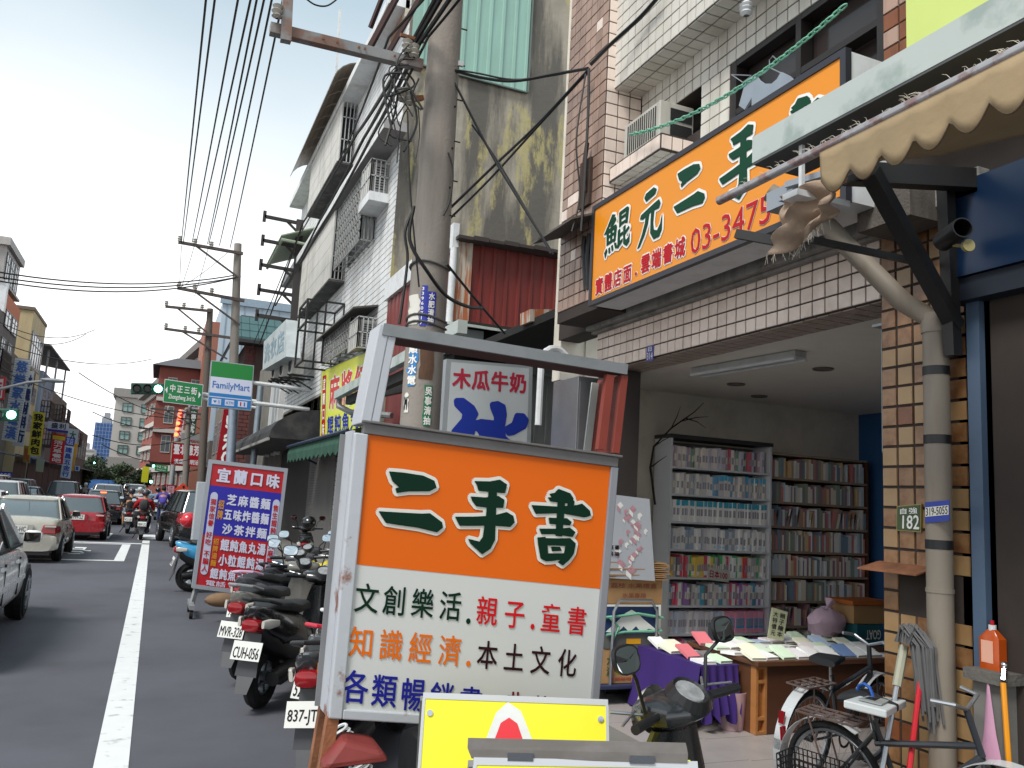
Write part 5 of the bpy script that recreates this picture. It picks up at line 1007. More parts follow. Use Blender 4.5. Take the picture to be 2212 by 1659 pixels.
b = MB(); rb = [q(-.02, .3, .015), q(.3, .26, .02), q(.6, .2, .02), q(1.02, .3, .015)]; b.tube(rb, .012, 5); b.tube([q(.12, .68, .02), q(.4, .62, .02), q(1, .6, .02)], .012, 5); b.tube([q(.15, .28, .02), q(.3, .5, .03), q(.22, .8, .02)], .01, 5); S('green_ribbon', 'pale green ribbon tied round the mountain print carton', 'ribbon', b, mat('ribbon_green', '#6fae92', r=.5, var=.05))
z += .352; o3 = carton('plain brown carton with faded red print, under the flattened cardboard', hx0 - .0, hx1 + .03, yt, yt + .38, z, z + .2, card); q = Quad((hx0, yt - .002, z + .2), (hx1 + .03, yt - .002, z + .2), (hx1 + .03, yt - .002, z), (hx0, yt - .002, z)); b = MB(); latin(b, q, '荔枝 水果禮盒', (.1, .15, .9, .35), .001, bold=.01); latin(b, q, '水果專用', (.3, .55, .7, .75), .001, bold=.01); P(o3, 'print', b, mat('fade_red', '#8f4a38', r=.8, var=0))
z += .202; rnd = random.Random(9)
for k in range(9):
    b = MB(); a_ = rnd.uniform(-.03, .03); b.slab([(hx0 - .02 + a_, yt - .03 + a_, z), (hx1 + .06 + a_, yt - .04, z + rnd.uniform(-.003, .003)), (hx1 + .08 + a_, yt + .4, z), (hx0 - .03, yt + .4, z)], (0, 0, .009)); z += .0165
    S('flat_cardboard', 'flattened brown cardboard sheet in the pile under the printed board', 'cardboard', b, card, group='flattened cardboard on the trolley')
q = Quad(PY(1323, 1068, yt - .02), PY(1403, 1078, yt - .02), PY(1415, 1255, yt - .05), PY(1308, 1248, yt - .05)); b = MB(); q.slab(b, 0, 0, 1, 1, -.02, 0); o4 = S('printed_board', 'white board printed with pink outlined blocks, leaning above the cartons', 'board', b, mat('board_white', '#aeb3ba', r=.6, var=.04, sc=3))
b = MB(); c2 = MB()
for k in range(26):
    cx, cy, s_ = rnd.gauss(.56, .15), .12 + .8 * k / 26, rnd.uniform(.05, .11); pp = [(cx - s_, cy), (cx, cy - s_ * .5), (cx + s_, cy), (cx, cy + s_ * .5)]; poly(b if k % 3 else c2, q, pp, d=.001 + k * .0001); poly(c2 if k % 2 else b, q, [(cx - s_, cy), (cx, cy + s_ * .5), (cx, cy + s_ * 1.1), (cx - s_, cy + s_ * .6)], d=.004 + k * .0001)
P(o4, 'pink_print', b, mat('print_pink', '#b98c96', r=.6, var=.2, sc=30)); P(o4, 'pale_print', c2, ink_w); b = MB(); text(b, q, '有書', (-.0, .6, .25, .66), .006, bold=.02); text(b, q, '飛揚', (-.0, .68, .25, .74), .006, bold=.02); P(o4, 'lettering', b, ink_k)
b = MB(); b.slab([(hx1 + .1, yt + .5, FZ), (hx1 + .4, yt + .55, FZ), (hx1 + .28, yt + .75, 1.0), (hx1 + .08, yt + .7, 1.0)], (0, .03, 0)); S('dark_panel', 'dark brown board leaning between the trolley and the bookcase', 'board', b, mat('dark_board', '#2a1a16', r=.6))
b = MB(); b.slab([(hx1 + .07, yt + .4, FZ), (hx1 + .09, yt + .4, FZ), (hx1 + .09, yt + .4, 1.3), (hx1 + .07, yt + .4, 1.3)], (0, .02, 0)); b.box(hx1 + .2, hx1 + .42, yt + .3, yt + .5, FZ, FZ + .2); S('steel_rod', 'thin steel upright beside the trolley', 'rod', b, alum)
# ------------------------------------------------------------------ orange and white bookshop sign on legs
yS = 3.3
TL, TR, BR, BL = PY(795, 938, yS), PY(1318, 1008, yS), PY(1271, 1565, yS), PY(740, 1531, yS)
q = Quad(TL, TR, BR, BL)
OS = T('bookshop_sign', 'large orange and white light box sign on rusty legs with empty frame on top', 'sign', ((TL.x + TR.x) / 2, yS, 0))
D_ = .17
rw = mat('rusty_white_frame', '#b2b6bd', r=.42, var=.05, sc=4, dirt='#7c4a30', amt=.85, ds=5, edge=(.60, .66), bump=.05, bs=30)
b = MB(); q.slab(b, 0, 0, 1, 1, -.03, 0); pn = P(OS, 'panel', b, mat('panel_white', '#c6c8c6', r=.45, var=.015, sc=2))
b = MB(); q.slab(b, .0, .0, 1, .486, 0, .0012); P(OS, 'orange_panel', b, mat('orange_film', '#da6203', r=.45, var=.02, sc=2, spec=.25))
b = MB(); q.slab(b, -.05, -.0, -.0, 1.035, -.028, .014); P(OS, 'left_rail', b, rw, bev=.006)
b = MB(); q.slab(b, -.051, -.01, -.042, 1.035, -D_, -.028); P(OS, 'left_side', b, rw)
b = MB(); q.slab(b, 1.0, 0, 1.035, 1.03, -D_, .012); P(OS, 'right_rail', b, mat('grey_rail', '#8b8d94', r=.45, metal=.3, var=.05), bev=.004)
b = MB(); q.slab(b, -.0, 1.0, 1.0, 1.035, -.028, .012); P(OS, 'bottom_rail', b, rw, bev=.005)
b = MB(); q.slab(b, -.02, -.042, 1.03, -.0, -.028, .014); q.slab(b, -.03, -.05, 1.04, -.04, -D_, .03); P(OS, 'middle_rail', b, mat('dull_rail', '#6c6a6a', r=.5, metal=.3, var=.08, dirt='#4a423e', amt=.5, ds=5), bev=.003)
b = MB(); q.slab(b, -.07, 0, 1.03, 1.03, -D_, -D_ + .01); P(OS, 'back_panel', b, mat('back_panel', '#77787a', r=.6))
# empty frame above
q2 = Quad(PY(838, 708, yS), PY(1343, 792, yS), PY(1322, 978, yS), PY(797, 917, yS))
b = MB(); q2.slab(b, -.02, -.0, 1.02, .09, -.0, .02); q2.slab(b, -.02, -.03, 1.02, .0, -.16, .02); P(OS, 'top_rail', b, mat('dull_zinc', '#85888c', r=.5, metal=.3, var=.08, dirt='#56605c', amt=.5, ds=6))
b = MB(); q2.slab(b, .0, .02, 1.0, .09, -.16, -.001); P(OS, 'top_inner', b, mat('dark_red_primer', '#4a2220', r=.7, var=.1))
b = MB(); q2.slab(b, -.035, -.02, .004, 1.0, -.16, .015); q2.slab(b, .004, -.02, .035, .97, -.03, .012); P(OS, 'upper_left_post', b, rw, bev=.004)
b = MB(); q2.slab(b, .93, .12, .965, .98, -.02, .012); q2.slab(b, 1.0, .1, 1.03, 1.0, -.22, .01); q2.slab(b, .965, .5, 1.0, .53, -.1, -.08); P(OS, 'upper_right_post', b, mat('red_primer', '#7e3226', r=.6, var=.12))
b = MB(); q2.slab(b, 1.0, .14, 1.012, .98, -.2, -.02); q2.slab(b, .966, .14, .999, .98, -.21, -.2); P(OS, 'side_sheet', b, galv)
for s in (.0, .97):
    b = MB(); t_ = q(s - .03, 1.03, -.02); b.bar(t_, (t_.x - .07, yS + .03, 0), .045); P(OS, 'leg', b, rust)
    b = MB(); t_ = q(s - .03, 1.03, -D_); b.bar(t_, (t_.x - .07, yS + D_, 0), .045); P(OS, 'leg', b, rust)
    b = MB(); b.bar((t_.x - .07, yS - .2, .03), (t_.x - .07, yS + .5, .03), .05); P(OS, 'foot', b, rust)
brush_sign(OS, q, [('er', cell4(q, (818, 1110), (860, 1016), (957, 1130), (930, 1155))), ('shou', cell4(q, (985, 1110), (1050, 1032), (1119, 1100), (1060, 1192))), ('shu', cell4(q, (1150, 1085), (1185, 1052), (1278, 1085), (1235, 1212)))], .004, .016, mat('dark_green_film', '#04291b', r=.6, var=0, spec=.15), mat('white_film', '#d6d5cd', r=.35, var=0))
def row(s, cols, pts, nm='lettering'):
    """pts: centres seen in the photo, first and last; each glyph gets its own cell"""
    pass
lf = {'g': mat('dark_green_film', '', 0) if 0 else MATS['dark_green_film'], 'r': mat('red_film', '#c4161f', r=.6, var=0, spec=.15), 'o': mat('orange_letter', '#d9690d', r=.6, var=0, spec=.15), 'k': mat('maroon_black', '#2a0f14', r=.6, var=0, spec=.15), 'b': mat('navy_film', '#1c2186', r=.6, var=0, spec=.15), 'm': mat('maroon_film', '#6e1220', r=.6, var=0, spec=.15)}
acc = {k: MB() for k in lf}
def put_row(col, s, u0, v0, u1, v1, size, bold=.018):
    n = len(s)
    for i, chh in enumerate(s):
        t = i / max(1, n - 1); u = u0 + (u1 - u0) * t; v = v0 + (v1 - v0) * t; c = onq(q, u, v); h = size * 1.0; w_ = h * q.h / q.w * .84
        put(acc[col], q, cjk(chh), (c[0] - w_ / 2, c[1] - h / 2, c[0] + w_ / 2, c[1] + h / 2), .003, bold, 8, shear=.0)
put_row('g', '文創樂活', 793, 1291, 978, 1302, .113, .01); put_row('r', '親子', 1059, 1310, 1120, 1315, .113, .01); put_row('r', '童書', 1200, 1321, 1257, 1325, .113, .01)
put_row('o', '知識經濟', 782, 1386, 979, 1396, .116, .01); put_row('k', '本土文化', 1062, 1402, 1239, 1412, .11, .01)
put_row('b', '各類暢銷書', 769, 1482, 1027, 1503, .122, .013); put_row('m', '典藏書', 1125, 1507, 1241, 1517, .116, .01)
for c, u, v in (('g', 1018, 1333), ('r', 1160, 1340), ('o', 1020, 1422)): s_, t_ = onq(q, u, v); poly(acc[c], q, [(s_ + .009 * math.cos(a), t_ + .011 * math.sin(a)) for a in [k * math.pi / 5 for k in range(10)]], d=.003)
for k, nm in zip('grokbm', ('green_lettering', 'red_lettering', 'orange_lettering', 'dark_lettering', 'blue_lettering', 'maroon_lettering')): P(OS, nm, acc[k], lf[k])

# ------------------------------------------------------------------ folding yellow boards in front
yel = mat('yellow_board', '#e6de2c', r=.4, var=.025, sc=3)
def pz3(u, v, z): return PZ(u, v, z)
def aboard(lbl, u0, v0, u1, v1, z, hw, extra):
    a, c = PZ(u0, v0, z), PZ(u1, v1, z); e = (c - a); e.z = 0; nrm = V((e.y, -e.x, 0)).normalized()
    t = T('folding_board', lbl, 'signboard', ((a + c) / 2).xy.to_3d())
    fa, fc = a + nrm * .28, c + nrm * .28; fa.z = fc.z = .02
    Q = Quad(a, c, fc, fa); b = MB(); Q.slab(b, 0, 0, 1, 1, -.01, 0); P(t, 'front_panel', b, yel)
    b = MB()
    for s0, t0, s1, t1 in ((-.008, -.012, 1.008, .01), (-.01, .01, .006, 1), (.994, .01, 1.01, 1), (.006, .98, .994, 1.001)): Q.slab(b, s0, t0, s1, t1, -.012, .003)
    P(t, 'edging', b, mat('pale_edge', '#b9bcc0', r=.4, metal=.2, var=.03))
    ba, bc = a - nrm * .05, c - nrm * .05; ra, rc = a - nrm * .36, c - nrm * .36; ra.z = rc.z = .02; Q3 = Quad(bc, ba, ra, rc); b = MB(); Q3.slab(b, 0, 0, 1, 1, -.01, 0); P(t, 'rear_panel', b, yel)
    b = MB(); b.bar(ba + V((0, 0, -.02)), ra, .03); b.bar(bc + V((0, 0, -.02)), rc, .03); P(t, 'rear_leg', b, grey_m)
    b = MB()
    for s in (.035, .965): b.disc(Q(s, .06 if hw else .05, 0), Q.n, .011, 12, .006)
    P(t, 'screw', b, chrome)
    return t, Q, a, c, nrm
t1_, Qa, a_, c_, nr = aboard('yellow folding board with the top of a red and white emblem, behind the other board', 917, 1503, 1310, 1518, .92, .5, 0)
ctr = onq(Qa, 1095, 1590)
em_o = [(-.19, .30), (-.14, .14), (-.07, .02), (0, -.02), (.08, .01), (.16, .12), (.22, .3)]; em_i = [(-.14, .30), (-.10, .16), (-.04, .055), (.01, .035), (.06, .055), (.12, .15), (.17, .3)]
b = MB(); poly(b, Qa, [(ctr[0] + x * .9, ctr[1] - .1 + y) for x, y in em_o], d=.002); P(t1_, 'emblem_white', b, white_p)
b = MB(); poly(b, Qa, [(ctr[0] + x * .9, ctr[1] - .1 + y) for x, y in em_i], d=.004); P(t1_, 'emblem_red', b, mat('emblem_red', '#d6303c', r=.4, var=0))
b = MB(); poly(b, Qa, [(ctr[0] + x, ctr[1] - .1 + y) for x, y in ((-.005, .16), (.02, .22), (-.04, .22))], d=.006); P(t1_, 'emblem_white', b, white_p)
t2_, Qb, a_, c_, nr = aboard('nearest yellow folding board with grey hinged top bar', 1027, 1645, 1503, 1653, .88, .5, 0)
zt2 = .915; A1, A2 = PZ(1010, 1592, zt2 + .03), PZ(1483, 1603, zt2 + .03)
wgrey = mat('grey_bar_wood', '#6f6a66', r=.6, var=.12, sc=4, stretch=(1, 8, 8), dirt='#8c8b8b', amt=.5, ds=5)
b = MB(); f0, f1 = PZ(1018, 1640, .885), PZ(1487, 1650, .885); up_ = V((0, 0, 1))
b.hexa([f0, f1, A2 + V((0, 0, -.03)), A1 + V((0, 0, -.03)), f0 + V((0, 0, .028)), f1 + V((0, 0, .028)), A2, A1]); P(t2_, 'top_bar', b, wgrey, bev=.003)
for k in (.16, .72):
    b = MB(); p = f0.lerp(f1, k) + V((0, -.004, .010)); e = (f1 - f0).normalized(); b.bar(p, p + e * .075, .004, .022); P(t2_, 'hinge', b, chrome)
# ------------------------------------------------------------------ big concrete pole with arm
yP = 7.6
pl = T('concrete_pole', 'thick concrete utility pole with torn stickers and wires', 'pole', (2.1, yP, 0))
base = PY(908, 900, yP); top_ = PY(966, 0, yP); d = (top_ - base); bt_ = base - d * (base.z / d.z)
concp = mat('pole_concrete', '#8a847d', r=.85, var=.08, sc=2, bump=.25, bs=35, dirt='#5c5048', amt=.5, ds=1.2, streak=3)
def pole_at(z): return bt_ + (top_ - bt_) * (z / top_.z)
b = MB(); b.tube([pole_at(z) for z in (0, 3, 6, 9, 12)], [.20, .185, .165, .15, .135], 28); P(pl, 'shaft', b, concp, smooth=True)
rt = ray(900, 400).normalized()
def on_pole(v, du, off=0): # point on the front of the shaft
    u = 908 + (966 - 908) * (900 - v) / 900; p = PY(u + du, v, yP); t = (p - EYE).normalized(); return p - t * (.16 + off)
b = MB()
for v in (62, 140, 215, 305, 390, 465): p = on_pole(v, 35); b.bar(p, p + V((.06, 0, 0)), .012, .01)
for v in (230, 320, 405): p = on_pole(v, 32); b.ball(p, .012, 6, 4)
P(pl, 'rung_hole', b, mat('hole_dark', '#2a2623', r=.9))
b = MB(); p = on_pole(138, 38); b.cbox(p, (.05, .03, .05)); P(pl, 'bolt_plate', b, steel_w)
b = MB()
for v in (575, 690, 705): z = PY(908, v, yP).z; c = pole_at(z); b.tube([c + V((.192 * math.cos(a), .192 * math.sin(a), .02 * math.sin(a * 2))) for a in [2 * math.pi * k / 20 for k in range(20)]], .012, 5, closed=True)
P(pl, 'wire_band', b, mat('band_grey', '#4f4f4e', r=.6), smooth=True)
def patch(u0, v0, u1, v1, m, name, s='', vert=True, im=ink_w, jag=.15, r_=.19, seed=0):
    rnd = random.Random(seed); z0 = PY((u0 + u1) / 2, v1, yP).z; z1 = PY((u0 + u1) / 2, v0, yP).z; n = 8
    def pt(u, z, o=.0):
        c = pole_at(z); rr = (.2 - .005 * z if z < 3 else .185 - .00667 * (z - 3)) + .005 + o; p = PY(u, v0, yP); dx = (u - (908 + 58 * (900 - (v0 + v1) / 2) / 900)) / 45.; a = -math.pi / 2 - .27 + math.asin(max(-.97, min(.97, dx * .92))); return c + V((rr * math.cos(a), rr * math.sin(a), 0))
    b = MB(); L_ = []
    for k in range(n + 1):
        z = z0 + (z1 - z0) * k / n; j0, j1 = rnd.uniform(0, jag), rnd.uniform(0, jag); L_.append([pt(u0 + (u1 - u0) * (j0 + (1 - j0 - j1) * i / 4), z) for i in range(5)])
    for k in range(n):
        for i in range(4): b.quad(L_[k][i], L_[k][i + 1], L_[k + 1][i + 1], L_[k + 1][i])
    o = P(pl, name, b, m)
    if s:
        b = MB(); gm_ = max(1, len(s))
        class Q9:
            w = .1 * 1; h = (z1 - z0)
            def __call__(s_, a, c, d=0): return pt(u0 + (u1 - u0) * a, z1 + (z0 - z1) * c, .002 + d)
        text(b, Q9(), s, (.12, .02, .88, .98), .001, vert=vert, bold=.03); P(o, 'writing', b, im)
stb = mat('sticker_ultramarine', '#1e2f9c', r=.5, var=.1)
patch(872, 640, 905, 705, paper, 'torn_paper', jag=.25, seed=1); patch(903, 625, 922, 712, stb, 'sticker', '33960717', seed=2); patch(920, 640, 942, 712, stb, 'sticker', '水肥清抽', jag=.05, seed=3)
patch(873, 745, 902, 838, mat('sticker_sky', '#2a78b8', r=.5), 'sticker', '順水水電', jag=.3, seed=5); patch(912, 838, 936, 925, mat('sticker_green', '#14754c', r=.5, var=.3, sc=30), 'sticker', '吳事清抽', jag=.2, seed=6); patch(868, 850, 880, 893, paper, 'torn_paper', 'M', jag=.4, im=ink_k, seed=7); patch(903, 750, 940, 825, mat('scraped_rust', '#5b4334', r=.9, var=.3, sc=12), 'scraped_patch', jag=.1, seed=8)
# galvanised arm
arm = mat('rusty_zinc_arm', '#8b8c8c', r=.5, metal=.35, var=.07, dirt='#7f5238', amt=.7, ds=2.2, edge=(.5, .6))
b = MB(); a1 = PY(583, 62, yP - .2); a2 = PY(912, 142, yP - .2); b.bar(a1, a2, .09, .1); ar = T('pole_arm', 'rust stained steel cross arm reaching out from the concrete pole', 'cross arm', a2); P(ar, 'beam', b, arm, bev=.004)
b = MB(); u_ = PY(622, -20, yP - .27); l_ = PY(617, 90, yP - .27); b.bar(u_, l_, .08, .09); P(ar, 'upright', b, arm)
b = MB()
for t in (.33, .42, .56, .6, .8): p = a1.lerp(a2, t); b.lathe([(0, 0), (.012, 0), (.012, .01), (0, .01)], p + V((0, -.055, 0)), (0, -1, 0), 8)
P(ar, 'bolt', b, rust)
def insul(par, p, s=1., m=None):
    b = MB(); b.lathe([(.015 * s, -.09 * s), (.05 * s, -.07 * s), (.03 * s, -.05 * s), (.055 * s, -.02 * s), (.03 * s, 0), (.05 * s, .03 * s), (.02 * s, .05 * s), (0, .06 * s)], p, (0, 0, 1), 10); P(par, 'insulator', b, m or mat('porcelain', '#a9a69d', r=.3, var=.05), smooth=True)
for u, v in ((880, 95), (895, 105), (868, 200), (886, 208), (600, 20)): insul(ar if v < 150 else pl, PY(u, v, yP - .3), 1.0)
b = MB(); b.bar(PY(870, 215, yP - .2), PY(912, 212, yP - .1), .05); b.bar(PY(865, 75, yP - .2), PY(915, 90, yP - .15), .03); P(pl, 'clamp', b, rust)
# ------------------------------------------------------------------ red and blue noodle menu sign
yM = 11.5
q = Quad(PY(452, 992, yM), PY(622, 1012, yM), PY(588, 1292, yM), PY(414, 1270, yM))
MS = T('noodle_menu_sign', 'red and blue menu sign of a noodle shop standing on castors by the scooters', 'sign', ((q.c[3] + q.c[2]) / 2).xy.to_3d())
b = MB(); q.slab(b, .03, .02, .97, .985, -.13, 0); P(MS, 'panel', b, mat('menu_red', '#b01824', r=.4, var=.02))
b = MB()
for s in ((-.0, 0, 1, .03), (-.0, .97, 1, 1), (-.0, .03, .045, .97), (.955, .03, 1, .97)): q.slab(b, *s, -.15, .01)
P(MS, 'frame', b, mat('frame_alu', '#9da2ab', r=.4, metal=.3, var=.03))
b = MB(); q.slab(b, .045, .2, .955, .58, 0, .004); P(MS, 'blue_panel', b, mat('menu_blue', '#231f9a', r=.4, var=.02))
b = MB(); q.slab(b, .075, .28, .165, .86, .004, .008); q.slab(b, .86, .28, .95, .86, .004, .008); P(MS, 'pale_strip', b, mat('menu_pale', '#b7bcd2', r=.4, var=0))
for s_ in (.12, .905):
    for t_ in (.28, .86): b = MB(); poly(b, q, [(s_ + .045 * math.cos(a), t_ + .03 * math.sin(a)) for a in [k * math.pi / 6 for k in range(12)]], d=.0075); P(MS, 'pale_strip', b, MATS['menu_pale'])
b = MB(); text(b, q, '宜蘭口味', (.1, .045, .93, .18), .009, bold=.035, fill=.85, n=8)
text(b, q, '芝麻醬麵', (.27, .245, .84, .345), .009, bold=.03, fill=.88); text(b, q, '五味炸醬麵', (.26, .36, .84, .46), .009, bold=.03, fill=.9); text(b, q, '沙茶拌麵', (.26, .475, .84, .57), .009, bold=.03, fill=.88)
text(b, q, '餛飩魚丸湯', (.27, .595, .845, .695), .009, bold=.03, fill=.92); text(b, q, '小粒餛飩湯', (.27, .71, .845, .81), .009, bold=.03, fill=.92); text(b, q, '餛飩魚丸湯麵', (.19, .825, .845, .915), .009, bold=.03, fill=.92)
latin(b, q, '電話 03-347', (.16, .925, .8, .965), .009, bold=.015); P(MS, 'white_lettering', b, mat('menu_white', '#c9cbe0', r=.4, var=0))
b = MB(); text(b, q, '招牌', (.18, .3, .26, .46), .009, vert=True, bold=.02); text(b, q, '招牌湯麵', (.18, .6, .255, .82), .009, vert=True, bold=.02); P(MS, 'yellow_lettering', b, mat('menu_gold', '#c98a1a', r=.4, var=0))
b = MB(); text(b, q, '獨家信譽', (.08, .3, .16, .52), .012, vert=True, bold=.02); text(b, q, '不騙人', (.08, .7, .16, .87), .012, vert=True, bold=.02); text(b, q, '好吃', (.08, .555, .16, .665), .012, vert=True, bold=.02); text(b, q, '售生餛飩魚丸麻醬炸醬', (.865, .29, .945, .87), .012, vert=True, bold=.02); P(MS, 'red_lettering', b, ink_r)
for s in (.06, .9):
    b = MB(); t_ = q(s, 1, -.07); b.bar(t_, (t_.x - .04, yM + .05, .12), .05); P(MS, 'leg', b, grey_m); b = MB(); b.bar((t_.x - .05, yM - .35, .14), (t_.x - .05, yM + .35, .14), .06, .05); P(MS, 'foot', b, grey_m)
    for y in (-.3, .3): b = MB(); b.lathe([(0, -.02), (.05, -.02), (.05, .02), (0, .02)], (t_.x - .05, yM + y, .055), (1, 0, 0), 12); P(MS, 'castor', b, rubber)
b = MB(); b.bar((.75, yM + .3, .14), (2.0, yM + .3, .14), .05); P(MS, 'cross_bar', b, grey_m)
b = MB(); p = PY(478, 1296, 10.9); b.ball(p, (.19, .1, .085), 12, 8); S('driftwood_log', 'short brown log lying between the menu sign and the black scooter', 'log', b, mat('log_brown', '#7a5f45', r=.8, var=.2), smooth=True)
# ------------------------------------------------------------------ utility poles further on
def upole(lbl, u0, v0, u1, v1, y, r0, r1, arms, m=None):
    a, c = PY(u0, v0, y), PY(u1, v1, y); d = (c - a); a0 = a - d * (a.z / d.z)
    t = T('utility_pole', lbl, 'pole', a0, group='utility poles along the street'); b = MB(); b.tube([a0, c], [r0, r1], 14); P(t, 'shaft', b, m or concp, smooth=True)
    for (ua, va, ub, vb, ins) in arms:
        p, q_ = PY(ua, va, y - r0), PY(ub, vb, y - r0); b = MB(); b.bar(p, q_, .1, .1); P(t, 'cross_arm', b, mat('arm_dark', '#4e4542', r=.7, var=.2))
        for s in ins: insul(t, p.lerp(q_, s) + V((0, 0, .16)), 1.6)
        b = MB(); b.bar(p.lerp(q_, .25), q_.lerp(p, .03) - V((0, 0, .9)), .06); P(t, 'brace', b, MATS['arm_dark'])
    return t
upole('concrete pole with two cross arms rising behind the green sign', 497, 1000, 514, 527, 31, .2, .13, [(385, 523, 525, 548, (.02, .25, .5)), (383, 622, 528, 650, (.02, .25, .5))])
upole('slim weathered pole with cross arms left of the street sign board', 432, 1090, 454, 667, 36, .17, .12, [(357, 662, 455, 672, (.02, .4, .8)), (355, 710, 500, 730, (.02, .3, .5))], mat('pole_brown', '#5f564f', r=.85, var=.1))
upole('short pole with one cross arm behind the street name sign', 398, 1080, 408, 880, 48, .17, .14, [(325, 882, 450, 897, (.02, .3, .6))])
upole('distant pole with a wide cross arm before the red brick school', 370, 1060, 378, 900, 80, .25, .2, [(300, 925, 400, 935, (.1, .5, .9))])
# post with trumpet shaped arms on the white building
tp = T('cable_rack_post', 'black post with five flared arms fixed to the far end of the white building', 'post', (3.55, 27.5, 6.3)); a, c = PX(648, 476, 3.55), PX(634, 705, 3.55); b = MB(); b.bar(c, a, .22, .12); P(tp, 'post', b, mat('post_dark', '#2f2b2b', r=.7))
for k in range(5):
    p = c.lerp(a, .05 + k * .23); tip = p + V((-1.15, 0, .03)); b = MB(); b.bar(p, tip, .1, .1); b.bar(p - V((0, 0, .35)), p + V((-.4, 0, -.02)), .07); b.bar(tip - V((0, 0, .18)), tip + V((0, 0, .18)), .1, .1); P(tp, 'arm', b, MATS['post_dark'])
# ------------------------------------------------------------------ traffic lights and street sign
glow = mat('green_lamp', '#7dffd0', em=14, var=0); off_l = mat('off_lamp', '#161a18', r=.3, var=0); tg = mat('signal_green', '#0f4a3a', r=.4, var=.05)
def signal(lbl, u0, v0, u1, v1, y, on=2, n=3):
    a, c = PY(u0, v0, y), PY(u1, v1, y); w_ = (c.x - a.x); h = w_ / n
    t = T('traffic_light', lbl, 'traffic light', a); e = (c - a).normalized(); up = V((0, 0, 1)); up = (up - e * up.dot(e)).normalized(); Q = Quad(a + up * h / 2, c + up * h / 2, c - up * h / 2, a - up * h / 2)
    b = MB(); Q.slab(b, -.02, -.08, 1.02, 1.08, -h * .5, 0); P(t, 'housing', b, tg, bev=.03)
    for k in range(n):
        b = MB(); ct = Q((k + .5) / n, .5, .005); b.lathe([(h * .42, 0), (h * .42, h * .5), (h * .38, h * .5), (h * .38, 0)], ct, Q.n, 18); P(t, 'visor', b, mat('visor', '#0d1614', r=.6)) if k != on else None
        b = MB(); b.lathe([(0, .02 * h), (h * .3, .015 * h), (h * .38, 0)], ct, Q.n, 18); P(t, 'lamp', b, glow if k == on else off_l)
    return t, Q
ts, Q = signal('large horizontal traffic light showing green beside the green street sign', 284, 839, 353, 840, 30)
q = Quad(PY(357, 820, 30), PY(438, 832, 30), PY(434, 877, 30), PY(353, 867, 30))
ss = T('street_name_sign', 'green street name sign with white writing beside the large traffic light', 'street sign', q.c[3]); b = MB(); q.slab(b, -.015, -.03, 1.015, 1.03, -.05, -.004); P(ss, 'rim', b, white_p)
b = MB(); q.slab(b, 0, 0, 1, 1, -.004, .0); P(ss, 'panel', b, mat('sign_green', '#05793f', r=.4, var=0)); b = MB(); text(b, q, '中正三街', (.12, .12, .88, .56), .01, bold=.015, fill=.85); latin(b, q, 'Zhongzheng 3rd St.', (.12, .62, .84, .9), .01, bold=.01); poly(b, q, [(.02, .45), (.08, .3), (.08, .62)], d=.01); poly(b, q, [(.97, .48), (.91, .33), (.91, .66)], d=.01); P(ss, 'lettering', b, ink_w)
sa = T('signal_mast_arm', 'white steel mast arm holding the large traffic light and street sign', 'mast', (3, 30.4, 0)); b = MB(); p1 = PY(430, 850, 30.2); p2 = PY(560, 868, 30.2); b.tube([PY(352, 838, 30.2), p1, p2], .06, 8); b.tube([PY(430, 860, 30.2), PY(560, 882, 30.2)], .05, 8); P(sa, 'arm', b, white_p, smooth=True); b = MB(); b.tube([(p2.x, 30.2, 0), (p2.x, 30.2, p2.z + .6)], .11, 12); P(sa, 'post', b, mat('post_bluegrey', '#8b97a1', r=.4, metal=.3), smooth=True)
signal('traffic light at the picture border showing green before the left hand shops', -45, 896, 38, 896, 27)
lp = T('street_lamp', 'slim street lamp arm reaching over the border traffic light', 'street lamp', (-7, 38, 0)); b = MB(); b.tube([PY(-60, 850, 33), PY(10, 838, 33), PY(60, 826, 33), PY(110, 822, 33)], [.06, .05, .05, .04], 8); b.tube([PY(-60, 850, 33), V((PY(-60, 850, 33).x - .2, 33, 0))], .09, 8); P(lp, 'arm', b, mat('lamp_grey', '#7d8085', r=.5), smooth=True); b = MB(); b.ball(PY(115, 822, 33), (.42, .16, .08), 10, 6); P(lp, 'head', b, mat('lamp_head', '#8c9094', r=.4), smooth=True)
# convenience store sign
yF = 25
q = Quad(PY(458, 780, yF), PY(547, 791, yF), PY(541, 885, yF), PY(450, 876, yF))
fm = T('convenience_store_sign', 'green white and blue convenience store sign hung out on white arms', 'sign', q.c[3]); b = MB(); q.slab(b, -.02, -.02, 1.02, 1.02, -.25, -.004); P(fm, 'case', b, mat('case_grey', '#9aa0a6', r=.4, metal=.3))
b = MB(); q.slab(b, 0, 0, 1, .34, -.004, 0); P(fm, 'green_band', b, mat('fm_green', '#117a33', r=.35, var=0)); b = MB(); q.slab(b, 0, .34, 1, .7, -.004, .0); P(fm, 'white_band', b, mat('fm_white', '#c5cbe0', r=.35, var=0)); b = MB(); q.slab(b, 0, .7, 1, 1, -.004, 0); P(fm, 'blue_band', b, mat('fm_blue', '#1d72b4', r=.35, var=0))
b = MB(); latin(b, q, 'FamilyMart', (.06, .44, .95, .64), .004, bold=.01); P(fm, 'lettering', b, mat('fm_ink', '#1b64b0', r=.4, var=0))
b = MB(); q.slab(b, 0, .78, 1, .8, .001, .004)
for k in range(3): q.slab(b, .07 + k * .31, .83, .29 + k * .31, .96, .001, .006)
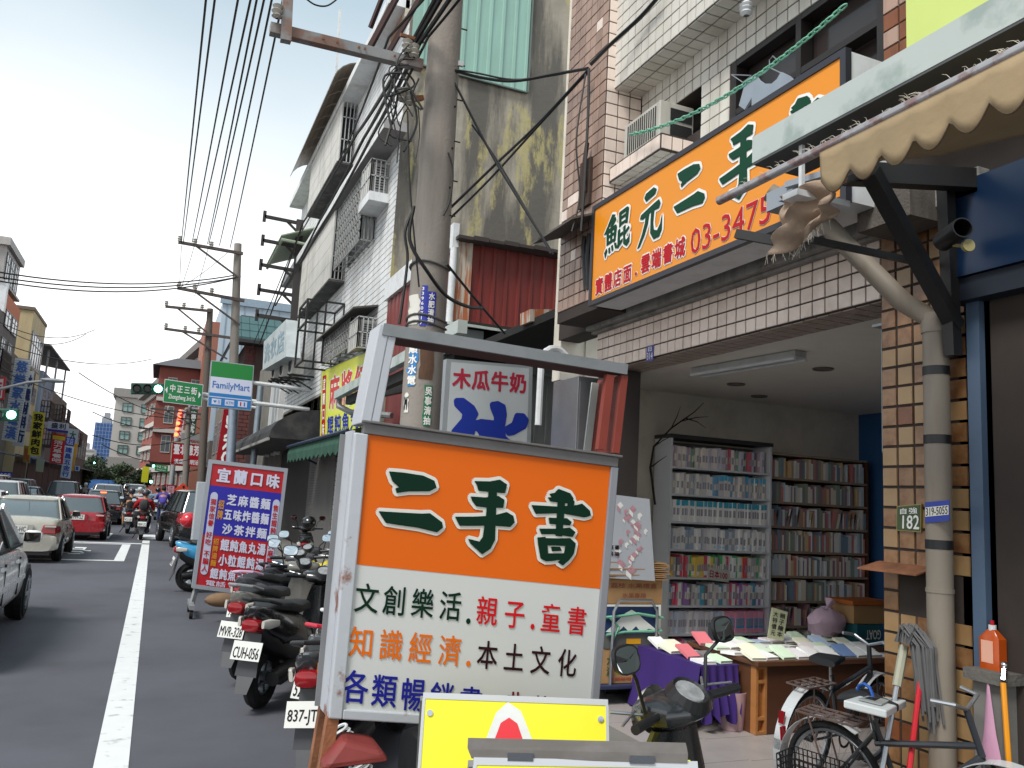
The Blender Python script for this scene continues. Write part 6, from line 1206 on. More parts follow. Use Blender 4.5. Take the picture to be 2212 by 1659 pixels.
P(fm, 'icon_panel', b, MATS['fm_white']); b = MB(); latin(b, q, 'ATM', (.4, .865, .58, .93), .009, bold=.02); poly(b, q, [(.1, .87), (.19, .87), (.145, .93)], d=.009); q.slab(b, .22, .85, .23, .94, .008, .01); q.slab(b, .25, .85, .26, .94, .008, .01); q.slab(b, .83, .85, .86, .94, .008, .01); P(fm, 'icon', b, MATS['fm_ink']); b = MB(); q.slab(b, .74, .85, .77, .94, .008, .01); P(fm, 'icon', b, ink_r)
b = MB(); b.tube([q(1.0, .37, -.1), V((4.1, yF + .1, q(1, .37).z - .05))], .06, 8); b.tube([q(1.0, .83, -.1), V((4.1, yF + .1, q(1, .83).z - .05))], .06, 8); P(fm, 'arm', b, white_p, smooth=True)
# vertical signs on the right row
def vsign(lbl, c4, y, col, s=None, ink=None, depth=.2, vert=True, box=(.1, .04, .9, .96), bold=.03, frame=None, **k):
    q = Quad(*[PY(u, v, y) for u, v in c4]); t = T('shop_sign', lbl, 'sign', q.c[3]); b = MB(); q.slab(b, 0, 0, 1, 1, -depth, 0); P(t, 'box', b, flat('sg_' + col.strip('#'), col, .45))
    if frame:
        b = MB(); fx = .1 / q.w * .6; fy = .1 / q.h * .6
        for z in ((-fx, -fy, 1 + fx, 0), (-fx, 1, 1 + fx, 1 + fy), (-fx, 0, 0, 1), (1, 0, 1 + fx, 1)): q.slab(b, *z, -depth - .01, .02)
        P(t, 'frame', b, flat('sg_' + frame.strip('#'), frame, .5))
    if s:
        b = MB()
        if k.get('lat'): latin(b, q, s, box, .01, bold=bold)
        else: text(b, q, s, box, .01, vert=vert, bold=bold, n=5)
        P(t, 'lettering', b, flat('ik_' + ink.strip('#'), ink))
    return t, q
yY = 44
t, q = vsign('tall dark red sign with large sideways white letters behind the menu sign', ((484, 884), (512, 884), (500, 1010), (466, 1004)), 27, '#8f1420')
b = MB(); vs, fs = fit('BAKO'); put(b, q, ([(1 - y, x) for x, y in vs] if 0 else [(y, 1 - x) for x, y in vs], fs), (.3, .12, .95, .98), .01, .01); P(t, 'lettering', b, ink_w)
b = MB(); b.tube([PY(504, 884, 26.8), PY(497, 1010, 26.8)], .14, 10); S('grey_pipe', 'thick pale grey pipe in front of the dark red sign', 'pipe', b, mat('pipe_pale', '#8f9cac', r=.4, metal=.3), smooth=True)
vsign('red sign with white characters and a lower red line, beyond the slim pole', ((373, 956), (434, 961), (430, 1006), (370, 1001)), 52, '#a8121e', '臺北德芳', '#dcdde2', box=(.04, .02, .98, .58), vert=False, frame='#a9a498')
t, q = vsign('pale lower panel of the red breakfast sign', ((370, 990), (432, 994), (430, 1008), (369, 1003)), 51.7, '#a8121e', '漢堡/三明治', '#dcdde2', box=(.1, .05, .98, .8), lat=True)
vsign('grey sign with dark red emblem and letters above the red breakfast sign', ((392, 935), (436, 938), (434, 960), (390, 956)), 52.2, '#8d8f90', 'YAMAHA', '#7c1522', box=(.15, .6, 1, .95), lat=True)
vsign('dark green vertical sign with white characters among the far shop signs', ((408, 884), (428, 886), (421, 940), (402, 938)), 50, '#2f4a3c', '傳統', '#cfd4d2')
vsign('small white sign with dark writing above the dark green vertical sign', ((409, 858), (433, 861), (430, 884), (407, 881)), 50, '#b9b9c2', '檳榔', '#5a2334', vert=False)
t, q = vsign('white vertical sign with red characters and lit dots', ((386, 884), (402, 886), (392, 946), (375, 944)), 56, '#c9bcbc', '宣當大', '#b22638')
b = MB(); lr = mat('red_lamp', '#ff5a30', em=6, var=0)
for k in range(5): b.disc(q(.25, .1 + k * .2, .03), q.n, .12, 8)
P(t, 'lamp', b, lr)
vsign('small red notice board with white grid writing low by the far shops', ((355, 1046), (380, 1048), (378, 1068), (354, 1067)), 60, '#8c1a2c', '水果行情', '#d0a0ac', vert=False)
rw_ = T('roadwork_sign', 'orange diamond roadwork sign above the dark parked car', 'road sign', PY(393, 1060, 40)); c = PY(394, 1061, 40); s = .38; b = MB(); b.slab([c + V((0, 0, s)), c + V((s, 0, 0)), c + V((0, 0, -s)), c + V((-s, 0, 0))], (0, .03, 0)); P(rw_, 'plate', b, mat('sign_orange', '#d6431c', r=.4, var=0)); b = MB(); b.bar(c + V((0, -.02, -.18)), c + V((.03, -.02, .16)), .07, .02); b.bar(c + V((0, -.02, .05)), c + V((-.15, -.02, -.12)), .03, .02); b.ball(c + V((.03, -.02, .2)), (.05, .01, .05), 6, 4); P(rw_, 'symbol', b, ink_k); b = MB(); b.bar(c - V((0, -.05, s * .5)), (c.x, c.y + .05, 0), .05); P(rw_, 'post', b, grey_m)
p = PZ(425, 1110, 1.0); b = MB(); x_, y_ = PY(428, 1000, 13.5).x, 13.5
b = MB(); b.box(PY(421, 1100, 14.6).x, PY(440, 1100, 14.6).x, 14.6, 15.0, 0, PY(420, 1040, 14.6).z); S('power_cabinet', 'narrow pale grey cabinet box behind the menu sign', 'cabinet', b, mat('pale_box', '#a9b0b6', r=.4, var=.04), bev=.01)
# ------------------------------------------------------------------ wires
rnd = random.Random(21)
def wire(lbl, a, c, sag, r=.012, group='overhead power lines', n=16, m=None):
    b = MB(); b.tube([a.lerp(c, i / n) - V((0, 0, sag * 4 * (i / n) * (1 - i / n))) for i in range(n + 1)], r, 5); return S('power_line', lbl, 'wire', b, m or wire_m, smooth=True, group=group)
tops = [(445, 0), (463, 0), (511, 0), (537, 0), (551, 0), (566, 0), (583, 0), (607, 0)]; ends = [(392, 523), (396, 523), (415, 523), (424, 523), (448, 527), (451, 527), (474, 530), (497, 535)]
nm8 = ['outermost', 'second', 'third', 'fourth', 'fifth', 'sixth', 'seventh', 'innermost']
for k, ((a, v), (c, w_)) in enumerate(zip(tops, ends)):
    p, q_ = PY(a, v, 9.5), PY(c, w_, 30.8); d = p - q_; wire(f'{nm8[k]} of the eight overhead lines running down to the upper cross arm', p + d * .4, q_, .25, .014)
for k, (a, v, c, w_) in enumerate([(392, 530, 388, 625), (420, 530, 390, 625), (450, 535, 420, 640), (497, 540, 390, 620)]): wire(f'thin drop line {["first", "second", "third", "last"][k]} between the upper and lower cross arm', PY(a, v, 31), PY(c, w_, 31), .1, .01)
for k, (p, q_, sg) in enumerate([((-20, 585), (510, 594), .35), ((-20, 596), (505, 600), .35), ((-20, 604), (520, 597), .45)]): wire(f'{["upper", "middle", "lower"][k]} cable crossing the street below the empty sky', PY(*p, 26), PY(*q_, 31), sg, .022)
for k, (p, q_) in enumerate([((0, 696), (205, 712)), ((0, 740), (330, 775)), ((0, 800), (440, 905)), ((20, 715), (185, 722)), ((170, 805), (440, 905)), ((200, 890), (420, 910)), ((200, 940), (430, 935)), ((220, 960), (430, 985))]): wire(f'{["first", "second", "third", "fourth", "fifth", "sixth", "seventh", "eighth"][k]} thin cable strung low across the far street', PY(*p, 34), PY(*q_, 47), .5, .018, 'thin cables across the far street')
for k, (pts) in enumerate([[(1010, -60, 6.5), (905, 95, 7.3), (800, 300, 12), (700, 480, 19), (600, 650, 27)], [(985, -60, 6.6), (880, 120, 7.6), (785, 300, 12.4), (690, 478, 19), (595, 660, 27)], [(960, -40, 6.8), (850, 165, 8.5), (770, 290, 12.4), (655, 480, 22), (560, 745, 31)], [(1040, -60, 6.4), (925, 80, 7.3), (865, 200, 7.5)], [(940, -30, 6.9), (840, 80, 8.0), (760, 290, 13), (640, 520, 24), (540, 760, 31)]]):
    ps = [PY(*p) for p in pts]; b = MB(); fine = []
    for i in range(len(ps) - 1):
        for j in range(6): fine.append(ps[i].lerp(ps[i + 1], j / 6) - V((0, 0, .05 * (ps[i] - ps[i + 1]).length * .15 * 4 * (j / 6) * (1 - j / 6))))
    b.tube(fine + [ps[-1]], .024 if k < 3 else .014, 6); S('bundled_cable', f'{["thickest", "second thick", "third thick", "short", "thin"][k]} black cable sloping past the pole along the white building', 'cable', b, wire_m, smooth=True, group='bundled cables by the pole')
for k, (u, v, w2, z2, r_) in enumerate([(870, -30, 795, 110, .06), (910, -10, 830, 130, .05), (835, -30, 800, 60, .045)]): b = MB(); b.bar(PY(u, v, 9.4), PY(w2, z2, 9.6), r_); S('steel_strut', ['rusty brown strut above the pole arm', 'dark strut nearest the pole', 'short dark strut at the top edge'][k], 'strut', b, mat('strut_rust', '#3b2522', r=.8, var=.2))
# cables in front of the bare wall
def loose(lbl, pts, r=.012, grp='loose cables between the pole and the tiled pier'):
    ps = [PY(*p) for p in pts]; f = []
    for i in range(len(ps) - 1):
        p0, p1, p2, p3 = ps[max(i - 1, 0)], ps[i], ps[i + 1], ps[min(i + 2, len(ps) - 1)]
        for j in range(6): t = j / 6; f.append(.5 * ((2 * p1) + (p2 - p0) * t + (2 * p0 - 5 * p1 + 4 * p2 - p3) * t * t + (3 * p1 - p0 - 3 * p2 + p3) * t ** 3))
    b = MB(); b.tube(f + [ps[-1]], r, 5); return S('loose_cable', lbl, 'cable', b, wire_m, smooth=True, group=grp)
loose('upper pair of cables drooping from the pole to the tiled pier', [(972, 150, 7.5), (1040, 168, 7.3), (1110, 175, 7.1), (1200, 160, 6.8), (1270, 148, 6.3)], .016)
loose('thin cable drooping beside the upper pair', [(972, 149, 7.5), (1030, 158, 7.3), (1110, 172, 7.1), (1200, 162, 6.8), (1270, 146, 6.3)], .01)
loose('cable falling from the pole across the bare wall to the meter hood', [(975, 165, 7.5), (1060, 330, 7.2), (1120, 430, 6.9), (1195, 550, 6.5)], .012)
loose('twin of the falling cable', [(1020, 270, 7.4), (1070, 340, 7.2), (1130, 440, 6.9), (1190, 548, 6.5)], .009)
loose('cable rising from the pole to the tiled pier', [(962, 460, 7.6), (1060, 365, 7.3), (1160, 270, 7.0), (1270, 152, 6.3)], .014)
loose('second cable rising to the tiled pier', [(962, 482, 7.6), (1060, 385, 7.3), (1160, 275, 7.0), (1272, 153, 6.3)], .012)
loose('dark cable curling down the pole side', [(895, 445, 7.1), (875, 500, 7.1), (880, 560, 7.1), (868, 660, 7.1), (862, 700, 7.1)], .014)
loose('black cable crossing in front of the pole', [(893, 448, 7.1), (885, 520, 7.1), (925, 590, 7.1), (965, 640, 7.3), (1010, 662, 7.6), (1040, 665, 8)], .018)
loose('straight thin cable from the arm down to the stickers', [(880, 240, 7.2), (885, 400, 7.2), (905, 620, 7.2)], .009)
loose('cable loop on the shadow side of the pole', [(968, 330, 7.4), (978, 370, 7.4), (972, 430, 7.4), (958, 465, 7.4)], .01)
loose('cable running over the red sheet room', [(965, 570, 7.4), (1030, 650, 8.0), (1090, 720, 8.8)], .014)
loose('bundle of cables down the corner of the tiled pier', [(1272, 148, 6.08), (1270, 250, 6.08), (1262, 400, 6.08), (1255, 500, 6.08)], .013)
loose('dark cable up the tiled pier to the upper edge', [(1275, 140, 6.05), (1320, 95, 5.9), (1380, 40, 5.6), (1425, -10, 5.3)], .018)
loose('thin cable hanging from the pier bundle', [(1265, 160, 6.1), (1245, 300, 6.1), (1252, 420, 6.1), (1235, 500, 6.1)], .008)
for k in range(16): 
    u, v = 880 + rnd.uniform(-30, 25), 100 + rnd.uniform(-10, 150)
    loose(f'{["short", "curled", "long", "thin"][k % 4]} tangled service cable at the insulators of the pole', [(u, v, 7.2), (u + rnd.uniform(-50, 20), v + rnd.uniform(10, 70), 7.25), (u + rnd.uniform(-40, 20), v + rnd.uniform(50, 130), 7.2)], rnd.uniform(.005, .012), 'tangled service cables on the pole')
loose('thin loop hanging from the steel upright at the top', [(655, -8, 7.2), (680, 10, 7.2), (708, 12, 7.2), (735, -8, 7.2)], .008)
b = MB(); b.bar(PY(735, 20, 21), PY(726, 160, 21), .06); S('lightning_rod', 'thin white rod standing on the roof of the white building', 'rod', b, white_p)
# ------------------------------------------------------------------ vehicles (built in local metres, x forward, then placed)
K = .86
def ring(x, cz, hw, hh, n=14, e=.65, cy=0, dz=0):
    o = []
    for i in range(n):
        t = 2 * math.pi * i / n; c, s = math.cos(t), math.sin(t)
        o.append(V((x + dz * s, cy + hw * math.copysign(abs(c) ** e, c), cz + hh * math.copysign(abs(s) ** e, s))))
    return o
gloss = lambda n_, c, **k: mat(n_, c, r=.25, var=.03, coat=.6, **k)
tail_r = mat('tail_lens', '#860b14', r=.15, var=.25, sc=14, coat=.3); clear_l = mat('clear_lens', '#b9b6ae', r=.12, var=.05, coat=.5); amber_l = mat('amber_lens', '#c8641a', r=.15, var=0)
seat_m = mat('seat_vinyl', '#1f2124', r=.55, var=.08, bump=.08, bs=150); mirror_g = mat('mirror_glass', '#dfe3e6', r=.03, metal=1, var=0); plate_w = mat('plate_white', '#cfd0cc', r=.45, var=.02)
def scooter(lbl, col, loc, rz, plate=None, lean=.06, steer=.35, group='parked scooters', seatc=None, front=True, rear2=None, rack=None, tail=tail_r, box=False, s=.93):
    t = T('scooter', lbl, 'scooter', loc, rz, group, rx=-lean); t.scale = (s, s, s)
    L_ = lambda n_, b, m, **k: P(t, n_, b, m, world=False, **k)
    for nm, x, w_ in (('rear', -.13, .06), ('front', 1.24, .05)):
        b = MB(); b.torus((x, 0, .245), (0, 1, 0), .185, .06, 28, 8, 1.0); wh = L_('wheel', b, rubber, smooth=True)
        b = MB(); b.lathe([(.135, -.03), (.14, .03), (.12, .03), (.12, -.03), (.135, -.03)], (x, 0, .245), (0, 1, 0), 22); b.lathe([(0, -.05), (.05, -.05), (.05, .05), (0, .05)], (x, 0, .245), (0, 1, 0), 12)
        for k in range(5): a = 2 * math.pi * k / 5; b.bar((x, 0, .245), (x + .13 * math.cos(a), 0, .245 + .13 * math.sin(a)), .035, .03, up=(0, 1, 0))
        P(wh, 'rim', b, mat('rim_grey', '#5d6064', r=.35, metal=.6), world=False, smooth=False)
    c = gloss('scooter_' + col.strip('#'), col); c2 = gloss('scooter_' + rear2.strip('#'), rear2) if rear2 else c
    b = MB(); b.loft([ring(-.43, .80, .03, .02), ring(-.38, .765, .09, .065), ring(-.26, .70, .13, .115), ring(-.05, .63, .16, .15), ring(.2, .60, .17, .14), ring(.42, .52, .16, .15), ring(.52, .45, .14, .13)]); L_('rear_cowl', b, c2, smooth=True)
    b = MB(); b.loft([ring(-.34, .62, .08, .08), ring(-.14, .52, .12, .13), ring(.15, .42, .12, .11), ring(.42, .36, .1, .08)]); L_('under_cowl', b, dark_p, smooth=True)
    b = MB(); b.loft([ring(-.27, .80, .06, .02), ring(-.2, .815, .11, .035), ring(0, .80, .15, .05), ring(.2, .76, .15, .05), ring(.3, .765, .14, .045), ring(.48, .75, .10, .05), ring(.58, .72, .06, .03)]); L_('seat', b, seatc or seat_m, smooth=True)
    b = MB(); b.loft([ring(.45, .26, .15, .04), ring(.7, .24, .17, .035), ring(.9, .25, .17, .04), ring(.98, .32, .16, .08)]); L_('floorboard', b, dark_p, smooth=True)
    b = MB(); b.loft([[p for p in ring(0, 0, .17, .05, 14, .7)] if 0 else [V((.98 + .05 * math.cos(a_), .19 * math.sin(a_), .28)) for a_ in [2 * math.pi * i / 14 for i in range(14)]], [V((1.0 + .06 * math.cos(a_), .2 * math.sin(a_), .48)) for a_ in [2 * math.pi * i / 14 for i in range(14)]], [V((.99 + .07 * math.cos(a_), .17 * math.sin(a_), .7)) for a_ in [2 * math.pi * i / 14 for i in range(14)]], [V((.94 + .05 * math.cos(a_), .1 * math.sin(a_), .88)) for a_ in [2 * math.pi * i / 14 for i in range(14)]]])
    L_('leg_shield', b, c, smooth=True)
    b = MB(); b.loft([ring(1.02, .36, .05, .1), ring(1.12, .42, .11, .13), ring(1.2, .52, .09, .1), ring(1.14, .66, .08, .08)]); L_('front_apron', b, c, smooth=True)
    b = MB(); pts = [V((1.24 + .29 * math.cos(a_), 0, .245 + .29 * math.sin(a_))) for a_ in [R(20 + k * 14) for k in range(11)]]; b.loft([[p + V((0, y, -abs(y) * .4)) for y in (-.07, -.03, .03, .07)] + [p * 1 + V((0, y, -abs(y) * .4 - .012)) for y in (.07, .03, -.03, -.07)] for p in pts]); L_('front_fender', b, c, smooth=True)
    b = MB(); b.tube([(1.24, .07, .245), (1.1, .06, .6)], .018, 8); b.tube([(1.24, -.07, .245), (1.1, -.06, .6)], .018, 8); L_('fork', b, grey_m, smooth=True)
    b = MB(); b.tube([(-.1, -.14, .24), (.25, -.12, .26)], .05, 10); b.lathe([(.0, -.2), (.055, -.2), (.065, -.1), (.065, .16), (.03, .22), (0, .22)], (-.1, -.17, .3), (1, 0, .12), 12); L_('exhaust', b, mat('exhaust_black', '#232324', r=.35, metal=.5), smooth=True)
    b = MB(); b.loft([ring(.05, .26, .06, .07, cy=.1), ring(.3, .3, .07, .09, cy=.08), ring(.45, .3, .08, .1, cy=0)]); L_('engine', b, mat('engine_grey', '#3b3b3d', r=.5, metal=.4), smooth=True)
    b = MB(); b.slab([(-.36, -.07, .62), (-.36, .07, .62), (-.42, .09, .3), (-.42, -.09, .3)], (.012, 0, .004)); b.slab([(-.42, -.07, .3), (-.42, .07, .3), (-.47, .05, .18), (-.47, -.05, .18)], (.01, 0, .004)); L_('rear_fender', b, mat('fender_grey', '#3a3c40', r=.45), smooth=False)
    b = MB(); b.loft([ring(-.452, .69, .045, .015), ring(-.44, .685, .07, .045), ring(-.36, .68, .09, .06)]); L_('tail_light', b, tail, smooth=True)
    for sg in (-1, 1): b = MB(); b.loft([ring(-.42, .70, .012, .03, cy=sg * .10), ring(-.36, .7, .02, .04, cy=sg * .125), ring(-.26, .7, .012, .025, cy=sg * .155)]); L_('turn_signal', b, clear_l, smooth=True)
    b = MB(); b.tube([(-.2, .13, .84), (-.38, .11, .88), (-.45, 0, .89), (-.38, -.11, .88), (-.2, -.13, .84)], .014, 8); L_('grab_rail', b, rack or dark_p, smooth=True)
    q = Quad((-.425, .12, .565), (-.425, -.12, .565), (-.47, -.12, .43), (-.47, .12, .43)); b = MB(); q.slab(b, 0, 0, 1, 1, -.006, 0); pl_ = L_('plate', b, plate_w)
    if plate: b = MB(); latin(b, q, plate, (.06, .32, .94, .9), .002, bold=.012); P(pl_, 'plate_number', b, ink_k, world=False)
    # steering head
    h = V((.93, 0, .93)); rot = M.Translation(h) @ M.Rotation(steer, 4, 'Z') @ M.Translation(-h)
    def H(n_, b, m, **k): b.v = [rot @ p for p in b.v]; return L_(n_, b, m, **k)
    b = MB(); b.loft([ring(.82, .95, .07, .02), ring(.86, .955, .16, .05), ring(.95, .96, .19, .06), ring(1.03, .93, .14, .06), ring(1.07, .9, .08, .04)]); H('handlebar_cover', b, c if front else dark_p, smooth=True)
    b = MB(); b.lathe([(0, .006), (.055, .006), (.07, -.02)], (.86, 0, 1.02), (-.5, 0, .86), 20); H('dash', b, mat('dash_face', '#878a8c', r=.2, var=.4, sc=30, coat=.5))
    b = MB(); b.lathe([(.058, .004), (.07, .012), (.088, -.03)], (.86, 0, 1.018), (-.5, 0, .86), 20); H('dash_ring', b, dark_p)
    b = MB(); b.lathe([(0, .03), (.07, .01), (.09, -.02)], (1.05, 0, .93), (1, 0, 0), 16); H('headlight', b, clear_l, smooth=True)
    for sg in (-1, 1):
        b = MB(); b.tube([(.9, sg * .16, .96), (.86, sg * .34, .965)], .018, 10); H('grip', b, dark_p, smooth=True)
        b = MB(); b.tube([(.93, sg * .2, .97), (1.0, sg * .3, .99)], .006, 6); b.tube([(.95, sg * .22, .985), (.9, sg * .36, .975)], .005, 5); H('brake_lever', b, alum, smooth=True)
        b = MB(); b.tube([(.92, sg * .2, .98), (.93, sg * .23, 1.1), (.9, sg * .3, 1.16)], .007, 6); b.loft([ring(.93, 1.19, .03, .02, cy=sg * .32), ring(.91, 1.19, .07, .048, cy=sg * .32, dz=.014), ring(.895, 1.19, .07, .048, cy=sg * .32, dz=.016)]); mm = H('mirror', b, dark_p, smooth=True)
        b = MB(); b.v = []; b.loft([ring(.8935, 1.19, .063, .042, cy=sg * .32, dz=.014), ring(.8925, 1.19, .001, .001, cy=sg * .32)]); b.v = [rot @ p for p in b.v]; P(mm, 'glass', b, mirror_g, world=False)
    if box: b = MB(); b.box(-.62, -.3, -.2, .2, .86, 1.15); L_('top_box', b, dark_p, bev=.03)
    b = MB(); b.bar((.28, .12, .25), (.22, .24, .02), .02); L_('side_stand', b, black_m)
    return t
scooter('glossy black scooter with big red tail light and plate CUH-056', '#101114', (.95, 6.8, 0), R(57), 'CUH-056', lean=-.02, steer=.5)
scooter('silver grey scooter with black seat, just beyond the CUH-056 scooter', '#6b6964', (.92, 7.75, 0), R(57), 'MVR-328', lean=-.03, steer=.6, rack=mat('rail_silver', '#9a9c9e', r=.35, metal=.5))
scooter('scooter with pink and white tail rail, third beyond the orange sign', '#3c3c42', (1.12, 8.9, 0), R(55), '957-BKT', rack=mat('rail_pink', '#c3a3bb', r=.35), steer=.4)
scooter('dark scooter under a yellow cloth next to the tiled shop pier', '#2d2f33', (1.45, 9.9, 0), R(60), None, steer=.2)
scooter('grey scooter with red grab rail and orange red tail light, half behind the orange sign', '#4a4e52', (1.2, 5.55, 0), R(55), '520-DSB', lean=-.04, rack=mat('rail_red', '#b52338', r=.35), rear2='#4a4e52')
scooter('white tailed dark scooter wedged between the orange sign and the red railed scooter', '#17181a', (1.4, 6.2, 0), R(57), 'NKC-705', lean=-.04, rear2='#b9bcc0', rack=white_p)
scooter('black scooter lowest in the row with its plate tilted beside the sign legs', '#1b1d20', (1.12, 4.95, 0), R(57), '837-JTE', lean=.1, rear2='#26282b')
scooter('sky blue scooter behind the red and blue menu sign', '#2f8fc4', (.78, 14.05, 0), R(5), 'MXK-112', lean=-.05, rear2='#3a97c8')
scooter('small dark scooter with a black helmet by the roller shutter', '#221f20', (2.75, 16.4, 0), R(80), 'NV 8Z0', lean=0)
fs = scooter('matt black scooter with round dash and mirrors in front of the bookshop desk', '#23262a', (1.93, 1.72, .05), R(95), None, lean=.1, steer=.3, group='parked scooters')
fs.scale = (.94, .94, .94)
b = MB(); b.ball((2.72, 16.0, 1.05), (.14, .15, .13), 12, 8); S('black_helmet', 'black helmet resting on the small scooter by the roller shutter', 'helmet', b, gloss('helmet_black', '#111113'), smooth=True)
b = MB(); p = V((1.75, 10.2, .8)); n = 7
gr = [[p + V((.5 * (i / n - .5), .36 * (j / n - .5), .06 * math.sin(i * 1.3 + j) - .12 * abs(j / n - .5) * 2)) for i in range(n + 1)] for j in range(n + 1)]
b.grid(gr)
o = S('yellow_cloth', 'yellow cloth thrown over a parked scooter seat', 'cloth', b, mat('yellow_cloth', '#c9b93a', r=.8, var=.1), smooth=True); sm = o.modifiers.new('s', 'SOLIDIFY'); sm.thickness = .01
b = MB(); p = PY(733, 1575, 3.75)
for k in range(13): b.torus(p + V((.012 * k, .0, -.018 * k)), (.5, 0, -.85), .034 + .008 * math.sin(k * .25), .0065, 14, 5)
S('coil_spring', 'white coil spring of a shock absorber below the orange sign', 'spring', b, white_p, smooth=True)
b = MB(); p = PY(775, 1630, 3.2); b.loft([[p + V(q_) for q_ in ((-.14, 0, -.05), (.12, -.02, -.03), (.13, .2, -.05), (-.12, .2, -.05))], [p + V(q_) for q_ in ((-.06, .02, .05), (.09, .0, .01), (.08, .16, .03), (-.04, .16, .05))]]); S('faded_red_cover', 'faded red plastic cover under the orange sign', 'cover', b, mat('faded_red', '#7a2f2c', r=.6, var=.2, sc=8), bev=.02)
b = MB(); b.loft([ring(0, 0, .2, .16), ring(.3, .02, .26, .2), ring(.6, -.02, .2, .16)]); b.v = [M.Translation((1.25, 4.0, .35)) @ p for p in b.v]; S('black_engine_cover', 'dark engine casing below the orange sign', 'casing', b, dark_p, smooth=True)
b = MB(); b.box(.9, 1.5, 4.3, 4.75, .66, .72); S('plywood_piece', 'piece of plywood lying behind the orange sign', 'board', b, wood_l)

# ------------------------------------------------------------------ bicycles
def bicycle(lbl, loc, rz, lid=False, fender=chrome, lean=.08):
    t = T('bicycle', lbl, 'bicycle', loc, rz, 'bicycles by the amber pillar', rx=lean); t.scale = (.86, .86, .86)
    L_ = lambda n_, b, m, par=t, **k: P(par, n_, b, m, world=False, **k)
    r_ = .325
    for x in (0, .98):
        b = MB(); b.torus((x, 0, r_), (0, 1, 0), r_ - .02, .02, 40, 6); w_ = L_('wheel', b, rubber, smooth=True)
        b = MB(); b.torus((x, 0, r_), (0, 1, 0), r_ - .048, .012, 36, 5, .9); L_('rim', b, alum, w_, smooth=True)
        b = MB()
        for k in range(28): a = 2 * math.pi * k / 28; b.tube([(x, .02 * (-1) ** k, r_), (x + (r_ - .05) * math.cos(a), 0, r_ + (r_ - .05) * math.sin(a))], .0012, 3)
        L_('spokes', b, alum, w_); b = MB(); b.tube([(x, -.04, r_), (x, .04, r_)], .025, 10); L_('hub', b, black_m, w_, smooth=True)
    for x, a0, a1 in ((0, 60, 220), (.98, 30, 150)):
        b = MB(); pts = [V((x + (r_ + .03) * math.cos(R(a0 + (a1 - a0) * k / 14)), 0, r_ + (r_ + .03) * math.sin(R(a0 + (a1 - a0) * k / 14)))) for k in range(15)]; b.loft([[p + V((0, y, 0)) for y in (-.04, -.02, .02, .04)] + [p + V((0, y, -.004)) for y in (.04, .02, -.02, -.04)] for p in pts]); L_('mudguard', b, fender, smooth=True)
    b = MB(); bb = V((.42, 0, .3)); sp = V((.28, 0, .72)); hd = V((.82, 0, .82)); hl = V((.86, 0, .68))
    for a, c, rr in ((bb, sp, .016), (bb, hl, .02), (sp - V((0, 0, .12)), hl + V((-.02, 0, .05)), .018), (hl, hd + V((-.02, 0, .08)), .018)): b.tube([a, c], rr, 8)
    for sg in (-1, 1): b.tube([V((0, sg * .06, r_)), bb + V((0, sg * .03, 0))], .009, 6); b.tube([V((0, sg * .06, r_)), sp + V((0, sg * .02, -.06))], .008, 6); b.tube([V((.98, sg * .05, r_)), V((.88, sg * .04, .66))], .011, 6)
    L_('frame', b, mat('frame_grey', '#2c3036', r=.35, coat=.3), smooth=True)
    b = MB(); b.loft([ring(.12, .83, .1, .025), ring(.2, .84, .095, .035), ring(.32, .83, .045, .03), ring(.42, .825, .02, .02)]); sd_ = L_('saddle', b, seat_m, smooth=True); b = MB(); b.tube([sp - V((0, 0, .1)), (.25, 0, .81)], .013, 8); L_('seat_post', b, chrome, smooth=True)
    b = MB(); b.tube([(.7, .16, .96), (.8, .12, .95), (.8, 0, .9), (.8, -.12, .95), (.7, -.16, .96)], .012, 8); L_('handlebar', b, alum, smooth=True)
    b = MB(); lattice(b, (-.18, -.08, .69), (.38, 0, 0), (0, .16, 0), 4, 3, .005); b.bar((-.1, .08, .69), (0, .07, r_), .008); b.bar((-.1, -.08, .69), (0, -.07, r_), .008); L_('rear_rack', b, mat('rack_worn', '#6a5a55', r=.6, metal=.3))
    b = MB(); b.box(-.35, -.335, -.02, .02, .46, .54); L_('reflector', b, tail_r)
    b = MB()
    b.lathe([(.09, -.004), (.09, .004), (.075, .004), (.075, -.004), (.09, -.004)], (.42, -.06, .3), (0, 1, 0), 20); b.tube([(.42, -.05, .3), (.42, -.09, .3), (.50, -.09, .16)], .01, 6); b.box(.46, .55, -.15, -.09, .145, .165); L_('crank', b, black_m)
    if lid:
        b = MB()
        for k in range(2):
            lattice(b, (-.2, -.09, .2), (.36, 0, 0), (0, 0, .28), 12, 8, .0025); lattice(b, (-.2, -.26, .2), (.36, 0, 0), (0, 0, .28), 12, 8, .0025); break
        lattice(b, (-.2, -.26, .2), (0, .17, 0), (0, 0, .28), 6, 8, .0025); lattice(b, (.16, -.26, .2), (0, .17, 0), (0, 0, .28), 6, 8, .0025); L_('wire_basket', b, black_m)
    return t
hz = math.atan2(-.97, -.27)
bicycle('bicycle with chrome mudguard and black saddle nearest the desk', (3.72, 4.1, .06), math.atan2(.3, .95), fender=mat('guard_silver', '#c5c8ca', r=.25, metal=.2, var=.04))
bicycle('nearer bicycle with silver mudguard beside the mop', (3.33, 3.42, .06), math.atan2(-.97, .22), lid=True, fender=MATS['guard_silver'], lean=.12)
b = MB(); tp_ = [PY(1822, 1512, 3.05), PY(1868, 1499, 3.25), PY(1958, 1512, 3.15), PY(1915, 1535, 2.95)]; b.slab(tp_, (0, 0, -.035)); ob = S('white_tray', 'white plastic tray with raised rim lying on top of the nearer bicycle basket', 'tray', b, mat('tray_white', '#c3c9ca', r=.35, var=.03), bev=.006)
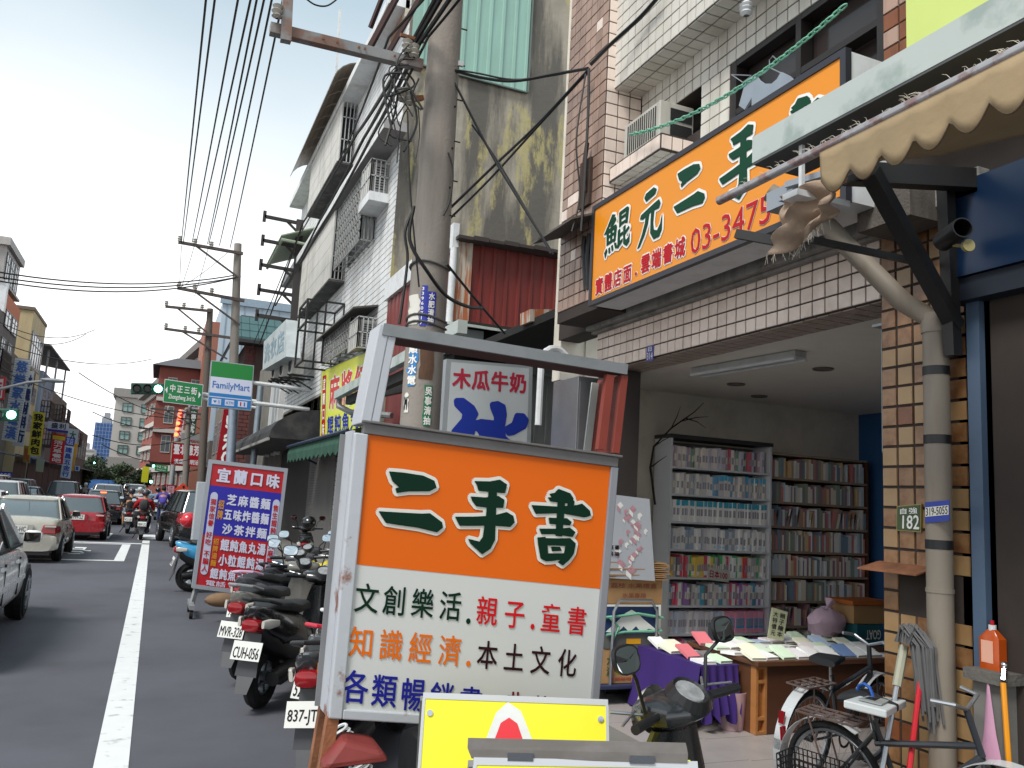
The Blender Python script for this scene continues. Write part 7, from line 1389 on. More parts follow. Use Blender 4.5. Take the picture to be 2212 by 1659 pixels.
b = MB(); c = sum(tp_, V((0, 0, 0))) / 4; b.slab([c.lerp(p, .55) + V((0, 0, .002)) for p in tp_], (0, 0, .006)); P(ob, 'tray_panel', b, mat('tray_grey2', '#8f9494', r=.4)); b = MB(); b.slab([c.lerp(p, .25) + V((-.02, 0, .009)) for p in tp_], (0, 0, .004)); P(ob, 'tray_recess', b, dark_p)
b = MB(); b.tube([PY(1868, 1500, 3.2) + V((0, .05 * math.sin(k * .8), .05 * math.cos(k * .8))) for k in range(9)], .008, 6); S('blue_lock_cable', 'blue cable lock looped behind the white tray', 'lock', b, mat('lock_blue', '#1d4f9c', r=.4, var=0), smooth=True)

# ------------------------------------------------------------------ cars
cg = mat('car_glass', '#4e585c', r=.06, var=.15, sc=1.2, spec=.9, coat=.8)
def car(kind, lbl, col, x, y, rz=0, plate=None, s=K, group=None, dark=False, rearlit=False):
    """local: y forward, rear bumper at y = 0"""
    W, L, H = dict(sedan=(.85, 4.3, 1.45), mini=(.84, 3.7, 1.41), hatch=(.86, 3.9, 1.48), suv=(.91, 4.5, 1.72), van=(.86, 4.4, 1.75))[kind]
    t = T('car', lbl, 'car', (x, y, 0), rz, group); t.scale = (s, s, s)
    L_ = lambda n_, b, m, par=t, **k: P(par, n_, b, m, world=False, **k)
    c = gloss('car_' + col.strip('#'), col, spec=.6); bk = mat('trim_black', '#141416', r=.5)
    zb = .24 if kind != 'suv' else .32; belt = dict(sedan=.92, mini=.90, hatch=.93, suv=1.05, van=.98)[kind]
    tr = belt + .08 if kind == 'sedan' else belt
    st = [(0, zb + .18, belt - .28, .62), (.03, zb + .06, tr - .14, .86), (.12, zb, tr - .02, .95), (.5, zb - .02, tr, 1), (1.2, zb - .02, belt + .02, 1), (L * .5, zb - .02, belt, 1), (L * .7, zb - .02, belt - .02, 1), (L * .82, zb, belt - .08, .99), (L * .94, zb, belt - .2, .93), (L - .05, zb + .08, belt - .32, .82), (L, zb + .18, belt - .42, .6)]
    b = MB(); rr = []
    for (yy, z0, z1, w_) in st:
        w_ = w_ * W; h = z1 - z0; pr = [(w_ * .86, z0), (w_ * .97, z0 + .12 * h), (w_, z0 + .45 * h), (w_ * .985, z0 + .72 * h), (w_ * .95, z0 + .9 * h), (w_ * .86, z1), (w_ * .45, z1 + .025)]
        rr.append([V((a, yy, z)) for a, z in pr] + [V((-a, yy, z)) for a, z in pr[::-1]])
    b.loft(rr[:1] + [[q_.lerp(p_, .12) for q_, p_ in zip(rr[0], rr[1])]] + rr[1:-1] + [[q_.lerp(p_, .12) for q_, p_ in zip(rr[-1], rr[-2])]] + rr[-1:]); L_('body', b, c, smooth=True, sub=2)
    y0, y1, y2, y3 = dict(sedan=(.62, 1.25, 2.5, 3.25), mini=(.15, .42, 2.15, 2.75), hatch=(.12, .5, 2.2, 3.0), suv=(.12, .45, 2.6, 3.4), van=(.1, .3, 2.6, 3.55))[kind]
    def rrect(ya, yb, hw, z, n=4, r_=.12):
        o = []
        for cx, cy, a in ((hw - r_, yb - r_, 0), (-hw + r_, yb - r_, 90), (-hw + r_, ya + r_, 180), (hw - r_, ya + r_, 270)):
            for k in range(n): t_ = R(a + 90 * k / (n - 1)); o.append(V((cx + r_ * math.cos(t_), cy + r_ * math.sin(t_), z)))
        return o
    zr = H - .09; gh = MB(); lo = rrect(y0, y3, W * .9, belt - .03); hi = rrect(y1, y2, W * .72, zr); gh.loft([lo, hi]); L_('window_glass', gh, cg, smooth=True)
    b = MB(); b.loft([rrect(y1 - .03, y2 + .05, W * .745, zr - .03), rrect(y1 - .03, y2 + .05, W * .75, zr), rrect(y1 + .08, y2 - .05, W * .66, H - .02), rrect(y1 + .3, y2 - .3, W * .4, H)]); L_('roof', b, c, smooth=True, sub=1)
    def on(side, f, h): # point on the glass: side -1/1, f along 0..1, h up
        return V((side * W * (.9 + (.72 - .9) * h) * 1.008, (y0 + (y1 - y0) * h) * (1 - f) + (y3 + (y2 - y3) * h) * f, belt - .03 + (zr - belt + .03) * h))
    for sd in (-1, 1):
        for f, w_ in ((.03, .13), (.36, .06), (.62, .06), (.98, .07)):
            b = MB(); b.bar(on(sd, f, 0), on(sd, f, 1), w_, .03, up=(1, 0, 0)); L_('pillar', b, c if f in (.03, .98) else bk)
        b = MB(); b.bar(on(sd, 0, .03), on(sd, 1, .03), .03, .03); L_('belt_trim', b, bk)
        yx = (y3 - .35); b = MB(); b.loft([ring(0, 0, .01, .05), ring(.03, 0, .1, .075), ring(.1, 0, .1, .07), ring(.13, 0, .04, .05)]); b.v = [V((sd * (W * .92 + .12) + p.y, yx + p.x, belt + .09 + p.z)) for p in b.v]; mo = L_('mirror', b, c if not dark else bk, smooth=True); b = MB(); b.box(sd * (W * .92 + .12) - .085, sd * (W * .92 + .12) + .085, yx - .004, yx + .004, belt + .035, belt + .14); L_('mirror_glass', b, mat('mirror_dark', '#24201f', r=.05, var=0), mo, bev=.02)
        for yd in (1.35, 2.35):
            if kind in ('mini',) and yd < 2: continue
            b = MB(); b.box(sd * W * .985, sd * (W + .02), yd, yd + .16, belt - .17, belt - .14); L_('door_handle', b, c)
            b = MB(); b.box(sd * W * .975, sd * (W * .999), yd + .3, yd + .305, zb + .14, belt - .12); L_('door_gap', b, bk)
        b = MB(); b.box(sd * W * .99, sd * (W + .012), .95, L - 1.2, zb + .28, zb + .33); L_('side_moulding', b, c if not dark else bk)
        wr = .31 if kind != 'suv' else .36
        for yw in (.78, L - .82):
            b = MB(); b.disc((sd * (W * .9), yw, wr), (sd, 0, 0), wr + .03, 26, W * .098); L_('wheel_arch', b, bk)
            b = MB(); b.lathe([(wr * .62, .0), (wr * .9, -.0), (wr, -.04), (wr, -.16), (wr * .9, -.2), (0, -.2)], (sd * (W + .015), yw, wr), (sd, 0, 0), 26); wh = L_('wheel', b, rubber, smooth=True)
            b = MB(); b.lathe([(0, -.02), (wr * .2, -.01), (wr * .22, -.04), (wr * .6, -.03), (wr * .64, .004), (wr * .66, -.02)], (sd * (W + .015), yw, wr), (sd, 0, 0), 26)
            for k in range(6): a = 2 * math.pi * k / 6; b.bar((sd * (W + .01), yw, wr), (sd * (W + .012), yw + wr * .6 * math.cos(a), wr + wr * .6 * math.sin(a)), .05, .03, up=(1, 0, 0))
            L_('rim', b, alum, wh)
    # rear
    for sd in (-1, 1):
        if kind == 'mini': b = MB(); b.lathe([(0, .03), (.1, .02), (.12, -.03)], (sd * W * .76, -.0, belt - .24), (sd * .2, -1, 0), 14); b.v = [V((p.x, p.y, belt - .24 + (p.z - belt + .24) * 1.5)) for p in b.v]
        elif kind == 'suv': b = MB(); b.hexa([V(p) for p in ((sd * W * .68, -.01, belt - .32), (sd * W * .97, .02, belt - .32), (sd * W * .99, .3, belt - .3), (sd * W * .7, .2, belt - .3), (sd * W * .72, .03, belt - .0), (sd * W * .93, .08, belt - .0), (sd * W * .95, .3, belt - .02), (sd * W * .7, .2, belt))])
        else: b = MB(); b.hexa([V(p) for p in ((sd * W * .52, -.035, belt - .28), (sd * W * .9, -.01, belt - .28), (sd * W * .99, .26, belt - .26), (sd * W * .6, .2, belt - .26), (sd * W * .58, -.01, belt - .08), (sd * W * .87, .02, belt - .08), (sd * W * .955, .28, belt - .1), (sd * W * .6, .2, belt - .08))])
        tl_ = L_('tail_light', b, tail_r, bev=.02); b = MB(); b.box(min(sd * W * .62, sd * W * .88), max(sd * W * .62, sd * W * .88), -.03, .05, belt - .13, belt - .09); L_('reverse_lens', b, clear_l, tl_)
    b = MB(); b.loft([ring(0, 0, .5, .5, 16, .35)] and [[V((p.y * W * 1.96, -.06 + yy, zb + .2 + p.z * .36)) for p in ring(0, 0, .5 * w_, .5, 16, .3)] for yy, w_ in ((0, .86), (.03, .96), (.25, 1.0))]); L_('bumper', b, c if not (kind == 'mini') else gloss('car_' + col.strip('#'), col), smooth=True)
    b = MB(); b.box(-W * .8, W * .8, -.045, .2, zb - .06, zb + .04); b.box(-W * .5, W * .5, -.05, .1, zb + .04, zb + .08); L_('bumper_underside', b, bk)
    q = Quad((-.2, -.072, belt - .1), (.2, -.072, belt - .1), (.2, -.072, belt - .26), (-.2, -.072, belt - .26)); b = MB(); q.slab(b, -.25, -.1, 1.25, 1.1, -.07, -.01); L_('plate_recess', b, c); b = MB(); q.slab(b, 0, 0, 1, 1, -.008, 0); po = L_('plate', b, plate_w)
    if plate: b = MB(); latin(b, q, plate, (.08, .18, .92, .85), .002, bold=.015); L_('plate_number', b, ink_k, po)
    if rearlit: b = MB(); b.box(-.12, .12, y1 - .06, y1 - .02, H - .12, H - .08); L_('brake_light', b, lr)
    b = MB(); b.bar((0, y1 + .1, H), (0, y1 - .05, H + .2), .012); L_('antenna', b, bk)
    # front
    for sd in (-1, 1): b = MB(); b.hexa([V(p) for p in ((sd * W * .5, L - .08, belt - .42), (sd * W * .86, L - .16, belt - .42), (sd * W * .9, L - .4, belt - .4), (sd * W * .5, L - .3, belt - .4), (sd * W * .5, L - .1, belt - .26), (sd * W * .84, L - .2, belt - .24), (sd * W * .88, L - .4, belt - .22), (sd * W * .5, L - .3, belt - .24))]); L_('headlight', b, clear_l, bev=.02)
    b = MB(); b.box(-W * .45, W * .45, L - .1, L + .005, belt - .42, belt - .3); L_('grille', b, bk)
    return t
car('sedan', 'champagne silver sedan with plate 5133-HC seen from behind', '#a6a399', -2.30, 18.35, 0, '5133-HC')
car('mini', 'small red hatchback with black roof edge waiting before the crosswalk', '#8f0f1c', -1.82, 25.4, 0, '3999-SZ')
car('hatch', 'black hatchback with lit brake lamp ahead of the red hatchback', '#15161b', -1.75, 34.8, 0, None, dark=True, rearlit=True)
car('suv', 'black sport utility car parked behind the menu sign', '#111214', 1.42, 23.3, .13, '2897-UR', s=.88, dark=True)
car('sedan', 'white estate car cut by the picture border with its mirror out', '#eef0f1', -2.05, 8.0, 0, None, s=.95)
car('suv', 'white sport utility car in the far left lane', '#b9bcbf', -4.6, 30.5, 0, None)
car('sedan', 'white sedan roof showing just ahead of the champagne sedan', '#b0b3b6', -4.2, 24.2, 0, None)
car('van', 'dark teal van coming towards the camera at the left border', '#2d3c40', -5.3, 34.5, R(180), None, s=.95)
k = 0
for i, (x, y, kd, c, lb) in enumerate([(-4.9, 38, 'sedan', '#4a5560', 'blue grey sedan'), (-2.0, 43, 'suv', '#9a9da0', 'silver utility car'), (-.7, 50, 'hatch', '#a9adb0', 'pale hatchback'), (-4.2, 47, 'van', '#383b40', 'dark van'), (-2.6, 57, 'sedan', '#8d2020', 'dull red sedan'), (-5.2, 58, 'suv', '#b7babd', 'white utility car'), (-1.2, 66, 'van', '#c2c4c6', 'white van'), (-3.8, 72, 'sedan', '#55585c', 'grey sedan'), (1.7, 33, 'sedan', '#8f9396', 'silver sedan parked at the kerb'), (1.7, 40, 'hatch', '#2b2d31', 'dark hatchback parked at the kerb'), (-6.8, 40, 'sedan', '#1f2226', 'black sedan parked on the far side'), (-6.8, 52, 'van', '#b4b6b8', 'white van parked on the far side'), (-2.0, 84, 'suv', '#3d4044', 'charcoal utility car')]):
    car(kd, f'{lb} far down the queue of traffic', c, x, y, 0, None, group='cars queueing down the street')

# ------------------------------------------------------------------ people: one skinned body each, clothes as children
def skin(nodes, edges, name, m, par):
    me = bpy.data.meshes.new(name); ks = list(nodes); me.from_pydata([nodes[k_][0] for k_ in ks], [(ks.index(a), ks.index(b_)) for a, b_ in edges], []); me.materials.append(m)
    o = bpy.data.objects.new(name, me); COL.objects.link(o); o.parent = par; md = o.modifiers.new('k', 'SKIN'); md.use_smooth_shade = True
    for i, k_ in enumerate(ks): r_ = nodes[k_][1]; me.skin_vertices[0].data[i].radius = (r_, r_) if not isinstance(r_, tuple) else r_
    me.skin_vertices[0].data[0].use_root = True
    s_ = o.modifiers.new('s', 'SUBSURF'); s_.levels = s_.render_levels = 1
    return o
skin_m = mat('skin', '#a9795c', r=.6, var=.04)
def rider(lbl, loc, rz, top, legs, helm=None, bag=None, lean=.12, shorts=False, seat=.78, reach=.62, hz=.98, foot=.26, s=K, spread=.16, group=None):
    t = T('person', lbl, 'person', loc, rz, group); t.scale = (s, s, s)
    N = dict(pel=((0, 0, seat + .08), (.15, .12)), waist=((.03, 0, seat + .24), (.13, .11)), chest=((lean * .7, 0, seat + .42), (.17, .12)), neck=((lean, 0, seat + .58), .055), head=((lean + .04, 0, seat + .68), .085), crown=((lean + .03, 0, seat + .79), .09))
    E = [('pel', 'waist'), ('waist', 'chest'), ('chest', 'neck'), ('neck', 'head'), ('head', 'crown')]
    for sg, n_ in ((-1, 'r'), (1, 'l')):
        N.update({'sh' + n_: ((lean * .9, sg * .19, seat + .50), .06), 'el' + n_: ((lean + .18, sg * .29, seat + .27), .045), 'wr' + n_: ((reach - .06, sg * .31, hz), .03), 'ha' + n_: ((reach + .01, sg * .31, hz), .035),
                  'hp' + n_: ((.04, sg * .1, seat + .04), .085), 'kn' + n_: ((.42, sg * (.13 + spread * .5), seat - .06), .06), 'an' + n_: ((.40, sg * (.12 + spread * .4), foot + .08), .04), 'to' + n_: ((.55, sg * (.13 + spread * .4), foot + .03), .035)})
        E += [('chest', 'sh' + n_), ('sh' + n_, 'el' + n_), ('el' + n_, 'wr' + n_), ('wr' + n_, 'ha' + n_), ('pel', 'hp' + n_), ('hp' + n_, 'kn' + n_), ('kn' + n_, 'an' + n_), ('an' + n_, 'to' + n_)]
    body = skin(N, E, 'body', skin_m, t)
    b = MB()
    for sg, n_ in ((-1, 'r'), (1, 'l')):
        h = V(N['ha' + n_][0])
        for f in range(4): p = h + V((.02, sg * (-.03 + .02 * f), .01)); b.tube([p, p + V((.045, 0, .0)), p + V((.05, 0, -.035 + .003 * f)), p + V((.02, 0, -.045))], .0085, 5)
        b.tube([h + V((-.01, -sg * .035, 0)), h + V((.02, -sg * .055, -.01)), h + V((.045, -sg * .045, -.02))], .009, 5)
    P(t, 'fingers', b, skin_m, world=False, smooth=True)
    g = lambda k_, a=.018: (N[k_][0], tuple(q + a for q in N[k_][1]) if isinstance(N[k_][1], tuple) else N[k_][1] + a)
    tn = {k_: g(k_) for k_ in ('pel', 'waist', 'chest', 'shr', 'shl', 'elr', 'ell', 'wrr', 'wrl')}; tn['chest'] = (N['chest'][0], (.21, .15)); tn['up'] = ((lean * .85, 0, seat + .5), (.15, .12)); tn['neck'] = ((lean * .98, 0, seat + .575), .082); tn['shr'] = (N['shr'][0], .088); tn['shl'] = (N['shl'][0], .088)
    te = [('pel', 'waist'), ('waist', 'chest'), ('chest', 'up'), ('up', 'neck'), ('up', 'shr'), ('up', 'shl'), ('shr', 'elr'), ('shl', 'ell')]
    if not shorts: te += [('elr', 'wrr'), ('ell', 'wrl')]
    else: tn.pop('wrr'); tn.pop('wrl'); tn['elr'] = (tuple(V(N['shr'][0]).lerp(V(N['elr'][0]), .75)), .06); tn['ell'] = (tuple(V(N['shl'][0]).lerp(V(N['ell'][0]), .75)), .06)
    skin(tn, te, 'top', mat('cloth_' + top.strip('#'), top, r=.85, var=.1, sc=8), t)
    ln = {k_: g(k_, .014) for k_ in ('pel', 'hpr', 'hpl', 'knr', 'knl', 'anr', 'anl')}
    le = [('pel', 'hpr'), ('pel', 'hpl'), ('hpr', 'knr'), ('hpl', 'knl')] + ([('knr', 'anr'), ('knl', 'anl')] if not shorts else [])
    if shorts: ln.pop('anr'); ln.pop('anl')
    skin(ln, le, 'trousers' if not shorts else 'shorts', mat('cloth_' + legs.strip('#'), legs, r=.85, var=.1, sc=8), t)
    hc = V(N['crown'][0])
    b = MB()
    if helm: b.ball(hc + V((-.005, 0, -.01)), (.145, .13, .125), 14, 9); P(t, 'helmet', b, gloss('helm_' + helm.strip('#'), helm), world=False, smooth=True)
    else: b.ball(hc + V((-.015, 0, -.005)), (.105, .095, .11), 14, 9); P(t, 'hair', b, mat('black_hair', '#141213', r=.7), world=False, smooth=True)
    b = MB(); f = V(N['head'][0]) + V((.09, 0, .02))
    for sg in (-1, 1): b.ball(f + V((-.006, sg * .032, .02)), (.008, .012, .008), 6, 4)
    P(t, 'eye', b, ink_k, world=False); b = MB(); b.ball(f + V((.008, 0, -.005)), (.016, .012, .018), 6, 4)
    for sg in (-1, 1): b.ball(V(N['head'][0]) + V((0, sg * .085, .01)), (.018, .01, .028), 6, 4)
    P(t, 'nose_and_ears', b, skin_m, world=False, smooth=True)
    if bag: b = MB(); c = V(N['chest'][0]) + V((-.2, 0, -.05)); b.loft([ring(c.x - .05, c.z, .09, .13), ring(c.x, c.z, .14, .19), ring(c.x + .08, c.z, .14, .19)]); P(t, 'backpack', b, mat('bag_' + bag.strip('#'), bag, r=.7, var=.15), world=False, smooth=True)
    for sg, n_ in ((-1, 'r'), (1, 'l')): b = MB(); a = V(N['an' + n_][0]); b.loft([ring(a.x - .06, a.z - .05, .03, .03), ring(a.x, a.z - .045, .042, .04), ring(a.x + .12, a.z - .06, .042, .028), ring(a.x + .19, a.z - .065, .025, .018)]); b.v = [V((p.x, p.y + a.y, p.z)) for p in b.v]; P(t, 'shoe', b, mat('shoe_grey', '#4d4a4a', r=.6), world=False, smooth=True)
    return t
def ridden(lbl, slbl, x, y, col, plate, **k):
    scooter(slbl, col, (x, y, 0), R(90), plate, lean=0, steer=0, group='scooters being ridden in traffic', rear2=k.pop('rear2', None)); return rider(lbl, (x, y + .05, 0), R(90), **k)
ridden('scooter rider in black T-shirt and pale shorts with dark helmet', 'black scooter under the rider in a black T-shirt', -.66, 29.6, '#1d1e22', 'MCU-350', top='#141417', legs='#8f9aa8', helm='#2b2c30', shorts=True)
ridden('scooter rider in red jacket with grey backpack and dark helmet', 'dark red scooter under the rider with the backpack', -.22, 26.6, '#3a1416', 'MBW-172', top='#a5121d', legs='#23252b', helm='#3b3c44', bag='#2c2d31')
ridden('rider in blue checked shirt beyond the red jacket', 'grey scooter under the rider in the blue checked shirt', .15, 41, '#3c3f44', None, top='#6f8fb0', legs='#2a2f38', helm='#20232c')
ridden('rider in white shirt and white helmet ahead of the red jacket', 'pale scooter under the rider with the white helmet', -.55, 38, '#85888c', None, top='#b9bcc2', legs='#33363c', helm='#c6c8ca')
ridden('rider in dark blue top with blue helmet far ahead', 'dark scooter under the rider with the blue helmet', .5, 50, '#222429', None, top='#2c3e63', legs='#22252b', helm='#27508f')
cy = bicycle('dark bicycle ridden by the person in the purple jacket', (.36, 36.2, 0), R(90), lean=0); cy['group'] = 'bicycle in traffic'; cy.scale = (.9, .9, .9)
rider('cyclist in purple jacket and jeans bent over the handlebar', (.36, 36.4, 0), R(90), '#4a3f9c', '#2f4378', None, None, lean=.36, seat=.78, reach=.7, hz=.92, foot=.1, s=.92, spread=.0)
b = MB(); b.ball(PY(408, 1124, 17.2), (.16, .16, .15), 12, 8); S('red_helmet', 'red helmet hanging beside the menu sign', 'helmet', b, gloss('helmet_red', '#c01c2a'), smooth=True)
for i in range(5):
    x, y = random.uniform(-6, 1.0), random.uniform(48, 95)
    ridden(f'small distant rider {["in grey", "in black", "in navy", "in white", "in pale grey"][i]} among the far traffic', f'small distant scooter of a rider {["in grey", "in black", "in navy", "in white", "in pale grey"][i]}', x, y, ['#3a3d42', '#1d1e22', '#5a5d62', '#7d2020'][i % 4], None, top=['#7d8084', '#1c1d20', '#26304a', '#b4b6ba'][i % 4], legs='#2a2d33', helm=['#c2c4c6', '#1d1e22', '#8f9296'][i % 3], group='distant riders among the traffic') if i < 5 else None
# ------------------------------------------------------------------ left hand row of buildings
XL = -8.0
def block(name, lbl, y0, y1, h, col, depth=9, dirt='#5c5650', amt=.4, x=XL):
    t = T(name, lbl, 'building', (x, y0, 0)); b = MB(); b.box(x - depth, x, y0, y1, 0, h); P(t, 'wall', b, mat('wall_' + col.strip('#'), col, r=.85, var=.08, sc=.8, dirt=dirt, amt=amt, ds=.7, streak=2)); return t
def fq(y0, y1, z0, z1, x=XL): return Quad((x + .01, y0, z1), (x + .01, y1, z1), (x + .01, y1, z0), (x + .01, y0, z0)) if 0 else Quad((x + .01, y0, z1), (x + .01, y1, z1), (x + .01, y1, z0), (x + .01, y0, z0))
lgl = mat('left_glass', '#4c5358', r=.12, var=.35, sc=.5); lfm = mat('left_frame', '#8b8e90', r=.5)
def shopfront(t, y0, y1, x=XL, col='#2f2c2b'):
    n = max(1, int((y1 - y0) / 3.5))
    for k in range(n):
        a = y0 + (y1 - y0) * k / n + .2; c = y0 + (y1 - y0) * (k + 1) / n - .2
        b = MB(); b.box(x - .02, x + .02, a, c, .1, 2.5); P(t, 'shopfront', b, mat('shopfront_dark', col, r=.5, var=.4, sc=1.5)); b = MB(); b.slab([(x, a, 2.9), (x, c, 2.9), (x + 1.3, c, 2.6), (x + 1.3, a, 2.6)], (0, 0, .06)); P(t, 'awning', b, mat('awning_%d' % (k % 3), ['#2e3b52', '#4f5552', '#57463c'][k % 3], r=.7))
A = block('corner_building', 'grey corner building with orange band and glazed top floor', 30, 53.3, 9.8, '#6b635e', dirt='#3c3735', amt=.6)
b = MB(); b.box(XL - 9, XL + .02, 48.2, 53.3, 9.82, 10.85); P(A, 'upper_floor', b, mat('upper_tile', '#b5653f', r=.7)); b = MB(); b.box(XL - 9, XL - .3, 48.18, 48.2, 9.9, 11.3); P(A, 'orange_band', b, mat('ochre_band', '#bd7b26', r=.6)); b = MB(); b.box(XL - .3, XL + .05, 48.1, 48.6, 9.8, 11.4); P(A, 'white_corner', b, white_p)
b = MB(); b.box(XL - 9, XL - .1, 48, 53.3, 11.3, 11.42); b.box(XL - 9, XL - .1, 48.3, 53.3, 13.3, 13.7); b.box(XL - 9, XL - .3, 48.6, 53.3, 11.42, 13.3); P(A, 'top_floor', b, mat('top_floor_grey', '#a39f9c', r=.7))
windows(A, fq(48.6, 53.2, 11.4, 13.3, XL - .28), 1, 3, (.05, .05, .95, .95), .8, .85, lgl, fm=lfm); windows(A, fq(48.5, 53.2, 9.0, 10.7, XL + .03), 1, 2, (.05, .3, .95, .95), .85, .8, lgl, fm=lfm); windows(A, fq(44, 53, 4, 9.4), 2, 4, (.05, .05, .95, .95), .6, .6, lgl, fm=lfm)
q = Quad((XL - 5, 48.17, 13.2), (XL - .4, 48.17, 13.2), (XL - .4, 48.17, 11.5), (XL - 5, 48.17, 11.5)); windows(A, q, 1, 3, (.05, .05, .95, .95), .6, .8, lgl, fm=lfm); shopfront(A, 32, 53)
Bd = block('cream_building', 'tall cream building with dark window band', 58.2, 64.3, 11.8, '#b9a985', dirt='#8b7350', amt=.45)
b = MB(); b.box(XL - 9, XL + .05, 58.1, 64.4, 11.8, 12.0); P(Bd, 'parapet', b, mat('parapet_brown', '#6d6154', r=.8)); windows(Bd, fq(58.6, 64, 8.4, 10.7), 1, 1, (.02, .02, .98, .98), 1, 1, lgl, fm=lfm, mull=4); windows(Bd, fq(58.6, 64, 4, 8), 2, 2, (.02, .05, .98, .95), .8, .6, lgl, fm=lfm, mull=3); shopfront(Bd, 58.3, 64)
b = MB(); b.box(XL + .012, XL + .4, 53.3, 58.1, 5.6, 5.8); b.box(XL - 9, XL - .5, 53.3, 58.1, 0, 8.8); P(Bd, 'low_wing', b, mat('low_wing', '#67615a', r=.85, var=.1)); windows(Bd, Quad((XL - .49, 53.4, 8.2), (XL - .49, 58, 8.2), (XL - .49, 58, 3.4), (XL - .49, 53.4, 3.4)), 2, 2, (.05, .05, .95, .95), .7, .6, lgl, fm=lfm, mull=3)
Cd = block('blue_sheet_building', 'building clad in pale blue sheets under an open steel roof', 66, 73, 9, '#8796a8', amt=.25)
b = MB(); b.slab([(XL - 5, 65, 11.3), (XL - 5, 79, 11.3), (XL + .4, 79, 10.6), (XL + .4, 65, 10.6)], (0, 0, .12)); P(Cd, 'steel_roof', b, mat('roof_grey', '#4c4c50', r=.7)); b = MB()
for y in (66.5, 72, 78.5): b.bar((XL + .1, y, 8), (XL + .1, y, 10.6), .12); b.bar((XL - 3, y, 8), (XL - 3, y, 11), .12)
P(Cd, 'roof_post', b, grey_m); windows(Cd, fq(66.3, 72.8, 3.5, 8.8), 2, 2, (.05, .05, .95, .95), .5, .5, lgl, fm=lfm); shopfront(Cd, 64.5, 73)
Dd = block('mixed_grey_building', 'dusty grey building with rusty balcony rails beyond the blue sheet building', 73, 84, 8.3, '#7c746b'); windows(Dd, fq(73.3, 83.8, 3.3, 8), 2, 4, (.02, .05, .98, .95), .65, .6, lgl, fm=lfm, mull=2); shopfront(Dd, 73, 84)
Ed = block('low_far_building', 'lower grey building at the end of the left hand row', 84, 112, 6.9, '#6f6a66'); windows(Ed, fq(84.5, 111, 3.3, 6.6), 1, 8, (.02, .05, .98, .95), .65, .7, lgl, fm=lfm); shopfront(Ed, 84, 112)
# balconies, bars and tanks roughen the facades
for i, (t, y, z) in enumerate([(A, 46, 6.4), (A, 50, 6.2), (Bd, 55, 6.6), (Cd, 67, 5.8), (Cd, 70, 4.0), (Dd, 75, 6.2), (Dd, 79, 6.2), (Dd, 77, 3.8), (Ed, 88, 5.2), (Ed, 94, 5.0)]):
    b = MB(); lattice(b, (XL + .6, y, z), (0, 2.6, 0), (0, 0, 1.2), 12, 3, .03); lattice(b, (XL + .03, y, z), (.57, 0, 0), (0, 0, 1.2), 3, 3, .03); b.box(XL + .03, XL + .65, y, y + 2.6, z - .12, z); P(t, 'balcony_cage', b, mat('cage_rust', '#4c413b', r=.7, var=.2))
# signs on the left row
vsign('tall white ribbed sign with big blue characters, nearest to the border traffic light', ((33, 772), (67, 777), (36, 955), (3, 950)), 44, '#b4b9be', '悠樂家水電漢', '#2a5ba8', box=(.12, .02, .9, .98), bold=.045)
b = MB(); qq = Quad(PY(33, 772, 43.95), PY(67, 777, 43.95), PY(36, 955, 43.95), PY(3, 950, 43.95))
for k in range(34): qq.slab(b, 0, k / 34, 1, k / 34 + .006, 0, .006)
S('sign_ribs', 'thin grey ribs across the tall white sign with blue characters', 'sign ribs', b, mat('rib_grey', '#6d7278', r=.6), kind='stuff')
vsign('second white ribbed sign partly behind the tall blue lettered one', ((60, 800), (74, 802), (50, 965), (26, 962)), 46, '#aeb3b8', '水電材料行', '#2b3560', box=(.25, .04, .95, .96))
vsign('yellow vertical sign with black characters and a red spot', ((71, 888), (97, 892), (86, 986), (60, 982)), 50, '#b3a832', '我家鮮肉包', '#1c1714', box=(.08, .03, .95, .98), bold=.045)
t, q = vsign('small white horizontal sign with brush characters and purple band', ((104, 909), (149, 915), (147, 936), (102, 931)), 56, '#a9adb8', '盛利', '#25283a', box=(.15, .05, .9, .7), vert=False); b = MB(); q.slab(b, 0, .75, 1, 1, .001, .01); P(t, 'purple_band', b, flat('purple_band', '#3c2f7c'))
t, q = vsign('red breakfast sign with white characters and yellow top, under the white one', ((114, 936), (142, 940), (135, 1003), (106, 999)), 57, '#b3202c', '活力早餐吧', '#d8d4d2', box=(.12, .2, .9, .97), bold=.035); b = MB(); q.slab(b, .03, .06, .97, .19, .001, .01); P(t, 'yellow_band', b, flat('yellow_band', '#c9b23c'))
vsign('white sign with a green character above the hardware sign', ((147, 925), (170, 928), (166, 962), (144, 959)), 66, '#a9aeb6', '大', '#1f5a48', box=(.15, .1, .85, .7), vert=False)
vsign('blue sign with pale writing between the red breakfast sign and the hardware sign', ((142, 943), (162, 946), (160, 964), (140, 961)), 62, '#343c8c', '花店', '#a8aede', vert=False)
vsign('white hardware shop sign with blue characters', ((139, 962), (160, 965), (151, 1034), (130, 1031)), 60, '#a7b4c6', '建昌五金行', '#1d3f94', box=(.1, .03, .9, .97))
vsign('ochre sign edge behind the hardware shop sign', ((160, 958), (168, 959), (158, 1018), (151, 1017)), 61, '#b58a2c'); vsign('little blue and white sign beside the ochre edge', ((162, 1006), (172, 1007), (171, 1018), (161, 1017)), 64, '#b3bccc', '寓', '#2a4c9c', vert=False)
vsign('small picture sign in orange and green under the ribbed signs', ((52, 962), (67, 964), (63, 1000), (49, 998)), 52, '#8f7d4c', '川', '#a34f2a'); vsign('pale cylinder like sign under the yellow vertical sign', ((80, 990), (96, 992), (92, 1020), (77, 1018)), 55, '#8f9684')
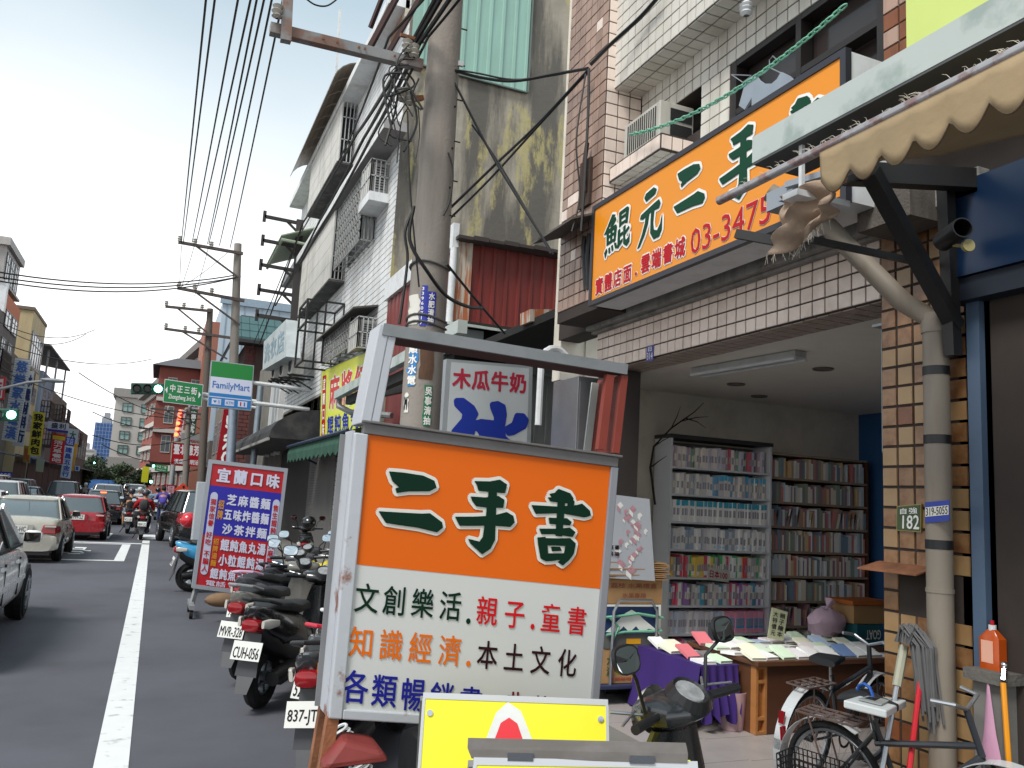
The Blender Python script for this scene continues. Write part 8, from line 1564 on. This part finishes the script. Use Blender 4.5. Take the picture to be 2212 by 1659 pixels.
vsign('blue shop fascia with pale writing at the left border', ((-10, 1018), (26, 1020), (23, 1038), (-12, 1037)), 40, '#1c2f8a', '永春堂', '#b7bcdc', vert=False, box=(.3, .1, .95, .9))
vsign('turquoise second-hand book sign with yellow characters beyond the sedan', ((13, 1044), (55, 1044), (53, 1075), (11, 1077)), 36, '#15678c', '二手書', '#c2a52c', vert=False, box=(.05, .08, .95, .75), bold=.04)
vsign('red rimmed white sign cut by the left border', ((-12, 818), (8, 818), (4, 860), (-14, 860)), 36, '#b5b5b8', '店', '#a3202c', vert=False, frame='#a3202c')
# ------------------------------------------------------------------ right side: brick school, grey hall, towers
sc = T('red_brick_school', 'long red brick building with white bands far along the street', 'building', (3.6, 70, 0)); br = mat('school_brick', '#8b4c42', r=.8, var=.08, sc=2, dirt='#6f3b34', amt=.3, ds=1); band = mat('school_band', '#b9b2ac', r=.7, var=.04)
s0, s1 = V((3.9, 78, 0)), V((-2.5, 140, 0)); hS = 14.2
b = MB(); b.slab([s0, s1, s1 + V((12, 0, 0)), s0 + V((12, 0, 0))], (0, 0, hS)); P(sc, 'wall', b, br)
q = Quad(s0 + V((-.05, 0, hS)), s1 + V((-.05, 0, hS)), s1 + V((-.05, 0, 0)), s0 + V((-.05, 0, 0)))
if q.n.x > 0: q.n = -q.n
b = MB()
for z in (.0, .3, .52, .74): q.slab(b, 0, z, 1, z + .045, 0, .35)
P(sc, 'white_band', b, band); windows(sc, q, 4, 12, (.01, .04, .99, .96), .5, .42, lgl, d=.12, fm=band)
b = MB(); q.slab(b, -.01, -.05, 1.01, .0, -.5, 1.2); P(sc, 'roof_edge', b, mat('school_roof', '#6f6a68', r=.8))
ho = T('brick_corner_house', 'red brick house with grey hipped roof and tall windows', 'building', (2, 66, 0)); yH = 68; p0 = PY(346, 790, yH); p1 = PY(445, 800, yH)
b = MB(); b.box(p0.x, p1.x + 2, yH, yH + 8, 3.2, p0.z); P(ho, 'wall', b, br); b = MB(); b.loft([[V(p) for p in ((p0.x - .5, yH - .6, p0.z), (p1.x + 2.5, yH - .6, p0.z), (p1.x + 2.5, yH + 8.5, p0.z), (p0.x - .5, yH + 8.5, p0.z))], [V(p) for p in ((p0.x + 1.2, yH + 2, p0.z + 1.0), (p1.x + 1.2, yH + 2, p0.z + 1.0), (p1.x + 1.2, yH + 6, p0.z + 1.0), (p0.x + 1.2, yH + 6, p0.z + 1.0))]]); P(ho, 'roof', b, mat('hip_grey', '#55565a', r=.8))
q = Quad((p0.x, yH - .01, p0.z), (p1.x + 2, yH - .01, p0.z), (p1.x + 2, yH - .01, 3.3), (p0.x, yH - .01, 3.3)); windows(ho, q, 3, 3, (.03, .05, .97, .97), .4, .6, lgl, fm=band); b = MB(); q.slab(b, 0, .33, 1, .37, 0, .2); q.slab(b, 0, .66, 1, .7, 0, .2); P(ho, 'white_band', b, band)
for i, (x, y0, y1, h, c, lb) in enumerate([(3.4, 44, 50, 5.2, '#6d6660', 'dark low shop house beyond the brick house'), (3.2, 50, 58, 6.5, '#7a726a', 'dusty shop house with sign brackets'), (3.0, 58, 66, 4.6, '#5e5854', 'low dark shop row before the brick corner house')]):
    t = T('shop_house', lb, 'building', (x, y0, 0)); b = MB(); b.box(x, x + 8, y0, y1, 0, h); P(t, 'wall', b, mat('wall_' + c.strip('#'), c, r=.85, var=.1, sc=.8)); qf = Quad((x - .01, y1, h), (x - .01, y0, h), (x - .01, y0, 2.6), (x - .01, y1, 2.6)); windows(t, qf, 1, 2, (.05, .1, .95, .9), .7, .6, lgl, fm=lfm)
    b = MB(); b.slab([(x - 1.2, y0 + .2, 2.5), (x - 1.2, y1 - .2, 2.5), (x, y1 - .2, 2.8), (x, y0 + .2, 2.8)], (0, 0, .06)); P(t, 'awning', b, mat('awning_r%d' % i, ['#4a3a36', '#7b3a34', '#3f4a48'][i], r=.7)); b = MB(); b.box(x - .03, x, y0 + .3, y1 - .3, .1, 2.4); P(t, 'shopfront', b, MATS['shopfront_dark'])
# grey hall with tall columns
gh_ = T('grey_hall', 'pale grey multi storey hall standing on tall columns at the bend', 'building', (-4, 150, 0)); yG2 = 150; g0, g1 = PY(253, 838, yG2), PY(330, 848, yG2); zb_ = PY(245, 990, yG2).z; gw = mat('hall_grey', '#aba8a3', r=.8, var=.03, sc=.3)
b = MB(); b.box(g0.x, g1.x + 3, yG2, yG2 + 14, zb_, g0.z - 1.4); P(gh_, 'wall', b, gw); b = MB(); b.box(g0.x - .4, g1.x + 3.4, yG2 - .6, yG2 + 14.4, g0.z - 1.4, g0.z); P(gh_, 'cornice', b, mat('hall_dark', '#85827f', r=.8)); b = MB(); b.box(g0.x - .3, g1.x + 3, yG2 - .5, yG2, zb_ - 1.4, zb_ + .2); P(gh_, 'cornice', b, mat('hall_dark', '#85827f', r=.8))
b = MB()
for x in (g0.x + .9, g1.x + .6): b.tube([(x, yG2 + 1, 0), (x, yG2 + 1, zb_ - 1.3)], .9, 14)
P(gh_, 'column', b, mat('hall_column', '#8b8987', r=.8), smooth=True); b = MB(); b.box(g0.x + 1, g1.x + 3, yG2 + 4, yG2 + 5, 0, zb_); P(gh_, 'inner_wall', b, mat('hall_cream', '#b5ae9c', r=.8))
q = Quad((g0.x, yG2 - .01, g0.z - 1.6), (g1.x + .8, yG2 - .01, g0.z - 1.6), (g1.x + .8, yG2 - .01, zb_ + .3), (g0.x, yG2 - .01, zb_ + .3)); windows(gh_, q, 4, 2, (.08, .03, .98, .99), .55, .62, mat('hall_glass', '#7fa09b', r=.15, var=.2, sc=.4), d=.2, fm=mat('hall_frame', '#4b4a48', r=.6))
# tower wrapped in blue net with scaffold
bt = T('netted_tower', 'tall tower under construction wrapped in blue net and scaffolding', 'building', (-15, 260, 0)); yT = 260; t0_, t1_x = PY(206, 912, yT), PY(249, 914, yT)
b = MB(); b.box(t0_.x, t1_x.x, yT, yT + 12, 0, t0_.z); P(bt, 'net', b, mat('blue_net', '#37588c', r=.8, var=.12, sc=.25, stretch=(1, 1, .3))); b = MB(); b.box(t0_.x + 1.5, t1_x.x - 1.2, yT + 1, yT + 10, t0_.z, t0_.z + 1.6); b.box(t0_.x + 2, t0_.x + 3.4, yT + 1, yT + 5, t0_.z + 1.6, t0_.z + 3); P(bt, 'top_works', b, mat('works_grey', '#8d8f96', r=.8))
b = MB(); lattice(b, (t0_.x - .4, yT - .5, 0), (t1_x.x - t0_.x + .8, 0, 0), (0, 0, t0_.z + .8), 7, 18, .035); P(bt, 'scaffold', b, mat('scaffold_pale', '#8fa0b8', r=.5))
for i, (u0, u1, v, y, c) in enumerate([(166, 204, 968, 240, '#a8a5a3'), (176, 190, 955, 246, '#b0adaa'), (160, 200, 990, 225, '#9d9a96')]):
    a, c_ = PY(u0, v, y), PY(u1, v + 3, y); t = T('distant_block', f'{["wide pale", "narrow taller", "nearest pale"][i]} apartment block beside the netted tower', 'building', a.xy.to_3d()); b = MB(); b.box(a.x, c_.x, y, y + 8, 0, a.z); P(t, 'wall', b, mat('far_' + c.strip('#'), c, r=.85, var=.05)); q = Quad((a.x, y - .01, a.z), (c_.x, y - .01, a.z), (c_.x, y - .01, 1), (a.x, y - .01, 1)); b = MB()
    for k in range(7): q.slab(b, .03, k / 7 + .03, .97, k / 7 + .085, 0, .1)
    P(t, 'balcony', b, mat('far_balcony', '#7d7b7c', r=.8))
# small blue and white kiosk, portal sign
b = MB(); a = PY(193, 1035, 120); b.box(a.x, a.x + 3.5, 120, 123, 0, a.z); t = S('blue_kiosk', 'small blue and white structure under the trees at the end of the street', 'kiosk', b, mat('kiosk_blue', '#3f6fae', r=.6, var=.4, sc=2))
ky = T('yellow_road_sign', 'small yellow vertical road sign with lamp before the brick school', 'road sign', PY(314, 1060, 70).xy.to_3d()); a = PY(314, 1022, 70); b = MB(); b.slab([a + V((-.24, 0, .5)), a + V((.24, 0, .5)), a + V((.24, 0, -.7)), a + V((-.24, 0, -.7))], (0, .05, 0)); P(ky, 'plate', b, mat('lime_yellow', '#d6d61f', r=.4, var=0)); b = MB(); b.bar((a.x, 70.1, 0), (a.x, 70.1, a.z + .5), .1); P(ky, 'post', b, grey_m)
b = MB(); a = PY(365, 1020, 62); b.tube([(a.x + .2, 62, 0), (a.x + .25, 62, 6.5)], .16, 10); S('pale_signal_post', 'pale slanting signal post beyond the black sport utility car', 'post', b, mat('post_pale', '#9fa3a3', r=.6), smooth=True)
signal('small traffic light beside the second green street sign', 315, 1004, 335, 1007, 62); signal('tiny traffic light before the tower', 192, 999, 206, 1000, 110); signal('traffic light low before the brick school', 322, 1040, 330, 1041, 72, on=0, n=1); signal('tiny green light in front of the trees', 167, 1027, 172, 1027, 118, on=0, n=1)
q = Quad(PY(335, 1002, 62), PY(363, 1006, 62), PY(362, 1021, 62), PY(334, 1017, 62)); t = T('street_name_sign', 'second smaller green street name sign further down the street', 'street sign', q.c[3]); b = MB(); q.slab(b, 0, 0, 1, 1, -.05, 0); P(t, 'panel', b, MATS['sign_green']); b = MB(); text(b, q, '中正二街', (.1, .1, .9, .55), .02, bold=.02, fill=.85); latin(b, q, 'Zhongzheng St.', (.15, .62, .85, .9), .02); P(t, 'lettering', b, ink_w)
# ------------------------------------------------------------------ trees
leaf1 = mat('leaf_green', '#33452a', r=.6, var=.3, sc=.6); leaf2 = mat('leaf_dark', '#22331f', r=.65, var=.3, sc=.6); bark = mat('bark', '#4b4038', r=.9, var=.2)
def tree(lbl, x, y, h, rad, seed, m, n=1500):
    rnd = random.Random(seed); t = T('street_tree', lbl, 'tree', (x, y, 0), group='trees at the end of the street'); b = MB(); b.tube([(x, y, 0), (x + .1, y, h * .3), (x - .05, y, h * .55)], [.18, .14, .09], 8)
    cl = []
    for k in range(9):
        a = rnd.uniform(0, 6.28); r_ = rnd.uniform(.2, .75) * rad; c = V((x + r_ * math.cos(a), y + r_ * math.sin(a), h * rnd.uniform(.45, .9))); cl.append((c, rnd.uniform(.3, .5) * rad)); b.tube([(x, y, h * .35), V((x, y, h * .4)).lerp(c, .5), c], [.09, .05, .02], 5)
    P(t, 'trunk', b, bark, smooth=True); b = MB(); s_ = .055 * rad + .06
    for k in range(n):
        c, rr_ = rnd.choice(cl); d = V((rnd.gauss(0, 1), rnd.gauss(0, 1), rnd.gauss(0, .8))).normalized() * rr_ * rnd.uniform(.5, 1.1); p = c + d; e1 = V((rnd.uniform(-1, 1), rnd.uniform(-1, 1), rnd.uniform(-1, 1))).normalized() * s_; e2 = e1.orthogonal().normalized() * s_ * .6; b.quad(p - e1, p - e2, p + e1, p + e2)
    P(t, 'crown', b, m)
for i, (u, v, y, h, rad, m, lb) in enumerate([(172, 1010, 125, 4.6, 2.6, leaf1, 'leftmost leafy tree beyond the hardware shop sign'), (192, 1005, 135, 4.9, 2.6, leaf2, 'tall dark tree before the netted tower'), (216, 1012, 140, 4.2, 2.5, leaf1, 'tree left of the grey hall columns'), (182, 1025, 112, 3.0, 2.0, leaf1, 'low tree over the queue of cars'), (232, 1020, 150, 3.6, 2.2, leaf2, 'dark tree at the foot of the grey hall'), (262, 1035, 118, 3.9, 1.5, leaf1, 'thin tree in front of the grey hall'), (296, 1040, 108, 3.2, 1.7, leaf2, 'round dark tree before the brick school'), (277, 1052, 112, 2.4, 1.3, leaf1, 'small bush between the grey hall trees')]):
    p = PY(u, v, y); tree(lb, p.x, y, h, rad, i, m, 1600)
b = MB(); rnd = random.Random(77)
for k in range(2600):
    p = V((rnd.uniform(-26, -7), rnd.uniform(150, 185), 0)); p.z = rnd.uniform(0, 2.6 + .7 * math.sin(p.x * .9)); e1 = V((rnd.uniform(-1, 1), rnd.uniform(-1, 1), rnd.uniform(-1, 1))).normalized() * .35; b.quad(p - e1, p - e1.orthogonal() * .7, p + e1, p + e1.orthogonal() * .7)
S('distant_greenery', 'mass of distant greenery', 'trees', b, leaf2, kind='stuff')
# fixes for single-family names
for o in list(bpy.data.objects):
    if o.get('kind') in ('structure', 'stuff') and 'label' in o and not o['label']: del o['label']; del o['category']
